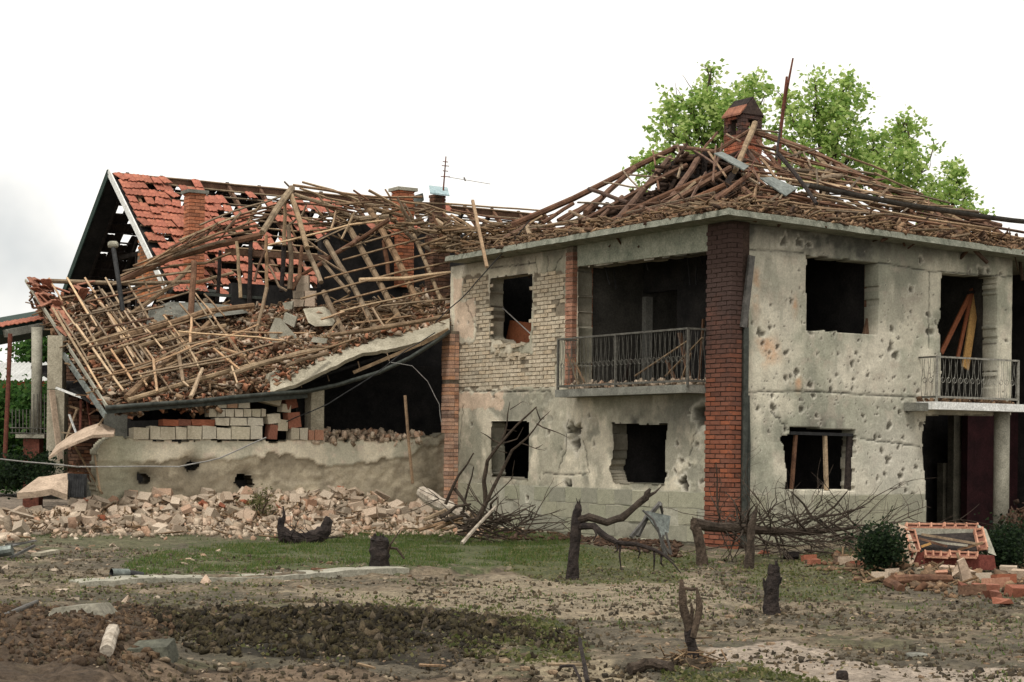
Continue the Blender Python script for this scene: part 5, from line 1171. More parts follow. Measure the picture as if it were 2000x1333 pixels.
tag(m.build('metal_sheet', M['zinc']), 'small grey crumpled sheet between the two chimneys', 'metal sheet')
chimney_block('brick_stack', 828, 876, 455, 640, 36.4, M['dbrick'], 'ragged burnt brick stack standing beside the left end of the two storey house', None)
ae = thing('aerial', 'thin rooftop aerial mast with a long sideways rod above the blue sheet', 'aerial', at(866, 520, 38.1))
m = MB(); m.tube([at(866, 520, 38.1), at(866, 370, 38.1), at(871, 306, 38.1)], [.022, .018, .012], 6); m.build('mast', M['rust'], ae)
m = MB()
for y_, l_ in ((316, 5), (324, 7), (345, 9), (334, 5)): m.tube([at(870-l_, y_, 38.0), at(870+l_, y_+1, 38.1)], .010, 5)
m.build('crossbars', M['rust'], ae)
m = MB(); m.tube([at(868, 345, 38.1), at(958, 360, 38.1)], .007, 5); m.tube([at(906, 347, 38.1), at(909, 354, 38.1)], .02, 5); m.build('side_rod', M['wire'], ae)

# ================================================================== COLLAPSED HOUSE (middle)
ruin = thing('collapsed_house', 'collapsed low house whose roof has slid down over its broken front wall', 'house', (-4, 34, 0))
def wallpx(px, py, f=0.0):
    p = on_plane(px, py, LW0-DL*f, DL); return (p-LW0).dot(-DR), p.z
WLs = wallpx(188, 900)[0]
def WPt(s, z, f=0.0): return LW0-DR*s-DL*f+UP*z
WT = wallpx(500, 860)[1]
holesW = [[wallpx(*q) for q in pol] for pol in ([(270, 924), (284, 922), (297, 934), (293, 948), (274, 949)], [(364, 912), (376, 899), (392, 903), (390, 916), (370, 923)], [(462, 934), (476, 923), (494, 928), (499, 944), (490, 958), (472, 956), (461, 948)])]
topline = [wallpx(x, y) for x, y in ((895, 700), (862, 846), (800, 852), (770, 858), (640, 862), (600, 858), (560, 862), (450, 860), (300, 858), (262, 852), (220, 850), (196, 862), (186, 885), (180, 1100), (170, 700))]
holesW.append([wallpx(*q) for q in ((895, 700), (880, 850), (862, 848), (820, 856), (770, 860), (640, 862), (560, 862), (300, 860), (262, 855), (215, 852), (200, 862), (190, 880), (186, 1100), (130, 1100), (130, 700))])
PEELW = [wallpx(*q) for q in ((150, 895), (230, 905), (330, 902), (350, 897), (380, 895), (450, 900), (500, 893), (520, 885), (600, 893), (625, 912), (660, 908), (720, 902), (800, 895), (830, 870), (900, 860), (900, 1100), (150, 1100))]
def depthW(s, z):
    pe = inpoly(s+(vn(s*6, z*6)-.5)*.15, z+(vn(s*6+5, z*6)-.5)*.12, PEELW)
    d = pe*0.025+(fbm(s*7, z*9, 4)-.5)*np.where(pe, .05, .012)
    for q in ((283, 936), (378, 911), (481, 940)):
        p = wallpx(*q); d += .12*np.exp(-((s-p[0])**2+(z-p[1])**2)/.045)
    return d
def colW(s, z, d):
    n = fbm(s*1.4+8, z*1.4, 5); n2 = fbm(s*5+2, z*8, 4); c = np.empty((len(s), 3)); c[:] = (0.64, 0.575, 0.445)
    def bl(m, col, k=1.0):
        m = (np.clip(m, 0, 1)*k)[:, None]; c[:] = c*(1-m)+np.array(col)*m
    bl(sstep(.45, .6, n), (0.42, 0.40, 0.31), .8); bl(sstep(.6, .7, n2), (.62, .50, .40), .5)
    pe = inpoly(s+(vn(s*6, z*6)-.5)*.15, z+(vn(s*6+5, z*6)-.5)*.12, PEELW)
    bl(pe, (0.40, 0.345, 0.25), .95); bl(pe*sstep(.5, .62, n2), (0.36, 0.31, 0.23), .7); bl(pe*sstep(.5, .38, n), (0.22, 0.185, 0.13), .8)
    p = wallpx(230, 940); bl(np.exp(-((s-p[0])/.5)**2), (0.37, 0.36, 0.26), .8)
    bl(sstep(.9, .1, z)*(.3+n2), (0.13, 0.115, 0.08), .55)
    p = wallpx(845, 910); bl(np.exp(-((s-p[0])/.45)**2)*(.5+n2), (0.10, 0.085, 0.06), .8)
    for q in ((283, 936), (378, 911), (481, 940)):
        p = wallpx(*q); bl(np.exp(-((s-p[0])**2+(z-p[1])**2)/.035), (.05, .042, .03), .8)
    return c
facade('low_wall', LW0, -DR, -DL, -.25, WLs+.3, -.3, 2.1, .03, holesW, depthW, colW, thick=.35, rag=.05, parent=ruin)
# hollow blocks left standing on the low wall
def blk(px0, px1, py0, py1, mat='block', f=-.03, name='block', rot=0):
    s1, z1 = wallpx(px0, py0, f); s0, z0 = wallpx(px1, py1, f)
    o = WPt(s0+.006, z0+.006, -f); X = -DR*(s1-s0-.012); Z = UP*(z1-z0-.012); Mx = basis(X, DL*.22, Z, o+X/2+Z/2+DL*.11)
    if rot: Mx = Mx @ Matrix.Rotation(rot, 4, 'Y')
    place(brick_mesh(mat), name, ruin, Mx)
for x0, x1 in ((258, 289), (291, 310), (310, 340), (341, 362), (363, 392), (393, 420), (421, 448), (449, 486), (487, 510)): blk(x0, x1, 834+random.uniform(-2, 2), 859)
for x0, x1 in ((418, 446), (447, 480), (481, 512)): blk(x0, x1, 816, 832)
for x0, x1 in ((406, 421), (422, 437), (438, 455), (456, 472), (473, 489), (490, 507), (508, 517)): blk(x0, x1, 799, 815)
for x0, x1 in ((422, 440), (441, 462), (463, 486)): blk(x0, x1, 785+random.uniform(0, 4), 798)
for x0, x1 in ((316, 346), (346, 371), (372, 418)): blk(x0, x1, 819, 833, 'rubbrick' if False else 'brick')
for x0, x1 in ((566, 582), (583, 599)): blk(x0, x1, 836, 860)
for x0, x1 in ((600, 611), (612, 630)): blk(x0, x1, 840, 860, 'orange_block')
for x0, x1, y0, y1 in ((520, 545, 808, 828), (560, 585, 806, 836), (540, 560, 820, 842), (524, 540, 830, 858), (548, 566, 790, 806), (508, 548, 775, 790), (556, 578, 775, 800)): blk(x0, x1, y0, y1, random.choice(['block', 'brick', 'orange_block']), rot=random.uniform(-.3, .3))
# concrete post, the back and sides of the black room below the tilted slab
s_a, s_b = wallpx(633, 800)[0], wallpx(608, 800)[0]
m = MB(); m.box(WPt(s_a, WT-.05), -DR*(s_b-s_a), DL*.28, UP*(wallpx(620, 762)[1]-WT+.05)); m.build('concrete_post', M['slab'], ruin)
def rbox(s0, s1, f0, f1, z0, z1, mat, name):
    m_ = MB(); m_.box(WPt(s0, z0, -f0), -DR*(s1-s0), DL*(f1-f0), UP*(z1-z0)); return m_.build(name, M[mat], ruin)
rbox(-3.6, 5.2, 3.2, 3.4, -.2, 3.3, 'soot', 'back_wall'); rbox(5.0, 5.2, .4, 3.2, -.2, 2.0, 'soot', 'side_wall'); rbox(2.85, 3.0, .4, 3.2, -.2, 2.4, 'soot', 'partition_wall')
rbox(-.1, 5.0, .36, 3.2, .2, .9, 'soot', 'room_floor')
rbox(1.0, 3.0, 3.42, 3.6, 3.0, 4.85, 'soot', 'back_wall')  # black crosswall, added so the gaps behind the rafters go dark
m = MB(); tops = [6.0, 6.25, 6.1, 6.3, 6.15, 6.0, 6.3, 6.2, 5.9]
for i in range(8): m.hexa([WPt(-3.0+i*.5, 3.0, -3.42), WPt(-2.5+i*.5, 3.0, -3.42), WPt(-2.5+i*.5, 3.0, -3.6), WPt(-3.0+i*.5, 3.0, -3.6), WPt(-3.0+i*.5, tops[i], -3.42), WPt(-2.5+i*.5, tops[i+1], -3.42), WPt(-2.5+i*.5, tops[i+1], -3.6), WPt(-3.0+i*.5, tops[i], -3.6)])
m.build('back_wall', M['soot'], ruin)  # tall part of the added black crosswall
# rubble on the sill of the opening
Pr = np.array([list(WPt(random.uniform(.15, 2.9), WT-.05+random.uniform(0, .25)*abs(math.sin(i)), -random.uniform(.0, .9))) for i in range(700)])
scatter('sill_rubble', CUBE, Pr, RNG.uniform(.02, .12, (700, 1))*np.array([1.3, 1, .7]), rots(700), M['rubble_stuff'], ruin, jit=.2)['kind'] = 'stuff'
# fallen beams in the black room
# --- the fallen roof: debris bed
def A_(px, py, Y): return at(px, py, Y)
lo = [A_(207, 792, 30.5), A_(300, 785, 31.1), A_(380, 780, 31.6), A_(470, 765, 32.1), A_(530, 752, 32.3), A_(600, 700, 32.7), A_(660, 672, 33.1), A_(720, 655, 33.6), A_(800, 640, 34.2), A_(876, 625, 34.9)]
hi = [A_(62, 566, 34.2), A_(140, 574, 34.4), A_(230, 590, 34.6), A_(290, 598, 34.9), A_(370, 592, 35.6), A_(450, 598, 36.0), A_(560, 590, 36.5), A_(680, 600, 36.8), A_(780, 575, 37.2), A_(874, 560, 37.3)]
bedm = surf('fallen_roof_bed', [(0.06, 0.04, 0.028), (0.24, 0.165, 0.115), (0.42, 0.33, 0.24)], 7, .97, 1.0, 28, bdist=.06)
o, Vr = bed('debris_bed', lo, None, None, hi, 220, 70, .55, bedm, ruin, drop=.16); o['kind'] = 'stuff'
wr_ = surf('reddish_bits', [(0.22, 0.10, 0.06), (0.42, 0.22, 0.14)], 8, .95, .5, 40, [(.6, .55, .5), (1.2, 1, .9), (.9, 1.0, 1.0), (1.5, 1.4, 1.3), (.4, .38, .36)], rmode='island')
bed_scatter('brick_and_tile_bits', Vr, 9000, (.02, .10), M['debris'], ruin, flat=(1.6, 1, .3)); bed_scatter('plaster_flakes', Vr, 3600, (.02, .11), M['rubble_stuff'], ruin, lift=.05, flat=(1.6, 1, .25))
bed_scatter('brick_and_tile_bits', Vr, 3500, (.02, .11), wr_, ruin, flat=(1.6, 1, .25))
k = RNG.integers(0, len(Vr), 1100); rk = (on_plane(50, 548, LW0, DL)-on_plane(205, 795, LW0, DL)).normalized()
upd = (hi[0]-lo[0]).normalized(); 
sticks('splinters', Vr[k]+np.array([0, 0, .08]), (.15, .8), (.012, .04), M['sticks'], ruin, dirs=[DR, DR*1.0+UP*.3, upd, upd*.5+DR], tilt=.35)
# the left sheet of the roof
S1 = plane3(A_(210, 798, 30.3), A_(600, 757, 32.5), A_(50, 548, 34.2))
fr = MB(); fr.beam(on_plane(50, 548, *S1), on_plane(212, 800, *S1), .03, .06); rf = fr.build('fallen_roof', M['concrete'], ruin)
m = MB(); m.beam(on_plane(124, 678, *S1)-UP*.14, on_plane(206, 802, *S1)-UP*.10, .04, .10); m.build('barge_board', M['zinc'], rf)
def P1(items, plane, mats, off=0.0, nm=None):
    for it in items:
        r = it[-1]; c = it[:-1]; pix = [(c[i], c[i+1]) for i in range(0, len(c), 2)]
        pole(rf, nm or ('rafter' if r > .04 else 'batten'), pix, plane, r, random.choice(mats), off=off)
PALE = ['wood_pale', 'wood_pale', 'wood']
P1([(130, 555, 172, 627, .035), (165, 555, 185, 585, .033), (205, 555, 232, 605, .033), (240, 552, 290, 637, .035), (277, 550, 290, 582, .03), (312, 550, 320, 575, .03), (197, 605, 260, 712, .035), (147, 647, 240, 777, .036), (212, 690, 257, 757, .035), (102, 615, 170, 727, .04), (180, 670, 225, 747, .03), (95, 556, 120, 600, .03), (175, 627, 188, 650, .03), (242, 620, 265, 655, .03), (210, 610, 235, 645, .025), (170, 727, 198, 775, .03)], S1, PALE, -.13)
P1([(115, 615, 185, 582, 275, 562, .035), (142, 635, 230, 592, 312, 560, .04), (150, 680, 225, 637, 335, 560, 375, 520, .06), (187, 675, 325, 637, 400, 612, 495, 600, .075), (162, 706, 270, 680, 375, 650, 440, 640, .055), (172, 727, 292, 712, .04), (195, 760, 277, 742, .035), (250, 785, 387, 745, 500, 715, .06), (247, 780, 300, 730, 350, 690, 410, 632, .07), (95, 552, 250, 557, 380, 553, .055), (380, 555, 420, 545, 455, 536, .045), (120, 585, 200, 570, .03)], S1, ['wood'], -.03)
P1([(255, 762, 350, 742, 437, 725, 500, 705, .025), (345, 674, 420, 680, 500, 685, 560, 692, .025), (300, 735, 380, 700, 450, 680, 500, 660, .028), (310, 725, 360, 700, 440, 685, .025), (450, 674, 540, 676, 612, 676, .025), (500, 705, 560, 690, 600, 690, .03)], S1, PALE, -.28)
P1([(298, 722, 305, 785, .04), (345, 702, 355, 765, .045), (393, 740, 370, 796, .045), (450, 735, 461, 768, .03), (282, 700, 300, 725, .03), (430, 700, 478, 716, .05), (365, 690, 385, 735, .03), (370, 690, 372, 640, .04), (415, 700, 470, 745, .035), (325, 740, 350, 735, .03), (355, 765, 366, 775, .03)], S1, ['wood_pale'], -.2, 'broken_batten')
P1([(450, 732, 520, 708, 580, 692, 645, 680, 690, 664, .065), (560, 700, 620, 686, 700, 660, .03), (645, 655, 700, 648, 800, 632, 872, 618, .05), (560, 715, 600, 700, 640, 690, .05)], [32.0, 32.3, 32.7, 33.2, 33.8], ['wood'])
_r = random.Random(5)
for i in range(30):
    f = _r.uniform(.02, .98); g0 = _r.uniform(0, .55); ln = _r.uniform(.2, .45)
    x0, y0 = 62+f*330, 560+f*6; x1, y1 = 212+f*330, 795-f*28
    ax, ay = x0+(x1-x0)*g0, y0+(y1-y0)*g0; bx_, by_ = x0+(x1-x0)*min(.97, g0+ln)+_r.uniform(-8, 8), y0+(y1-y0)*min(.97, g0+ln)
    pole(rf, 'batten', [(ax, ay), (bx_, by_)], S1, .028, _r.choice(['wood_pale', 'wood', 'wood']), off=-.10)
for i in range(22):
    f = _r.uniform(.06, .95); x0 = 60+f*150+_r.uniform(0, 200); y0 = 560+f*225-(x0-60-f*150)*.12; ln = _r.uniform(60, 170)
    pole(rf, 'batten', [(x0, y0), (x0+ln, y0-ln*_r.uniform(.15, .42))], S1, .028, _r.choice(['wood_dark', 'wood', 'wood']), off=-.16)
# gutter bent down along the broken eave
gp_ = [(207, 797, 30.2), (300, 790, 30.7), (380, 785, 31.2), (450, 777, 31.6), (530, 770, 32.1), (600, 765, 32.5), (660, 752, 32.9), (740, 728, 33.2), (800, 700, 33.5), (850, 668, 33.8), (878, 648, 34.0)]
m = MB(); m.tube([at(*q) for q in gp_], .042, 8); m.build('gutter', M['gutter'], rf, True)
m = MB(); m.beam(at(207, 804, 30.25), at(600, 773, 32.55), .03, .09); m.build('eave_board', M['gutter'], rf)
m = MB(); m.beam(at(690, 728, 33.05), at(822, 672, 33.6), .03, .06); m.beam(at(822, 672, 33.6), at(876, 645, 34.0), .03, .08); m.build('eave_board', M['wood'], rf)
for x1, y1, x2, y2 in ((586, 738, 589, 758), (637, 726, 643, 745), (699, 706, 703, 722), (756, 690, 760, 705)):
    m = MB(); m.tube([at(x1, y1, 33.1), at(x2, y2, 33.1)], .012, 5); m.build('gutter_bracket', M['wood'], rf)
# the bent concrete ceiling slab
tp = [(528, 728, 32.5), (575, 712, 32.7), (640, 690, 33.0), (700, 668, 33.5), (760, 655, 33.9), (820, 644, 34.3), (878, 622, 34.7)]
bt = [(528, 766, 32.1), (575, 752, 32.3), (640, 722, 32.6), (700, 692, 33.0), (760, 682, 33.4), (820, 668, 33.8), (878, 646, 34.2)]
m = MB(); n = len(tp); k = 6
def interp(P, t):
    x = t*(len(P)-1); i = min(int(x), len(P)-2); f = x-i; return tuple(P[i][j]*(1-f)+P[i+1][j]*f for j in range(3))
NN = 40
for i in range(NN+1):
    a = at(*interp(tp, i/NN)); b = at(*interp(bt, i/NN)); b = b+UP*random.uniform(-.012, .012); d_ = (b-a).normalized(); nn_ = Vector((0, .6, -.8))
    back_ = a+DL*1.5-UP*(.25 if i < NN*.35 else .1)
    m.v += [tuple(a), tuple(b), tuple(b+Vector((0, .05, -.06))), tuple(back_)]
for i in range(NN):
    for j in range(4): j2 = (j+1) % 4; m.f.append((i*4+j, i*4+j2, (i+1)*4+j2, (i+1)*4+j))
m.f += [(0, 3, 2, 1), (NN*4, NN*4+1, NN*4+2, NN*4+3)]
m.build('ceiling_slab', M['slab'], ruin)
m = MB()
# dark lining added behind the slab so that no daylight falls through
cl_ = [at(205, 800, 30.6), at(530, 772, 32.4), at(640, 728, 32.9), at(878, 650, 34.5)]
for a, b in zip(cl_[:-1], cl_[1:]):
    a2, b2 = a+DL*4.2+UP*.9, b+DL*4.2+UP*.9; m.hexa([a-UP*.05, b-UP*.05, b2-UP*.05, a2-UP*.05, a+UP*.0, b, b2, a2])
m.build('light_block_lining', M['soot'], ruin)
# --- the right-hand rafter grid
S3 = plane3(A_(690, 690, 33.2), A_(877, 600, 35.2), A_(722, 410, 37.0))
P1([(722, 410, 775, 505, 820, 600, .085), (682, 447, 735, 540, 780, 622, 805, 655, .075), (636, 472, 690, 560, 725, 630, 747, 665, .075), (597, 480, 612, 515, 627, 552, .06), (632, 570, 662, 632, 692, 690, .065), (792, 427, 830, 510, 862, 590, .05), (630, 512, 655, 542, 682, 572, .05), (760, 420, 810, 470, 850, 495, .06), (700, 395, 722, 412, .05), (820, 598, 826, 615, .05)], S3, ['wood'], 0)
P1([(665, 495, 800, 456, .028), (667, 516, 830, 472, .028), (632, 552, 740, 525, 850, 500, .028), (585, 592, 775, 540, 887, 517, .03), (650, 599, 780, 565, 875, 542, .03), (662, 617, 780, 590, 877, 567, .03), (742, 606, 877, 592, .028), (522, 487, 600, 468, 682, 447, 772, 435, .03), (615, 480, 680, 450, .025), (655, 415, 645, 455, .03), (690, 422, 665, 475, .03), (700, 555, 790, 552, 880, 540, .05), (670, 617, 625, 632, .03), (660, 635, 635, 665, .03), (720, 625, 700, 650, .03), (620, 510, 670, 540, .03), (775, 620, 750, 640, .03), (690, 640, 800, 625, .03), (720, 648, 870, 625, .025), (700, 600, 720, 640, .02), (725, 610, 750, 650, .035)], S3, ['wood', 'wood', 'wood_pale'], -.1)
P1([(620, 520, 690, 475, 700, 465, .06), (575, 545, 640, 510, .045), (700, 470, 760, 430, .06)], [35.8, 35.6, 36.0], ['wood_dark'])
# --- hip fan from the peak at the left
PK = 36.6
P1([(570, 368, 540, 410, 512, 455, .085), (565, 372, 585, 430, 600, 485, .07)], [PK, 35.6, 34.8], ['wood'], 0, 'rafter')
fan = [(230, 552, 330, 505, 420, 480, 510, 460, .085), (235, 540, 330, 498, 420, 465, 500, 450, .035), (260, 520, 340, 490, 430, 455, 505, 440, .035), (300, 505, 380, 470, 450, 450, 520, 425, .03), (330, 485, 400, 455, 480, 430, 540, 418, .03), (350, 470, 430, 435, 500, 410, 560, 398, .035),
       (390, 440, 450, 415, 520, 395, 565, 378, .03), (240, 530, 320, 512, 400, 492, .03), (280, 520, 360, 470, 420, 440, .03), (310, 510, 370, 490, 440, 470, .04), (270, 532, 340, 520, 420, 512, .03), (340, 500, 400, 462, .03), (380, 470, 430, 440, .03), (450, 430, 520, 412, 570, 412, .03), (470, 420, 560, 395, .025), (360, 480, 385, 455, .025), (400, 465, 425, 435, .025), (440, 450, 470, 415, .03), (480, 440, 510, 400, .035), (420, 478, 460, 430, .03), (220, 556, 300, 540, 380, 530, .035), (330, 520, 400, 515, 450, 495, .035)]
for it in fan:
    c = it[:-1]; pix = [(c[i], c[i+1]) for i in range(0, len(c), 2)]; k = len(pix)
    Ys = [34.3+(p[0]-230)/340*2.2+random.uniform(-.25, .25) for p in pix]
    pole(rf, 'rafter' if it[-1] > .04 else 'batten', pix, Ys, it[-1], random.choice(['wood', 'wood', 'wood_dark']))
top = [(572, 362, 640, 372, 700, 382, 760, 386, 825, 385, .04), (590, 356, 650, 372, 700, 392, .04), (560, 387, 640, 395, 720, 402, 800, 412, .03), (572, 438, 650, 436, 737, 432, .028), (530, 407, 570, 422, 625, 435, .03), (585, 368, 640, 388, 700, 400, 760, 420, .035), (540, 395, 620, 400, 690, 415, .03),
       (575, 380, 640, 400, 690, 425, 700, 428, .05), (635, 400, 665, 415, 700, 428, 760, 424, .07), (600, 395, 590, 420, 565, 440, .03), (700, 385, 715, 410, .03), (690, 372, 720, 392, .03), (720, 372, 780, 405, 800, 430, .04), (775, 385, 800, 430, 815, 460, .035), (790, 440, 850, 410, .03), (752, 370, 762, 385, .03),
       (750, 400, 820, 410, 880, 430, .03), (735, 412, 700, 440, .03), (555, 355, 572, 372, .03), (650, 440, 690, 420, .03), (660, 398, 700, 412, .03), (620, 380, 650, 425, .03), (760, 390, 830, 400, 900, 420, .03), (700, 400, 800, 425, 860, 470, .05), (785, 395, 795, 450, .03)]
for it in top:
    c = it[:-1]; pix = [(c[i], c[i+1]) for i in range(0, len(c), 2)]
    pole(rf, 'rafter' if it[-1] > .04 else 'batten', pix, [36.6+random.uniform(-.3, .5)]*len(pix), it[-1], random.choice(['wood', 'wood', 'wood_dark']))
# posts standing or hanging in the wreck
posts = [(379, 510, 376, 560, 372, 625, 34.6, .075, 'wood_dark'), (462, 472, 466, 530, 470, 582, 35.2, .045, 'wood'), (520, 460, 521, 510, 521, 562, 35.2, .045, 'wood'), (521, 562, 512, 605, 500, 650, 34.6, .045, 'wood_pale'), (563, 440, 569, 500, 566, 565, 35.4, .06, 'wood'),
         (518, 490, 505, 520, 497, 550, 35.0, .035, 'wood_dark'), (525, 520, 545, 560, 560, 568, 34.9, .03, 'wood'), (490, 470, 489, 520, 487, 600, 36.0, .06, 'char'), (555, 470, 553, 520, 549, 570, 36.2, .06, 'char'), (430, 490, 428, 540, 424, 590, 36.0, .05, 'char'), (750, 470, 756, 510, 760, 545, 36.5, .06, 'wood_dark'), (590, 480, 585, 540, 570, 565, 35.5, .05, 'wood_dark'),
         (600, 470, 625, 490, 640, 500, 35.6, .03, 'wood'), (556, 395, 556, 440, 555, 480, 36.3, .05, 'wood')]
for x1, y1, x2, y2, x3, y3, Y, r, mt in posts: pole(rf, 'post', [(x1, y1), (x2, y2), (x3, y3)], [Y, Y-.1, Y-.2], r, mt)
m = MB(); m.beam(at(440, 492, 35.9), at(640, 505, 36.6), .10, .12); m.build('beam', M['wood_dark'], rf)
m = MB(); m.beam(at(400, 575, 35.6), at(520, 583, 36.0), .06, .06); m.build('beam', M['gutter'], rf)
# iron stake with a flat stone-like end
st = thing('iron_stake', 'dark iron stake with a lump on top leaning out of the fallen roof', 'stake', at(240, 608, 33.6))
m = MB(); m.tube([at(240, 608, 33.6), at(231, 545, 33.7), at(221, 482, 33.9)], .045, 7); m.build('shaft', M['black'], st)
def lump(c, s, seed, flat=(1, 1, 1), sub=1):
    r = random.Random(seed); v, f = ICO; V = [Vector(p) for p in v]; fs = [tuple(x) for x in f]
    for _ in range(sub):
        mid = {}; nf = []
        def md(a, b):
            k = (min(a, b), max(a, b))
            if k not in mid: mid[k] = len(V); V.append(((V[a]+V[b])/2).normalized())
            return mid[k]
        for a, b, c_ in fs: x, y, z = md(a, b), md(b, c_), md(c_, a); nf += [(a, x, z), (b, y, x), (c_, z, y), (x, y, z)]
        fs = nf
    mb = MB(); 
    for p in V:
        k = 1+r.uniform(-.22, .22); q = p*k; q = Vector((max(-.78, min(.78, q.x)), max(-.8, min(.8, q.y)), max(-.72, min(.72, q.z))))
        mb.v.append(tuple(Vector(c)+Vector((q.x*s*flat[0], q.y*s*flat[1], q.z*s*flat[2]))))
    mb.f = fs; return mb
lump(at(221, 478, 33.9), .11, 3, (1.1, .8, .8)).build('lump', M['concrete'], st)
# concrete lumps and slabs lying in the wreck
def chunk(pix, Y, depth, mat, name, label, cat, group=None, ybot=None):
    """an irregular plate: outline in pixels at distance Y, thickness depth going back"""
    Ys = Y if isinstance(Y, list) else [Y]*len(pix); P = [at(x, y, yy) for (x, y), yy in zip(pix, Ys)]; c = sum(P, Vector())/len(P)
    m = MB(); n = len(P); Q = [p+Vector((random.uniform(-.02, .02), depth, random.uniform(-.02, .05))) for p in P]
    m.v = [tuple(p) for p in P+Q]; m.f = [tuple(range(n))[::-1], tuple(range(n, 2*n))]+[(i, (i+1) % n, n+(i+1) % n, n+i) for i in range(n)]
    return tag(m.build(name, M[mat]), label, cat, group)
chunk([(525, 650), (537, 621), (548, 622), (590, 672), (585, 695), (540, 690)], 33.7, .15, 'concrete', 'concrete_piece', 'pointed grey concrete piece standing upright in the roof debris', 'concrete piece')
chunk([(592, 604), (630, 603), (656, 620), (650, 636), (615, 638), (602, 630)], [34.7, 35.0, 34.9, 34.4, 34.2, 34.3], .12, 'slab', 'concrete_piece', 'pale flat slab piece lying just under the rafter grid', 'concrete piece')
chunk([(640, 662), (638, 672), (606, 668), (612, 658)], 33.4, .3, 'concrete', 'concrete_piece', 'small light concrete piece above the bent ceiling slab', 'concrete piece')
chunk([(552, 592), (572, 590), (570, 604), (556, 605)], 34.9, .2, 'concrete', 'concrete_piece', 'small concrete piece between the hanging posts and the pale slab', 'concrete piece')
chunk([(556, 612), (580, 620), (574, 640), (552, 628)], 34.4, .25, 'concrete', 'concrete_piece', 'broken block tipped on edge left of the pale slab', 'concrete piece')
chunk([(290, 606), (330, 590), (400, 592), (470, 600), (480, 612), (400, 622), (330, 632), (285, 640)], [34.5, 35, 35.3, 35.4, 35.2, 34.8, 34.4, 34.1], .4, 'concrete_dark', 'concrete_slab', 'large smooth grey slab sagging behind the fallen rafters', 'concrete slab')
for i, (x, y, w, h) in enumerate([(592, 562, 24, 15), (592, 547, 24, 14), (584, 577, 22, 15), (607, 577, 22, 15), (582, 593, 24, 14), (606, 592, 20, 14)]):
    Y = 35.6; a = at(x-w/2, y+h/2, Y); Mx = basis(Vector((w/F*Y, 0, 0)), Vector((0, .2, 0)), Vector((0, 0, h/F*Y)), at(x, y, Y))
    o = place(brick_mesh('rubble'), 'hollow_block', None, Mx); tag(o, 'grey hollow block, '+['second from the top', 'topmost', 'left in the middle row', 'right in the middle row', 'bottom left', 'bottom right'][i]+' of the small stack in the ruin', 'block', 'stack of hollow blocks inside the ruin')
M['tile_dirty'] = surf('dirty_roof_tile', [(0.17, 0.075, 0.05), (0.38, 0.19, 0.13)], 6, .9, .4, 35, [(.6,)*3, (1.2, 1.1, 1.05), (.9, .85, .8)])
TMD = TP.mesh('roof_tile', M['tile_dirty'])
# tiles lying on the left sheet
for i in range(40):
    px, py = random.choice([(random.uniform(62, 100), random.uniform(556, 600)), (random.uniform(75, 125), random.uniform(590, 650)), (random.uniform(60, 200), random.uniform(556, 590)), (random.uniform(100, 145), random.uniform(620, 690))])
    if px < 50+(py-548)*.64+6: continue
    p = on_plane(px, py, *S1)+S1[1]*.06; R = Matrix.Rotation(random.uniform(0, 6), 4, 'Z') @ Matrix.Rotation(random.uniform(.2, .8), 4, 'X')
    o = place(TMD, 'roof_tile', rf, Matrix.Translation(p) @ R)
# cables sagging in front of the wreck
for i, (pts, Y, lab) in enumerate([([(548, 830), (640, 790), (735, 730), (800, 680), (850, 650)], 32.6, 'dark cable hanging from the bent gutter across the black opening'), ([(760, 708), (805, 715), (835, 745), (858, 790), (862, 825)], 33.0, 'thin looping cable hanging in the black opening beside the brick pier'),
     ([(850, 630), (900, 585), (945, 535), (1000, 475), (1035, 430)], 33.0, 'cable running up across the whitewashed wall to the roof edge'), ([(0, 897), (150, 912), (350, 912), (430, 895), (520, 855)], 27.0, 'thin wire strung low in front of the porch and low wall')]):
    m = MB(); P = [at(x, y, Y if i != 2 else Y-.2*k) for k, (x, y) in enumerate(pts)]; m.tube(noisy(P, 3, .01), .011 if i != 1 else .007, 5); tag(m.build('cable', M['wire' if i == 3 else 'black'] if i != 1 else M['wire']), lab, 'cable')
m = MB(); m.tube([at(791, 773, 32.4), at(797, 850, 32.3), at(806, 945, 32.2)], .03, 6); tag(m.build('pole', M['wood']), 'thin straight pole leaning upright against the low wall near the brick pier', 'pole')
m = MB(); m.beam(at(923, 392, 33.6), at(951, 522, 32.4), .055, .045); tag(m.build('loose_lath', M['wood_pale']), 'pale lath hanging down over the roof edge above the brick wall', 'lath')
# timbers between the two roofs, left end of the main roof
mid = [(870, 398, 960, 405, 1060, 412, .028), (880, 410, 960, 425, 1050, 437, .028), (870, 440, 900, 470, 915, 478, .06), (850, 430, 880, 452, 910, 480, .065), (845, 420, 860, 450, 868, 480, .04), (872, 450, 858, 480, .035), (885, 440, 868, 480, .03), (890, 462, 870, 485, .03), (880, 420, 940, 455, 990, 470, .035), (920, 420, 990, 460, .03),
       (940, 470, 1000, 455, 1060, 445, .03), (900, 480, 960, 470, 1020, 450, .04), (960, 460, 1010, 430, .04), (990, 470, 1020, 445, .03), (860, 490, 920, 480, 980, 465, .035), (880, 470, 940, 478, .03), (850, 478, 900, 485, .04), (900, 415, 985, 445, .03), (855, 455, 880, 430, .03), (930, 440, 1000, 435, .025), (865, 415, 900, 440, .03), (1000, 470, 1050, 420, .03)]
for it in mid:
    c = it[:-1]; pix = [(c[i], c[i+1]) for i in range(0, len(c), 2)]; Y = random.uniform(34.8, 36.3)
    pole(roof, 'rafter' if it[-1] > .045 else 'batten', pix, [Y]*len(pix), it[-1], random.choice(['wood', 'wood_pale', 'wood_dark']))
n = 260; Pp = np.array([list(at(random.uniform(850, 1080), random.uniform(440, 492), random.uniform(34.3, 36))) for _ in range(n)])
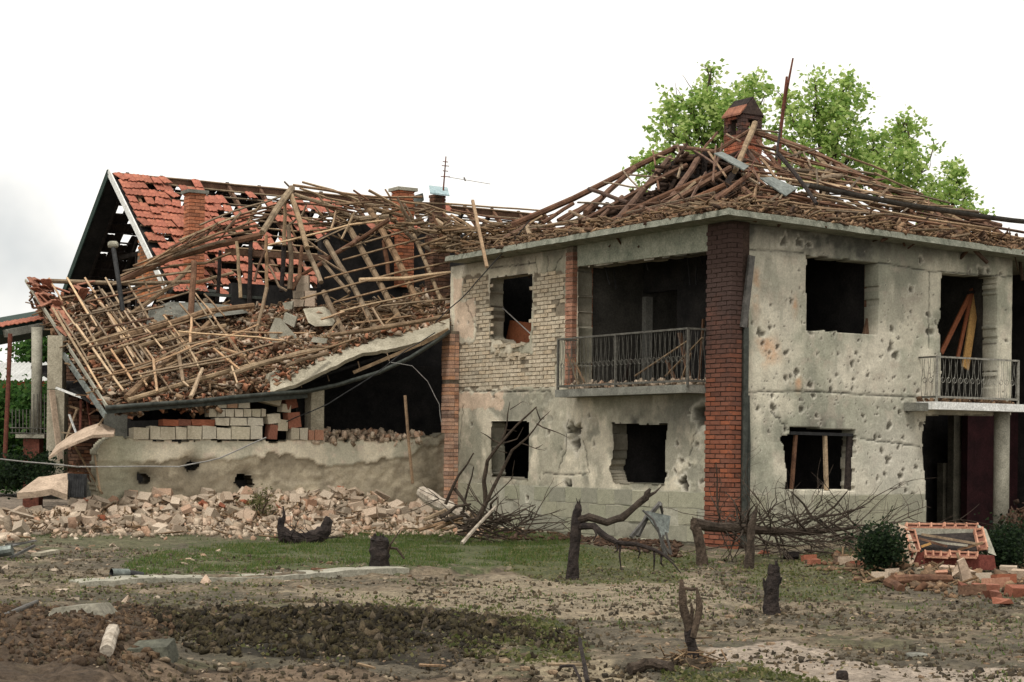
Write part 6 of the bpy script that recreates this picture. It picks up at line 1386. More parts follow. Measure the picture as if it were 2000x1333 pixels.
sticks('splinters', Pp, (.2, 1.0), (.02, .05), M['sticks'], roof, dirs=[DL, DR, DR+UP*.2, DL+DR], tilt=.4)
n = 520; Pp = np.array([list(at(random.uniform(560, 880), random.uniform(395, 470), random.uniform(36.2, 37.4))) for _ in range(90)]+[list(at(random.uniform(640, 880), random.uniform(590, 640), random.uniform(34.6, 35.6))) for _ in range(110)])
sticks('splinters', Pp, (.2, .9), (.015, .045), M['sticks'], rf, dirs=[DR, DR, DL, upd, DR+UP*.3], tilt=.4)

# ================================================================== LEAVES AND TREES
def leaf_cloud(name, blobs, mat, parent, size=(.07, .16), per=1.0, clumpy=.30):
    """leaves in small clumps spread through lumpy volumes; blobs = (centre, radii, number of leaves)"""
    PP = []; thin = .42 if mat is M['leaf'] else 1.0; blobs = [(c, r, max(20, n*thin)) for c, r, n in blobs]
    for c, r, n in blobs:
        nc = max(5, int(n/(26 if mat is M['leaf'] else 34))); d = RNG.normal(0, 1, (nc, 3)); d /= np.linalg.norm(d, axis=1)[:, None]; rad = RNG.random(nc)**.40*1.12
        cc = np.array(list(c))+d*rad[:, None]*np.array(r)
        k = RNG.integers(0, nc, int(n)); s_ = RNG.uniform(.35, 1.3, nc)[k]*clumpy*.5
        PP.append(cc[k]+RNG.normal(0, 1, (int(n), 3))*s_[:, None])
    P = np.concatenate(PP); s = RNG.uniform(*size, len(P))
    return scatter(name, LEAF, P, np.column_stack([s*.8, s, s]), rots(len(P)), mat, parent, jit=.06)
def limb(mb, p, d, L, r, depth, spread=.6, seg=4, droop=0.0, n=6, tips=None):
    pts = [Vector(p)]; d = Vector(d).normalized()
    for i in range(seg):
        d = (d+Vector((random.gauss(0, .13), random.gauss(0, .13), random.gauss(0, .10)-droop))).normalized(); pts.append(pts[-1]+d*(L/seg))
    mb.tube(pts, [r*(1-.6*i/seg) for i in range(seg+1)], n if r > .012 else 4, caps=False, jit=.08)
    if depth > 0:
        for k in range(random.randint(2, 4)):
            i = random.randint(1, seg); q = pts[i]; a = Vector((random.gauss(0, 1), random.gauss(0, 1), random.gauss(0, .8))).normalized()
            limb(mb, q, (d+a*spread*1.3).normalized(), L*random.uniform(.4, .7), r*.5, depth-1, spread, seg, droop, n, tips)
    elif tips is not None: tips.append(pts[-1])
def px_blob(px, py, rx, ry, Y, n): return (at(px, py, Y), (rx/F*Y, rx/F*Y*.9, ry/F*Y), n)
def tree(label, Y, base_px, trunk_top, blobs, mat, group, cat='tree', size=(.075, .155), r=.2, name='leafy_tree', clumpy=.24):
    bp = at(base_px, 900, Y); t = thing(name, label, cat, (bp.x, bp.y, 0), group)
    tr = MB(); tt = at(*trunk_top, Y); tr.tube(noisy([Vector((bp.x, bp.y, -.3)), tt], 6, .08), [r*(1-.5*i/6) for i in range(7)], 9)
    for b in blobs:
        c = at(b[0], b[1], Y+random.uniform(-.4, .4)); mid = tt.lerp(c, .5)+Vector((0, 0, -.3)); tr.tube(noisy([tt, mid, c], 3, .1), [.07, .06, .05, .04, .03, .02, .01], 6, caps=False)
        for _ in range(5):
            limb(tr, mid.lerp(c, random.random()), (c-mid)+Vector((random.gauss(0, .5), random.gauss(0, .5), random.gauss(0, .4))), (b[2]+b[3])/2/F*Y*1.1, .02, 1)
    tr.build('trunk', M['bark'], t)
    leaf_cloud('crown', [px_blob(b[0], b[1], b[2], b[3], Y+random.uniform(-.5, .5), b[4]) for b in blobs], M[mat], t, size, clumpy=clumpy)
    return t
tree('light green leafy tree rising behind the chimney and the left slope of the wrecked roof', 40.5, 1400, (1405, 330),
     [(1385, 150, 22, 28, 420), (1345, 205, 45, 40, 1250), (1400, 215, 55, 50, 1900), (1320, 250, 50, 45, 1350), (1380, 275, 70, 50, 2200), (1270, 310, 35, 22, 520), (1300, 340, 60, 35, 1200), (1370, 350, 60, 45, 1300), (1460, 180, 45, 28, 800), (1495, 185, 22, 22, 320), (1440, 250, 50, 60, 1500)], 'leaf', 'leafy trees behind the two storey house')
tree('broad light green tree behind the right slope, just right of the tall bare pole', 41.5, 1600, (1610, 330),
     [(1590, 152, 16, 16, 220), (1600, 200, 40, 38, 1250), (1540, 210, 26, 40, 700), (1655, 165, 20, 22, 420), (1650, 215, 38, 40, 1300), (1620, 260, 60, 48, 2300), (1550, 270, 45, 50, 1500), (1580, 320, 60, 40, 1500), (1660, 310, 45, 40, 1000)], 'leaf', 'leafy trees behind the two storey house')
tree('smaller leafy tree behind the right slope where it falls away towards the long gutter', 42, 1750, (1750, 390),
     [(1770, 240, 20, 20, 380), (1760, 275, 45, 38, 1500), (1700, 290, 40, 38, 1200), (1740, 325, 60, 38, 1800), (1690, 345, 40, 30, 800), (1795, 330, 25, 30, 500), (1825, 283, 14, 8, 90), (1770, 365, 45, 26, 700)], 'leaf', 'leafy trees behind the two storey house')
tree('lowest leafy tree behind the far right end of the wrecked roof', 42.5, 1860, (1855, 430),
     [(1868, 325, 18, 26, 380), (1860, 365, 35, 30, 1100), (1830, 385, 38, 30, 1000), (1880, 400, 26, 20, 420), (1915, 415, 26, 10, 240), (1820, 410, 30, 20, 400)], 'leaf', 'leafy trees behind the two storey house')
dp_ = thing('bare_pole', 'tall thin bare charred pole standing up among the leaves right of the chimney', 'pole', at(1520, 420, 38.5))
m = MB(); m.tube([at(1518, 420, 38.5), at(1524, 260, 38.5), at(1531, 205, 38.5), at(1539, 165, 38.5), at(1549, 114, 38.5)], [.05, .045, .04, .03, .018], 7, jit=.2)
m.tube([at(1537, 150, 38.4), at(1533, 185, 38.4), at(1529, 215, 38.4)], .025, 5, jit=.4); m.build('shaft', M['rust'], dp_)

# ================================================================== LEFT EDGE: porch, far house, hedge
po = thing('porch', 'tiled porch roof on a round concrete column at the left edge of the street side', 'porch', at(72, 900, 33))
m = MB(); a, b = at(-60, 650, 32.6), at(96, 622, 33.6); m.hexa([a+Vector((0, 0, -.16)), b+Vector((0, 0, -.14)), b+Vector((-.2, 2.4, -.1)), a+Vector((-.2, 2.4, -.1)), a, b, b+Vector((-.2, 2.4, .45)), a+Vector((-.2, 2.4, .45))]); pr_ = m.build('roof', M['green'], po)
m = MB(); m.beam(at(10, 652, 32.9), at(94, 636, 33.5), .15, .14); m.build('beam', M['concrete_dark'], po)
for r_ in range(3):
    for i in range(10):
        p = a.lerp(b, (i+.5)/10)+Vector((random.uniform(-.02, .02), .08+.30*r_, .035+.055*r_)); R = Matrix.Rotation(math.radians(-8), 4, 'Y') @ Matrix.Rotation(math.radians(12), 4, 'X') @ Matrix.Rotation(random.gauss(0, .06), 4, 'Z')
        place(TME, 'roof_tile', pr_, Matrix.Translation(p) @ R)
m = MB(); m.tube([at(72, 640, 33.0), at(72, 750, 33.0), at(71, 852, 33.0)], .10, 16); m.build('column', M['concrete'], po, True)
m = MB(); q = at(64, 852, 33.0); m.box(q+Vector((-.27, -.2, -.04)), Vector((.54, 0, 0)), Vector((0, .4, 0)), Vector((0, 0, .07))); m.build('column_base', M['concrete'], po)
m = MB(); m.box(Vector((q.x-.14, q.y-.14, -.3)), Vector((.3, 0, 0)), Vector((0, .3, 0)), Vector((0, 0, q.z-.05+.3))); m.build('pier', M['rust'], po)
m = MB()
for yy in (838, 848): m.tube([at(20, yy-2, 32.6), at(90, yy, 32.9)], .012, 4)
for xx in range(24, 90, 7): m.tube([at(xx, 800 if xx < 60 else 770, 32.8), at(xx, 848, 32.8)], .01, 4)
m.build('railing', M['iron'], po)
m = MB(); m.tube([at(20, 652, 31.5), at(15, 780, 31.5), at(8, 925, 31.5)], .042, 8); tag(m.build('steel_post', M['rust']), 'red brown steel post standing in front of the round porch column', 'post')
m = MB()
for (x0, x1, y0, y1) in ((92, 121, 655, 760), (90, 124, 761, 935)):
    a = at(x0, y1, 32.0); m.box(a, Vector(((x1-x0)/F*32, 0, 0)), Vector((0, .3, 0)), Vector((0, 0, (y1-y0)/F*32-.004)))
w_ = m.build('wall_stub', M['slab'], ruin)
m = MB(); m.beam(at(101, 762, 31.9), at(118, 900, 31.7), .11, .03); tag(m.build('plank', M['pink']), 'pale orange plank leaning against the wall stub left of the low wall', 'plank')
bs = MB()
for r_ in range(34):
    y0 = 700+r_*6.9; x0 = 109+random.uniform(-3, 3)+(6 if r_ < 8 else 12); x1 = 128+min(60, r_*3)+random.uniform(-6, 6)
    x = x0
    while x < x1-4:
        w = random.choice([12, 20, 22]); a = at(x, y0+6.3, 32.9+random.uniform(-.03, .03)); bs.box(a, Vector(((w-1)/F*33, 0, 0)), Vector((0, .25, 0)), Vector((0, 0, 5.8/F*33))); x += w
o = bs.build('broken_brick_wall', M['dbrick'], ruin)
JB = ['white board running right from the top of the wall stub', 'brown board just below the white one beside the wall stub', 'pale splintered board leaning left behind the plaster sheet', 'left of two thin rusty uprights below the fallen roof corner', 'right of two thin rusty uprights below the fallen roof corner', 'short prop under the lower corner of the fallen roof', 'slanting board just left of the fallen roof corner', 'dark board under the fallen roof corner', 'thin white slat beside the wall stub', 'board lying flat just above the bent plaster sheet', 'long board leaning under the bent plaster sheet', 'thin pale stick at the very end of the low wall', 'thin dark stick beneath the bent plaster sheet']
for ij, (x1, y1, x2, y2, Y, r, mt) in enumerate([(110, 758, 162, 778, 31.8, .045, 'white'), (120, 790, 165, 802, 32.2, .04, 'wood'), (150, 800, 128, 860, 32, .03, 'wood_pale'), (158, 780, 156, 850, 31.9, .03, 'rust'), (170, 780, 180, 850, 31.9, .03, 'rust'), (206, 812, 185, 842, 30.6, .03, 'wood'), (175, 810, 205, 790, 31.5, .03, 'wood_dark'), (135, 810, 150, 850, 31.8, .025, 'white'), (120, 845, 165, 850, 31.8, .03, 'wood'), (145, 870, 200, 965, 30.8, .03, 'wood'), (185, 890, 196, 960, 30.6, .02, 'wood_pale'), (150, 900, 190, 960, 30.9, .02, 'wood_dark')]):
    m = MB(); m.beam(at(x1, y1, Y), at(x2, y2, Y-.1), r*1.4, r*.8); tag(m.build('splintered_board', M[mt]), JB[ij], 'board', 'broken boards jumbled at the left end of the low wall')
m = MB(); m.box(at(122, 905, 33.3), Vector((.75, 0, 0)), Vector((0, .1, 0)), Vector((0, 0, 2.0))); m.build('inner_wall', M['soot'], ruin)
# bent plaster shell and pink slab
def bent(name, pts1, pts2, th, mat, label, cat):
    m = MB(); n = len(pts1); 
    for a, b in zip(pts1, pts2):
        a = at(*a); b = at(*b); nn_ = Vector((0, .15, -1)).normalized()*th; m.v += [tuple(a), tuple(b), tuple(b+nn_), tuple(a+nn_)]
    for i in range(n-1):
        for j in range(4): m.f.append((i*4+j, (i+1)*4+j, (i+1)*4+(j+1) % 4, i*4+(j+1) % 4))
    m.f += [(0, 1, 2, 3), ((n-1)*4+3, (n-1)*4+2, (n-1)*4+1, (n-1)*4)]; return tag(m.build(name, M[mat], None, False), label, cat)
bent('fallen_shell', [(95, 893, 29.7), (118, 876, 29.6), (150, 862, 29.5), (180, 850, 29.6), (222, 848, 29.8)], [(110, 870, 30.7), (135, 852, 30.7), (165, 836, 30.7), (195, 826, 30.8), (225, 838, 31.0)], .05, 'pink', 'bent tan plaster sheet draped over the left end of the low wall', 'plaster sheet')
bent('fallen_slab', [(33, 963, 27.5), (70, 960, 27.5), (100, 955, 27.6), (131, 966, 27.7)], [(75, 932, 28.3), (95, 930, 28.3), (115, 926, 28.4), (134, 924, 28.4)], .10, 'pink', 'pinkish slab tilted up on the rubble at the far left', 'slab')
m = MB(); 
for i in range(9): m.tube([at(133+i*3.5, 925+i*.3, 28.2), at(136+i*3.3, 972, 28.1)], .015, 4)
m.box(at(132, 972, 28.35), Vector((.3, 0, 0)), Vector((0, .05, 0)), Vector((0, 0, .38))); tag(m.build('radiator', M['black']), 'dark ribbed metal panel standing beside the tilted pink slab', 'metal panel')
fh = thing('distant_house', 'far low house with pale corrugated roof and red wall beyond the porch', 'house', at(40, 800, 62))
m = MB(); a = at(-80, 775, 62); m.box(Vector((a.x, 62, 0)), Vector((3.6, 0, 0)), Vector((0, 5, 0)), Vector((0, 0, at(0, 741, 62).z))); m.build('wall', M['redwall'], fh)
m = MB(); xs_ = np.linspace(a.x-.3, a.x+3.8, 110); z0_, z1_ = at(0, 744, 61.6).z, at(0, 707, 64).z
for x in xs_: 
    h_ = .03*math.sin((x)*40); m.v += [(x, 61.6, z0_+h_), (x, 64.2, z1_+h_), (x, 66.5, z0_+h_)]
for i in range(len(xs_)-1): m.f += [(i*3, i*3+3, i*3+4, i*3+1), (i*3+1, i*3+4, i*3+5, i*3+2)]
m.build('roof', M['corr'], fh, True)
tree('distant green tree above the pale corrugated roof behind the porch column', 75, 70, (75, 720), [(85, 680, 35, 24, 1300), (60, 695, 35, 18, 900), (100, 700, 26, 26, 700), (115, 670, 20, 20, 400)], 'leaf_mid', 'distant trees', size=(.12, .25), clumpy=.5)
hd = thing('hedge', 'dense green hedge behind the porch posts at the left edge', 'hedge', at(20, 900, 40))
leaf_cloud('foliage', [px_blob(x, y, 34, 40, 40+random.uniform(-1, 1), 1100) for x in range(-40, 110, 24) for y in (800, 850, 900)], M['leaf_mid'], hd, (.07, .15), clumpy=.3)
m = MB(); m.box(at(-60, 955, 40.6), Vector((2.2, 0, 0)), Vector((0, .6, 0)), Vector((0, 0, 1.9))); m.build('stems', M['soot'], hd)
us_ = thing('scrub', 'dark scrubby undergrowth below the porch beside the steel post', 'shrub', at(40, 950, 31))
leaf_cloud('foliage', [px_blob(x, 920, 30, 32, 31.2+random.uniform(-.6, .6), 700) for x in range(-10, 100, 20)], M['leaf_dark'], us_, (.03, .08), clumpy=.2)

# ================================================================== RIGHT EDGE
nb_ = thing('neighbour_house', 'dark walled house seen as a narrow strip past the right end', 'house', at(2060, 900, 40))
M['dkgreen'] = surf('dark_green_render', [(0.035, 0.045, 0.042), (0.08, 0.095, 0.088)], 2, .95, .3, 30)
m = MB(); x0 = at(1955, 700, 40).x; m.box(Vector((x0, 40, -.3)), Vector((5, 0, 0)), Vector((0, 4, 0)), Vector((0, 0, at(1990, 540, 40).z+.3))); nw_ = m.build('wall', M['dkgreen'], nb_)
m = MB(); m.box(at(1984, 688, 39.93), Vector((1.0, 0, 0)), Vector((0, .1, 0)), Vector((0, 0, (688-548)/F*40))); m.build('window', M['black'], nb_)
m = MB(); m.box(at(1974, 702, 39.85), Vector((1.3, 0, 0)), Vector((0, .14, 0)), Vector((0, 0, .14))); m.box(at(1974, 735, 39.85), Vector((1.3, 0, 0)), Vector((0, .14, 0)), Vector((0, 0, .16))); m.build('window_sill', M['maroon'], nb_)
m = MB(); p = at(1960, 540, 39.5); z1_ = at(1990, 495, 41).z; m.hexa([p, p+Vector((5, 0, 0)), p+Vector((5, 3, 1.2)), p+Vector((0, 3, 1.2)), p+UP*.06, p+Vector((5, 0, .06)), p+Vector((5, 3, 1.26)), p+Vector((0, 3, 1.26))]); rr_ = m.build('roof', M['gutter_grey'], nb_)
for r_ in range(4):
    for i in range(8): place(TME, 'roof_tile', rr_, Matrix.Translation(p+Vector((.1+.205*i+random.uniform(-.02, .02), .2+.33*r_, .18+.13*r_))) @ Matrix.Rotation(math.radians(24), 4, 'X') @ Matrix.Rotation(random.gauss(0, .08), 4, 'Z'))
def bush(label, px, py, rx, ry, n, mat='leaf_dark', size=(.02, .06), Y=None, group=None, name='bush'):
    g = G(px, py+ry) if Y is None else at(px, py+ry, Y); t = thing(name, label, 'bush', g, group); Yb = g.y
    leaf_cloud('foliage', [(at(px+random.uniform(-.4, .4)*rx, py+random.uniform(-.3, .3)*ry, Yb+random.uniform(-.3, .3)), (rx/F*Yb*.75, rx/F*Yb*.7, ry/F*Yb*.8), n//8) for _ in range(8)], M[mat], t, size, clumpy=.2)
    m = MB()
    for _ in range(9): limb(m, g-UP*.03, (random.gauss(0, .4), random.gauss(0, .4), 1), ry/F*Yb*1.7, .012, 1)
    m.build('stems', M['bark'], t); return t
bush('dark round evergreen bush between the brush heap and the orange block box', 1725, 1074, 38, 36, 4200)
bush('dark evergreen bush right of the orange block box at the frame edge', 1968, 1070, 40, 42, 4600)
bush('small brown dried bush on the heap beside the low wall hole', 508, 985, 24, 24, 700, 'litter', (.02, .05))
rp = thing('rubble_pile', 'tangled brown rubble beside the porch column at the right edge', 'rubble pile', at(1990, 1030, 29.5))
Pp = np.array([list(at(random.gauss(1995, 16), random.gauss(1035, 18), random.uniform(29.3, 30.2))) for _ in range(500)]); scatter('bits', CUBE, Pp, RNG.uniform(.015, .08, (500, 1))*np.array([2.4, 1, .4]), rots(500), M['tangle'], rp, jit=.2)['kind'] = 'stuff'

# ================================================================== RUBBLE HEAP BELOW THE LOW WALL
def heap_pt(s, f):
    p = WPt(s, 0, f); return Vector((p.x, p.y, Hs(p.x, p.y)))
def chunk_proto(k, kind):
    r = random.Random(100+k); m = MB()
    P = [Vector((x, y, z)) for z in (-.5, .5) for x, y in ((-.5, -.5), (.5, -.5), (.5, .5), (-.5, .5))]
    j = .05 if kind == 'block' else .22
    P = [p+Vector((r.uniform(-j, j), r.uniform(-j, j), r.uniform(-j, j))) for p in P]
    if kind != 'block': P[r.choice([4, 5, 6, 7])] *= r.uniform(.35, .7)
    m.hexa(P); return m
CHM = {k: [chunk_proto(i, k).mesh('masonry', M['rubble']) for i in range(8)] for k in ('block', 'lump')}
heapgrp = 'broken masonry in the heap below the low wall'
def put(me, name, p, dims, label, cat, group, flat=.9):
    R = Matrix.Rotation(random.uniform(0, 6.3), 4, 'Z') @ Matrix.Rotation(random.gauss(0, .45)*flat, 4, 'X') @ Matrix.Rotation(random.gauss(0, .45)*flat, 4, 'Y')
    o = place(me, name, None, Matrix.Translation(p) @ R @ Matrix.Diagonal((*dims, 1))); return tag(o, label, cat, group)
for i in range(285):
    s = random.uniform(-.6, 9.6) if random.random() < .75 else random.uniform(9, 11.5); f = min(abs(random.gauss(.1, .62))*(.5+1.1*float(fbm(s*.8, 4.2, 2))), 2.6)+(random.random()**3)*2.2*(random.random() < .16)
    p = heap_pt(s, f); k = random.random()
    if k < .42: me, d, nm, lb, ct = random.choice(CHM['block']), (random.uniform(.18, .27), random.uniform(.14, .2), random.uniform(.13, .19)), 'masonry_block', 'squarish plastered block lying loose in the heap of broken masonry below the low wall', 'block'
    elif k < .7: me, d, nm, lb, ct = random.choice(CHM['lump']), (random.uniform(.14, .3), random.uniform(.1, .22), random.uniform(.08, .16)), 'masonry_lump', 'broken pale lump of masonry in the heap below the low wall', 'rubble'
    elif k < .79: me, d, nm, lb, ct = brick_mesh('brick'), (random.uniform(.12, .24), .12, .065), 'loose_brick', 'loose red brick in the heap of broken masonry below the low wall', 'brick'
    else: me, d, nm, lb, ct = random.choice(CHM['block']), (random.uniform(.25, .5), random.uniform(.2, .35), random.uniform(.03, .06)), 'plaster_plate', 'flat pale plaster plate in the heap below the low wall', 'plaster plate'
    hx = float(pxy(p.x, p.y, p.z)[0]); wh = [w for lim, w in ((130, 'by the tilted pink slab'), (235, 'left of the low wall holes'), (330, 'under the leftmost hole'), (425, 'under the middle hole'), (545, 'under the right hole'), (650, 'below the concrete post'), (750, 'below the black opening'), (815, 'by the leaning pole'), (9999, 'near the brick pier')) if hx < lim][0]
    rw = 'against the wall' if f < .45 else 'midway down the heap' if f < 1.1 else 'at the front of the heap'
    lb = {'block': 'squarish plastered block', 'rubble': 'broken pale masonry lump', 'brick': 'loose red brick', 'plaster plate': 'flat pale plaster plate'}[ct]+' '+rw+' '+wh
    put(me, nm, p+UP*(d[2]*.3+random.uniform(0, .06)), d, lb, ct, lb)
n = 13000; s = RNG.uniform(-1.0, 11.5, n); f = np.abs(RNG.normal(.1, .8, n))*(.45+1.2*fbm(s*.8, np.full(n, 4.2), 2))+(RNG.random(n) < .10)*RNG.random(n)**2*3; P = np.array([LW0.x-DR.x*s-DL.x*f, LW0.y-DR.y*s-DL.y*f]).T
P = np.column_stack([P, H(P[:, 0], P[:, 1])+.02]); P = P[f < 4.2]
scatter('rubble', CUBE, P, RNG.gamma(1.5, .026, (len(P), 1))*np.array([1.4, 1, .55]), rots(len(P)), M['rubble_stuff'], jit=.2)['kind'] = 'stuff'
P = P[:1500]; sticks('wood_splinters', P+np.array([0, 0, .04]), (.08, .4), (.01, .03), M['sticks'])
for i, (x1, y1, x2, y2) in enumerate([(178, 1018, 225, 998), (742, 952, 760, 975), (620, 1005, 640, 990), (360, 1010, 342, 1020)]):
    a, b = G(x1, y1)+UP*.08, G(x2, y2)+UP*.15; m = MB(); m.beam(a, b, .05, .03)
    tag(m.build('lath', M['wood']), ['dark lath lying on the left part of the rubble heap', 'short stick poking out of the rubble right of the brick stacks', 'short lath among the bricks in the middle of the heap', 'short splinter at the foot of the heap near the square block'][i], 'lath')
p = G(272, 998)+UP*.22; Mx = basis(Vector((.5, .02, 0)), Vector((0, .3, 0)), Vector((0, 0, .24)), p); tag(place(random.choice(CHM['block']), 'big_block', None, Mx), 'large square ribbed block upright at the front of the heap below the left wall hole', 'block')
p = G(640, 985)+UP*.2; tag(place(random.choice(CHM['block']), 'big_block', None, Matrix.Translation(p) @ Matrix.Rotation(.5, 4, 'Y') @ Matrix.Diagonal((.34, .25, .22, 1))), 'tilted square block on top of the heap under the middle of the low wall', 'block')

# ================================================================== KERB, CONCRETE, LOGS, PIPES IN THE YARD
m = MB(); N_ = 46
for i in range(N_+1):
    t = i/N_; p = K0.lerp(K1, t)-kd*.2+kn*(.03+random.uniform(-.02, .02)); w = .34*(.7+.4*math.sin(t*3+.4))+random.uniform(-.02, .02); z = .06+.02*math.sin(t*9)+random.uniform(-.006, .006)
    m.v += [tuple(Vector((p.x, p.y, -.05))), tuple(Vector((p.x, p.y, z))), tuple(Vector((p.x+kn.x*w, p.y+kn.y*w, z+.01))), tuple(Vector((p.x+kn.x*w, p.y+kn.y*w, -.05)))]
for i in range(N_):
    for j in range(4): m.f.append((i*4+j, i*4+(j+1) % 4, (i+1)*4+(j+1) % 4, (i+1)*4+j))
m.f += [(0, 3, 2, 1), (N_*4, N_*4+1, N_*4+2, N_*4+3)]
o = m.build('kerb', M['concrete']); o['kind'] = 'structure'
def log(label, pix, r, mat, name='log', cat='log', lift=None, group=None, n=9, Y=None, seg=3, rr=None):
    P = []
    for (x, y, *zz) in pix:
        if Y is None: q = G(x, y)+UP*(zz[0] if zz else r*.8)
        else: q = at(x, y, Y)
        P.append(q)
    m = MB(); P = noisy(P, seg, r*.25); k = len(P); m.tube(P, [r*(1-.25*i/k) for i in range(k)], n, jit=.1)
    return tag(m.build(name, M[mat]), label, cat, group)
g_ = G(208, 1288)+UP*.05; m = MB(); m.tube(noisy([g_, Vector((g_.x*1.055+.07, g_.y+.52, max(g_.z+.04, Hs(g_.x*1.055+.07, g_.y+.52)+.07)))], 4, .006), .047, 10, jit=.08); tag(m.build('log', M['birch']), 'short pale log lying on the dark soil beside the concrete chunk', 'log')
log('thin dark pole lying on the grass edge above the kerb', [(608, 1116), (728, 1119)], .022, 'wood_dark', 'stick', 'stick')
log('dark rod lying at the lower left edge of the yard', [(-20, 1222), (72, 1180)], .025, 'gutter_grey', 'rod', 'rod')
log('log lying in front of the orange block box', [(1742, 1144), (1855, 1140)], .065, 'wood_dark')
log('short broken log end beside the log in front of the block box', [(1735, 1146), (1760, 1160)], .06, 'wood_dark')
log('curved pale root lying right of the forked trunk base', [(1230, 1318), (1262, 1306), (1310, 1312)], .045, 'bark', 'root', 'root')
for i, pts in enumerate([[(770, 1060), (790, 1086)], [(820, 1302), (870, 1304)], [(700, 1300), (732, 1308)], [(1070, 1300), (1150, 1302)], [(930, 1060), (965, 1045)]]):
    log(['thin dark twig leaning from the short stump', 'straw coloured twig at the edge of the dry mud', 'orange brown twig on the dry mud in front', 'thin twig on the sandy patch left of the forked trunk', 'twig on the grass below the brush pile'][i], pts, .012, 'wood', 'twig', 'twig', n=5)
def rock(label, px, py, dims, mat, seed, name='stone', cat='stone', rot=0.0, lift=.3, group=None):
    g = G(px, py); mb = lump((0, 0, 0), 1, seed, dims, 1); me = mb.mesh(name, M[mat]); o = place(me, name, None, Matrix.Translation(g+UP*dims[2]*lift) @ Matrix.Rotation(rot, 4, 'Z')); return tag(o, label, cat, group)
m = MB(); c_ = G(160, 1222); P = [Vector((-.38, -.1, -.1)), Vector((.33, -.16, -.1)), Vector((.36, .3, -.1)), Vector((-.2, .35, -.1)), Vector((-.22, .0, .13)), Vector((.12, -.04, .17)), Vector((.16, .22, .16)), Vector((-.06, .26, .14))]
m.hexa([c_+p for p in P]); tag(m.build('concrete_chunk', surf('dirty_concrete', [(0.13, 0.12, 0.09), (0.27, 0.25, 0.2)], 5, .95, .6, 30)), 'wedge shaped grey concrete chunk half buried in the lower left yard', 'concrete chunk')
m = MB(); c_ = G(290, 1258)-UP*.065; P = [Vector((-.16, -.05, -.1)), Vector((.17, -.06, -.1)), Vector((.19, .2, -.1)), Vector((-.15, .22, -.1)), Vector((-.14, -.03, .03)), Vector((.13, -.04, .05)), Vector((.15, .15, .09)), Vector((-.10, .16, .07))]
m.hexa([c_+p for p in P]); tag(m.build('concrete_chunk', surf('mossy_slab', [(0.045, 0.045, 0.035), (0.12, 0.12, 0.09)], 6, .95, .7, 30)), 'dark mossy concrete slab piece right of the pale log', 'concrete chunk')
SL = ['beside the lower end of the pale log', 'below the pale log near the bottom edge', 'on the sandy patch right of the forked trunk', 'on the sand far right of the forked trunk', 'at the bottom edge right of the root ball', 'left of the arching branch at the bottom', 'just above the arching branch at the bottom', 'on the dark soil bank under the curved root', 'at the left end of the dark soil bank', 'right of the fork of the thin trunk', 'in the bare yard below the clay block frame', 'flat on the earth between the forked trunk and snagged stump', 'at the lower edge of the dark soil bank', 'left of the wedge shaped concrete chunk', 'at the right edge of the bare yard', 'at the foot of the snagged stump']
for i, (px, py, s) in enumerate([(165, 1300, .055), (150, 1318, .06), (1505, 1260, .05), (1655, 1270, .045), (1450, 1310, .05), (1025, 1308, .05), (1080, 1315, .05), (500, 1210, .05), (460, 1212, .06), (1385, 1235, .035), (1700, 1200, .04), (1425, 1207, .06), (540, 1262, .05), (70, 1225, .07), (1875, 1258, .06), (1520, 1202, .03)]):
    rock('rounded pale stone '+SL[i], px, py, (s*.9, s*.7, s*.45), 'pebble', 40+i, group='loose pale stones on the yard')
rock('dark broken stone near the bottom edge below the forked trunk', 1645, 1325, (.05, .04, .05), 'char', 91); rock('grey slate shard on the sandy patch', 1790, 1283, (.1, .05, .03), 'concrete_dark', 92)
# pipe piece, grey metal wreckage at the left
t = thing('pipe_piece', 'short dark open pipe piece lying on the earth left of the kerb', 'pipe', G(235, 1130))
c_ = G(230, 1128)+UP*.06; m = MB(); a, b = c_+Vector((-.06, -.05, -.01)), c_+Vector((.10, .08, -.02)); m.tube([a, b], .05, 14, caps=False); m.build('tube', M['zinc'], t)
m = MB(); m.tube([a+Vector((.004, .003, 0)), b], .044, 14, caps=False); m.tube([b, b+Vector((.16, .04, -.03))], .04, 12); m.build('lining', M['black'], t)
t = thing('metal_wreck', 'torn grey metal tube and strips lying at the left edge of the yard', 'scrap metal', G(30, 1085))
Yw = G(30, 1090).y
m = MB(); m.tube([at(-30, 1082, Yw), at(0, 1078, Yw), at(24, 1074, Yw)], .07, 10); m.build('tube', M['zinc'], t)
m = MB(); m.beam(at(0, 1072, Yw), at(70, 1056, Yw+.3), .09, .015); m.beam(at(20, 1090, Yw), at(68, 1066, Yw+.2), .05, .03); m.beam(at(10, 1064, Yw), at(66, 1058, Yw), .02, .02); m.build('strips', M['gutter_grey'], t)
m = MB(); m.beam(G(70, 1090)+UP*.04, G(108, 1084)+UP*.05, .12, .04); tag(m.build('board', M['slab']), 'short pale board lying on the earth right of the torn metal', 'board')
for i in range(26):
    px, py = random.uniform(0, 430), random.uniform(1050, 1180); g = G(px, py); d = (random.uniform(.05, .13), random.uniform(.04, .08), random.uniform(.02, .05))
    put(random.choice(CHM['lump']), 'masonry_bit', g+UP*.01, d, 'pale masonry bit on the earth '+('by the torn metal' if px < 110 else 'by the short pale board' if px < 210 else 'above the open pipe' if px < 310 else 'left of the grass')+(', close to the heap' if py < 1085 else ', by the kerb' if py > 1135 else ''), 'rubble', 'small masonry bits on the earth left of the grass')

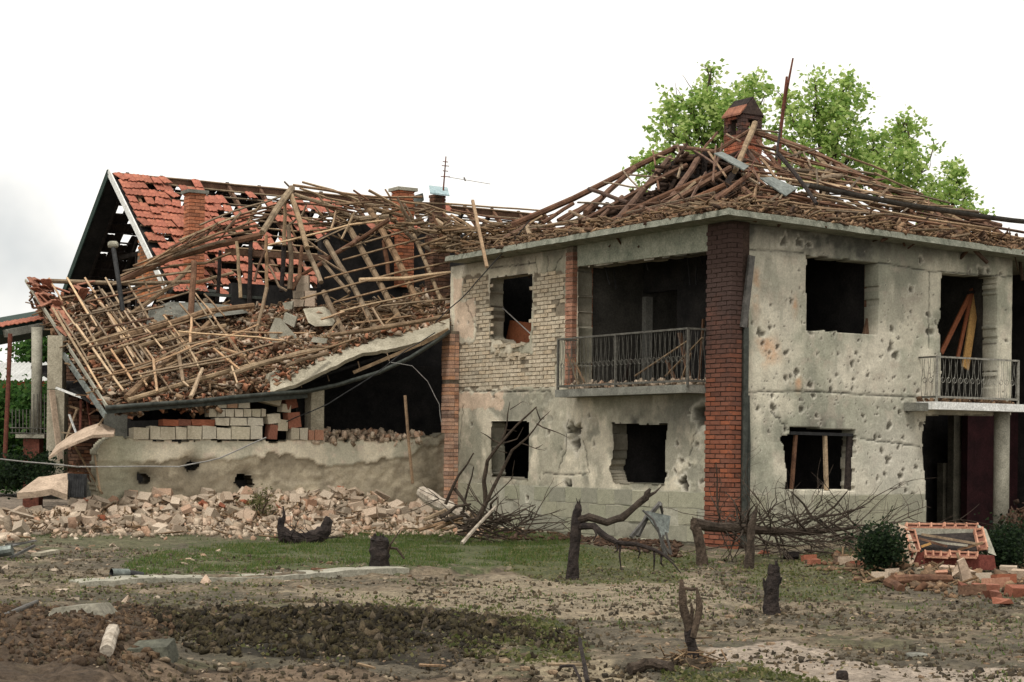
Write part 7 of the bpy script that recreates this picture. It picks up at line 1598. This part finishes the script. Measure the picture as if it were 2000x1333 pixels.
# ================================================================== STUMPS, BROKEN TRUNKS, BRUSH
def trunk(label, pts, radii, Y, mat='char', name='burnt_stump', cat='tree stump', extra=None, group=None, n=11, jit=.12, root=True):
    """pts in pixels (base first) at distance Y"""
    P = [at(x, y, Y) for x, y in pts]; t = thing(name, label, cat, P[0], group); base = Vector((P[0].x, P[0].y, Hs(P[0].x, P[0].y)-.08)); P = [base]+P
    m = MB(); R = [radii[0]*1.25]+list(radii); Pn = noisy(P, 3, radii[0]*.12); k = len(Pn); Rn = [np.interp(i/(k-1), np.linspace(0, 1, len(R)), R) for i in range(k)]
    m.tube(Pn, Rn, n, jit=jit)
    top = Pn[-1]; r = Rn[-1]
    for _ in range(7):
        a = random.uniform(0, 6.3); q = top+Vector((math.cos(a)*r*.6, math.sin(a)*r*.6, -.02)); m.tube([q, q+Vector((random.gauss(0, .01), random.gauss(0, .01), random.uniform(.03, .10)))], [r*.3, .003], 4)
    m.build('trunk', M[mat], t)
    return t, P
Y1 = G(740, 1106).y
t, P = trunk('short thick dark stump standing on the grass in front of the kerb', [(741, 1104), (741, 1075), (742, 1052)], [.125, .115, .105], Y1)
m = MB(); m.tube([at(757, 1080, Y1), at(764, 1062, Y1-.1), at(782, 1035, Y1-.1)], [.02, .012, .006], 5); m.tube([at(755, 1070, Y1), at(775, 1072, Y1), at(790, 1092, Y1)], [.02, .018, .012], 5); m.build('shoot', M['bark'], t)
Y2 = G(1507, 1201).y
trunk('short dark stump with a snag on its left side, standing in the bare yard', [(1507, 1199), (1506, 1160), (1512, 1125), (1513, 1106)], [.082, .072, .065, .058], Y2)
t = COL.objects[-1] if False else None
s2 = [o for o in COL.objects if o.name.startswith('burnt_stump')][-1]
m = MB(); m.tube([at(1502, 1165, Y2), at(1494, 1145, Y2), at(1491, 1130, Y2)], [.035, .022, .008], 7, jit=.15); m.tube([at(1520, 1140, Y2), at(1527, 1128, Y2)], [.025, .008], 6); m.build('snag', M['char'], s2)
Y3 = G(1119, 1128).y
t, P = trunk('scorched tree trunk broken off at chest height with two crooked branches reaching right', [(1118, 1125), (1121, 1080), (1124, 1030), (1127, 1000), (1131, 985)], [.075, .066, .06, .055, .03], Y3, name='broken_tree', cat='broken tree')
m = MB(); m.tube(noisy([at(*q, Y3) for q in ((1128, 1015), (1150, 1010), (1185, 1021), (1215, 1012), (1240, 990), (1262, 972), (1270, 955))], 2, .01), [.05]*3+[.045]*4+[.04]*3+[.045, .035, .015], 9, jit=.12); m.tube([at(1262, 972, Y3), at(1280, 962, Y3), at(1292, 950, Y3)], [.03, .015, .005], 5); m.build('branch', M['bark'], t)
m = MB(); Pb = [at(*q, Y3-.1*i) for i, q in enumerate(((1128, 1030), (1160, 1028), (1185, 1050), (1205, 1060), (1240, 1063), (1280, 1075), (1305, 1092), (1330, 1120)))]
m.tube(noisy(Pb, 2, .01), [.045, .045, .04, .04, .036, .034, .03, .03, .028, .026, .022, .018, .012, .008, .006], 8, jit=.12)
for (x1, y1, x2, y2, x3, y3) in ((1212, 1062, 1210, 1085, 1213, 1112), (1278, 1075, 1278, 1095, 1277, 1115), (1292, 1082, 1291, 1100, 1296, 1108), (1245, 1066, 1250, 1080, 1246, 1092), (1160, 1030, 1165, 1045, 1158, 1058), (1205, 1058, 1206, 1075, 1200, 1080), (1260, 1068, 1300, 1085, 1318, 1098)):
    m.tube([at(x1, y1, Y3-.3), at(x2, y2, Y3-.35), at(x3, y3, Y3-.35)], [.016, .012, .006], 5)
m.build('branch', M['char'], t)
Y4 = G(1370, 1104).y
t, P = trunk('dark snapped trunk whose log lies level in front of the brick pillar', [(1371, 1103), (1368, 1070), (1360, 1035), (1355, 1018)], [.085, .07, .07, .055], Y4, name='snapped_tree', cat='broken tree', mat='bark')
m = MB(); Pb = [at(*q, Y4+.25*i) for i, q in enumerate(((1356, 1022), (1400, 1030), (1445, 1033), (1500, 1036), (1560, 1040), (1620, 1036), (1680, 1030)))]
m.tube(noisy(Pb, 2, .012), [.075, .075, .07, .07, .065, .06, .06, .055, .05, .045, .035, .025, .015], 9, jit=.1); m.build('fallen_log', M['bark'], t)
tw = MB(); random.seed(31)
for i in range(46):
    tt = random.random(); p = Pb[1+int(tt*4)].lerp(Pb[2+int(tt*4)], random.random()) if tt < .99 else Pb[5]
    d = Vector((random.uniform(-.3, 1.2), random.gauss(0, .5), random.choice([-1, -.6, .5, .9, 1])*random.uniform(.3, .9)))
    limb(tw, p, d, random.uniform(.35, .95), random.uniform(.008, .02), 2, .7, 4, .03, 5)
for (x1, y1, x2, y2, x3, y3) in ((1455, 1040, 1470, 1075, 1448, 1105), (1480, 1040, 1495, 1065, 1502, 1090), (1512, 1040, 1522, 1070, 1525, 1090), (1600, 1015, 1640, 1050, 1685, 1085), (1585, 1010, 1570, 985, 1545, 960), (1590, 1018, 1630, 990, 1655, 960), (1620, 1020, 1680, 1055, 1700, 1060), (1575, 1000, 1610, 1030, 1690, 1090), (1530, 1028, 1570, 1015, 1600, 1012), (1600, 1010, 1640, 1005, 1690, 990)):
    tw.tube([at(x1, y1, Y4+1.0), at(x2, y2, Y4+1.0), at(x3, y3, Y4+.8)], [.02, .016, .008], 5)
tw.build('branches', M['bark'], t)
bh = thing('brush_heap', 'heap of thin brown branches lying right of the post in front of the pocked wall', 'brush heap', G(1600, 1085))
tw = MB()
for i in range(60):
    g = G(random.uniform(1480, 1720), random.uniform(1060, 1092)); limb(tw, g+UP*random.uniform(0, .35), Vector((random.gauss(0, 1), random.gauss(0, .4), random.uniform(-.1, .6))), random.uniform(.5, 1.3), random.uniform(.007, .017), 1, .5, 4, .03, 4)
tw.build('branches', M['bark'], bh)
random.seed(55)
Y5 = G(1464, 1113).y
trunk('upright splintered post right of the brick pillar at the end of the level log', [(1463, 1112), (1466, 1060), (1468, 1025), (1477, 995)], [.07, .05, .048, .02], Y5, mat='bark', name='splintered_post', cat='post')
# forked trunk in front
Y6 = G(1345, 1300).y
t, P = trunk('thin forked dark trunk growing from a root ball near the bottom edge', [(1352, 1300), (1352, 1262), (1346, 1230)], [.06, .034, .036], Y6, mat='char', name='forked_tree', cat='broken tree', jit=.2)
m = MB(); m.tube(noisy([at(*q, Y6) for q in ((1346, 1232), (1338, 1200), (1333, 1165), (1331, 1132))], 2, .004), [.035, .034, .032, .03, .028, .02, .012], 8, jit=.2); m.tube(noisy([at(*q, Y6-.02) for q in ((1352, 1245), (1360, 1215), (1367, 1185), (1361, 1148))], 2, .004), [.03, .03, .028, .026, .024, .016, .006], 8, jit=.2)
m.tube([at(1348, 1230, Y6), at(1352, 1195, Y6), at(1350, 1178, Y6)], [.02, .014, .006], 6); m.tube([at(1334, 1148, Y6), at(1350, 1152, Y6), at(1362, 1150, Y6)], [.012, .014, .01], 6); m.build('fork', M['bark'], t)
lump(at(1350, 1308, Y6), .16, 8, (1.1, 1, .75), 2).build('root_ball', surf('rooty_earth', [(0.03, 0.022, 0.015), (0.10, 0.075, 0.05)], 14, .98, 1, 30, bdist=.05), t)
Pp = np.array([list(at(1350, 1308, Y6)+Vector((random.gauss(0, .11), random.gauss(0, .09), random.gauss(0, .07)))) for _ in range(260)]); sticks('roots', Pp, (.05, .2), (.004, .012), M['sticks'], t)
log('broken branch arching up at the bottom edge left of the forked trunk', [(1148, 1332, 0), (1140, 1310, .06), (1132, 1285, .14)], .018, 'char', 'branch', 'branch', n=6)
log('low arching twig at the bottom edge left of the broken branch', [(1095, 1308, .02), (1120, 1318, .06), (1135, 1334, .0)], .012, 'char', 'branch', 'branch', n=5)
# the upturned curved root on the grass
Y7 = G(595, 1062).y
t = thing('curved_root', 'charred horseshoe shaped log lying on the grass with both ends curling up', 'log', at(595, 1060, Y7))
m = MB(); m.tube(noisy([at(*q, Y7) for q in ((549, 1012), (548, 1030), (556, 1048), (575, 1055), (600, 1054), (622, 1048), (637, 1035), (640, 1018), (634, 1012))], 2, .01), [.04, .05, .06, .09, .12, .13, .13, .12, .11, .12, .13, .12, .10, .09, .08, .06, .04], 10, jit=.15); m.build('log', M['char'], t)
m = MB(); m.tube([at(550, 1030, Y7), at(555, 1008, Y7), at(553, 990, Y7)], [.04, .03, .01], 6)
for _ in range(12): limb(m, at(random.uniform(555, 640), 1052, Y7-.1), (random.gauss(0, 1), random.gauss(0, .4), random.uniform(-.2, .5)), random.uniform(.2, .5), .012, 1, n=5)
m.build('rootlets', M['char'], t)
# brush at the left corner of the two storey house
random.seed(77)
bt_ = thing('bare_sapling', 'bare sapling forking upward in front of the left ground floor window', 'sapling', G(925, 1040)); Yb = 28.3
m = MB()
for pts, r in [([(918, 1040), (948, 985), (945, 940), (952, 900), (975, 870), (1010, 830), (1048, 795)], .05), ([(925, 1035), (938, 1010), (965, 950), (1000, 880), (1030, 855), (1055, 822)], .04), ([(1048, 828), (1075, 840), (1110, 855)], .015), ([(1056, 822), (1048, 800), (1046, 795)], .012), ([(1055, 822), (1065, 812), (1076, 802)], .012), ([(975, 866), (952, 852), (938, 844)], .015), ([(980, 862), (990, 830), (996, 785)], .02), ([(1015, 865), (1045, 876), (1065, 880)], .012), ([(1046, 876), (1060, 868)], .01), ([(975, 868), (1010, 858), (1022, 835)], .014), ([(996, 800), (1020, 785), (1030, 788)], .008), ([(985, 840), (1010, 843)], .008), ([(990, 885), (970, 880)], .01),
               ([(948, 985), (975, 960), (1000, 935), (1005, 900)], .014), ([(998, 938), (1004, 925)], .008)]:
    k = len(pts); m.tube(noisy([at(x, y, Yb-.1*i) for i, (x, y) in enumerate(pts)], 2, .012), [r*(1-.75*i/(2*(k-1))) for i in range(2*(k-1)+1)], 6, caps=True, jit=.1)
m.build('branches', M['bark'], bt_)
bp_ = thing('brush_pile', 'pile of dark bare branches lying against the left corner of the two storey house', 'brush pile', G(960, 1040)); m = MB()
for pts, r in [([(870, 985), (895, 930), (925, 885)], .03), ([(905, 1000), (915, 950), (925, 912)], .025), ([(888, 955), (910, 985), (935, 1020)], .035), ([(900, 1000), (940, 1030), (990, 1052)], .03), ([(940, 1020), (980, 1020), (1038, 1008)], .025), ([(960, 1015), (958, 985), (972, 972)], .03), ([(850, 1025), (890, 1010), (910, 1008)], .04), ([(860, 1010), (890, 990), (920, 985)], .035), ([(965, 1040), (1000, 1035), (1035, 1015), (1040, 1000)], .02), ([(905, 1035), (940, 1045), (985, 1048)], .025), ([(975, 1010), (1010, 1005), (1030, 995)], .015)]:
    k = len(pts); m.tube(noisy([at(x, y, 28.6-.1*i) for i, (x, y) in enumerate(pts)], 2, .015), [r*(1-.6*i/(2*(k-1))) for i in range(2*(k-1)+1)], 6, jit=.1)
for _ in range(46): limb(m, at(random.uniform(885, 1030), random.uniform(1012, 1046), random.uniform(28.1, 29)), (random.gauss(.3, 1), random.gauss(0, .3), random.uniform(-.2, .6)), random.uniform(.3, .9), random.uniform(.008, .02), 1, n=5)
m.build('branches', M['bark'], bp_)
m = MB(); m.tube(noisy([at(822, 962, 29.8), at(860, 985, 29.4), at(895, 1000, 29), at(918, 1022, 28.7)], 2, .02), [.10, .12, .11, .10, .09, .08, .06], 9, jit=.12); tag(m.build('pale_log', M['birch']), 'thick pale log lying across the right end of the rubble heap', 'log')
m = MB(); m.tube([at(902, 1062, 27.3), at(930, 1030, 27.8), at(968, 990, 28.2)], [.035, .03, .025], 6, jit=.1); tag(m.build('pale_branch', M['birch']), 'pale bare branch slanting down onto the grass from the brush pile', 'branch')
for i, (x1, y1, x2, y2) in enumerate([(818, 1036, 905, 1010), (850, 1034, 880, 1020), (830, 1015, 870, 998)]):
    m = MB(); m.tube([at(x1, y1, 28.2), at(x2, y2, 28.8)], [.03, .04], 6, jit=.1); tag(m.build('grey_branch', M['wood']), ['long grey branch lying lowest in front of the brush pile', 'short grey branch just above the long one by the brush pile', 'grey branch lying against the thick pale log'][i], 'branch', 'grey branches beside the brush pile')
# twisted metal sheet and fallen posts below the loggia
Y8 = 25.6
t = thing('twisted_sheet', 'twisted grey metal sheet standing crumpled against the wall left of the pillar', 'scrap metal', G(1290, 1070))
m = MB(); P = [at(1255, 997, Y8), at(1285, 1008, Y8+.2), at(1310, 1008, Y8+.3), at(1306, 1040, Y8+.2), at(1292, 1052, Y8), at(1280, 1030, Y8-.1)]; n_ = Vector((0, .02, 0))
for i in range(1, len(P)-1): m.hexa([P[0], P[i], P[i+1], P[0].lerp(P[i+1], .02)]+[q+n_ for q in (P[0], P[i], P[i+1], P[0].lerp(P[i+1], .02))])
m.build('sheet', M['zinc'], t)
m = MB()
for pts in (((1290, 1050), (1300, 1070), (1312, 1085)), ((1296, 1045), (1292, 1068), (1298, 1082)), ((1300, 1040), (1306, 1062), (1310, 1080)), ((1255, 997), (1275, 1015), (1290, 1048)), ((1284, 1030), (1292, 1062), (1306, 1090))): m.tube([at(x, y, Y8-.1) for x, y in pts], .018, 5)
m.build('strips', M['gutter_grey'], t)
for i, pts in enumerate([[(1232, 1050), (1262, 1020), (1290, 982)], [(1245, 1048), (1270, 1020), (1268, 1000)], [(1290, 985), (1294, 1002)]]):
    m = MB(); m.beam(at(*pts[0], Y8), at(*pts[-1], Y8+.2), .06 if i < 2 else .03, .05); tag(m.build('fallen_post', M['gutter_grey']), ['long dark bar leaning behind the twisted sheet', 'shorter dark bar leaning beside the twisted sheet', 'thin short bar at the top of the twisted sheet'][i], 'bar')
Pp = spots([(1130, 1040), (1330, 1060), (1330, 1090), (1130, 1065)], 500); scatter('wall_foot_debris', CUBE, Pp+np.array([0, 0, .02]), RNG.uniform(.01, .06, (500, 1))*np.array([2.2, 1, .5]), rots(500, .5), M['tangle'], jit=.2)['kind'] = 'stuff'
Pp = spots([(860, 1015), (1140, 1035), (1140, 1058), (900, 1050)], 700); scatter('wall_foot_debris', CUBE, Pp+np.array([0, 0, .02]), RNG.uniform(.01, .06, (700, 1))*np.array([2.2, 1, .5]), rots(700, .5), M['tangle'], jit=.2)['kind'] = 'stuff'
# water tap pipe
Y9 = G(1720, 1114).y
m = MB(); m.tube([at(1716, 1114, Y9), at(1716, 1074, Y9), at(1718, 1067, Y9), at(1726, 1065, Y9), at(1733, 1068, Y9), at(1734, 1078, Y9), at(1734, 1110, Y9)], .017, 7); tag(m.build('bent_pipe', M['wood']), 'thin upside down U shaped pipe standing before the dark round bush', 'pipe')
# ================================================================== OVERTURNED CLAY BLOCK BOX
bxx = thing('block_box', 'overturned hollow orange clay block frame with boards inside, lying right of the dark bush', 'masonry frame', G(1850, 1112)); YB = G(1850, 1114).y
def hollow(px0, py0, px1, py1, Y0, Y1_, wpx, cells, mat, name):
    """a row of clay blocks seen from above: webs with open cells between them"""
    a = at(px0, py0, Y0); b = at(px1, py1, Y1_); d = (b-a); L = d.length; d.normalize(); nrm_ = Vector((0, 1, .12)).normalized(); w = wpx/F*Y0; dn_ = Vector((0, .05, -1)).normalized()*.22
    m = MB(); t_ = .022
    m.box(a, d*L, nrm_*t_, dn_); m.box(a+nrm_*(w-t_), d*L, nrm_*t_, dn_)
    for i in range(cells+1): m.box(a+d*((L-t_)*i/cells)+nrm_*(t_+.001), d*t_, nrm_*(w-2*t_-.002), dn_)
    return m.build(name, M[mat], bxx)
def quadbox(pix, Y, th, mat, name, parent=bxx):
    P = [at(x, y, Y[i] if isinstance(Y, list) else Y) for i, (x, y) in enumerate(pix)]; n_ = Vector((0, th, 0)); m = MB(); m.hexa([*P, *[p+n_ for p in P]]); return m.build(name, M[mat], parent)
quadbox([(1780, 1077), (1942, 1086), (1946, 1114), (1779, 1113)], YB, .12, 'maroon', 'front_wall')
quadbox([(1752, 1022), (1772, 1030), (1792, 1078), (1779, 1112)], [YB+.25, YB+.22, YB-.03, YB-.02], .05, 'pink', 'side_face')
M['cellbrown'] = surf('brown_cell', [(0.12, 0.05, 0.035), (0.22, 0.10, 0.07)], 6, .95, .4, 30)
def cells_face(pix, nx_, ny_, mat, name, Y):
    """an open face of a clay block: a web of bars round open cells, in the quad given by four pixels"""
    Q = [at(x, y, yy) for (x, y), yy in zip(pix, Y)]
    def bi(u, v): return Q[0].lerp(Q[1], u).lerp(Q[3].lerp(Q[2], u), v)
    m = MB()
    for i in range(nx_+1): u = i/nx_; m.beam(bi(u, 0), bi(u, 1), .02, .05, up=Vector((0, 1, 0)))
    for j in range(ny_+1): v = j/ny_; m.beam(bi(0, v), bi(1, v), .021, .051, up=Vector((0, 1, 0)))
    m.build(name, M[mat], bxx)
    m = MB(); n_ = Vector((0, .05, -.01)); m.poly([q+n_*.5 for q in Q]); m.build('cell_bottoms', M['cellbrown'], bxx)
cells_face([(1768, 1034), (1786, 1036), (1797, 1076), (1778, 1078)], 1, 2, 'orange_block', 'block', [YB+.2, YB+.22, YB, YB])
for x0, x1 in ((1806, 1852), (1854, 1908)): cells_face([(x0, 1077), (x1, 1080), (x1-1, 1090), (x0+2, 1088)], 3, 1, 'orange_block', 'block', [YB+.02]*2+[YB-.08]*2)
for x0, x1 in ((1770, 1842), (1844, 1908)): cells_face([(x0, 1023), (x1, 1024), (x1, 1033), (x0, 1031)], 3, 1, 'orange_block', 'block', [YB+.75]*2+[YB+.65]*2)
cells_face([(1903, 1036), (1918, 1032), (1928, 1072), (1912, 1074)], 1, 3, 'orange_block', 'block', [YB+.5, YB+.5, YB+.1, YB+.1])
quadbox([(1780, 1032), (1906, 1034), (1900, 1050), (1784, 1046)], YB+.6, .05, 'concrete', 'back_wall')
quadbox([(1910, 1025), (1926, 1034), (1946, 1086), (1930, 1080)], [YB+.6, YB+.5, YB+.05, YB+.1], .06, 'concrete', 'side_face')
quadbox([(1796, 1075), (1930, 1078), (1915, 1040), (1785, 1045)], [YB+.1, YB+.1, YB+.6, YB+.6], .02, 'char', 'inner_floor')
for ib, (x1, y1, x2, y2, w, mt) in enumerate([(1800, 1044, 1905, 1062, .05, 'wood'), (1795, 1052, 1850, 1068, .04, 'wood_dark'), (1815, 1058, 1890, 1066, .04, 'concrete'), (1800, 1068, 1818, 1062, .05, 'wood_light'), (1870, 1075, 1920, 1060, .05, 'wood')]):
    m = MB(); m.beam(at(x1, y1, YB+.1), at(x2, y2, YB+.05), w, .03); tag(m.build('board', M[mt]), ['long pale board slanting across the inside of the orange block frame', 'thin brown lath below the long board in the orange block frame', 'grey strip in the middle of the orange block frame', 'short yellow board end at the left inside the orange block frame', 'short board at the right inside the orange block frame'][ib], 'board', 'boards inside the block frame')
# bricks and bits in front of it
random.seed(91)
for i, (px, py, w, mt) in enumerate([(1880, 1125, .17, 'pink'), (1945, 1148, .22, 'orange_block'), (1925, 1160, .20, 'brick'), (1900, 1163, .2, 'wood_dark'), (1940, 1172, .16, 'brick'), (1885, 1155, .12, 'brick'), (1960, 1140, .2, 'brick'), (1920, 1135, .15, 'rubble'), (1850, 1120, .14, 'rubble'), (1800, 1124, .15, 'rubble'), (1835, 1128, .13, 'orange_block'), (1720, 1135, .15, 'rubble'), (1700, 1108, .16, 'orange_block'), (1660, 1105, .22, 'pink'), (1675, 1112, .15, 'brick'), (1580, 1098, .15, 'brick'), (1545, 1095, .16, 'char'), (1740, 1128, .14, 'rubble'), (1990, 1165, .2, 'brick'), (1970, 1120, .16, 'rubble'), (1960, 1185, .12, 'brick'), (1590, 1105, .12, 'brick'), (1490, 1085, .12, 'brick'), (1760, 1135, .1, 'brick'), (1995, 1130, .18, 'pink')]):
    g = G(px, py); me = random.choice([chunk_proto(i, 'lump'), brick_proto(i)]).mesh('masonry', M[mt]); R = Matrix.Rotation(random.uniform(-.6, .6), 4, 'Z') @ Matrix.Rotation(random.gauss(0, .25), 4, 'X')
    o = place(me, 'brick_fragment', None, Matrix.Translation(g+UP*.05) @ R @ Matrix.Diagonal((w*1.3, w*.7, w*.55, 1))); fl = ('large ' if w > .17 else 'small ')+{'pink': 'pinkish', 'orange_block': 'orange', 'brick': 'red brown', 'rubble': 'pale', 'char': 'blackened', 'wood_dark': 'dark brown'}[mt]+' masonry fragment '+('lying before the brush heap' if px < 1620 else 'left of the dark round bush' if px < 1690 else 'beside the bent pipe' if px < 1770 else 'in front of the block frame' if px < 1860 else 'near the upright pinkish brick' if px < 1915 else 'right of the upright pinkish brick' if px < 1950 else 'at the right edge')+('' if py < 1150 else ', nearest the yard')
    tag(o, fl, 'brick fragment', 'brick fragments strewn around the block frame')
m = MB(); g = G(1888, 1140); m.hexa([g+Vector(p) for p in ((-.05, -.05, 0), (.09, -.05, 0), (.09, .05, 0), (-.05, .05, 0), (-.11, -.04, .26), (-.04, -.04, .30), (-.04, .04, .30), (-.11, .04, .26))]); tag(m.build('upright_brick', M['pink']), 'pinkish broken brick standing on end in front of the block frame', 'brick')
Pp = spots([(1640, 1095), (2000, 1100), (2000, 1175), (1850, 1170), (1700, 1145), (1560, 1110)], 1100); scatter('brick_bits', CUBE, Pp+np.array([0, 0, .015]), RNG.gamma(1.3, .02, (1100, 1))*np.array([1.4, 1, .6]), rots(1100, .6), M['debris'], jit=.2)['kind'] = 'stuff'
Pp = spots([(1640, 1105), (1900, 1110), (1880, 1150), (1700, 1145)], 160); sticks('wood_splinters', Pp+np.array([0, 0, .03]), (.1, .5), (.01, .03), M['sticks'])
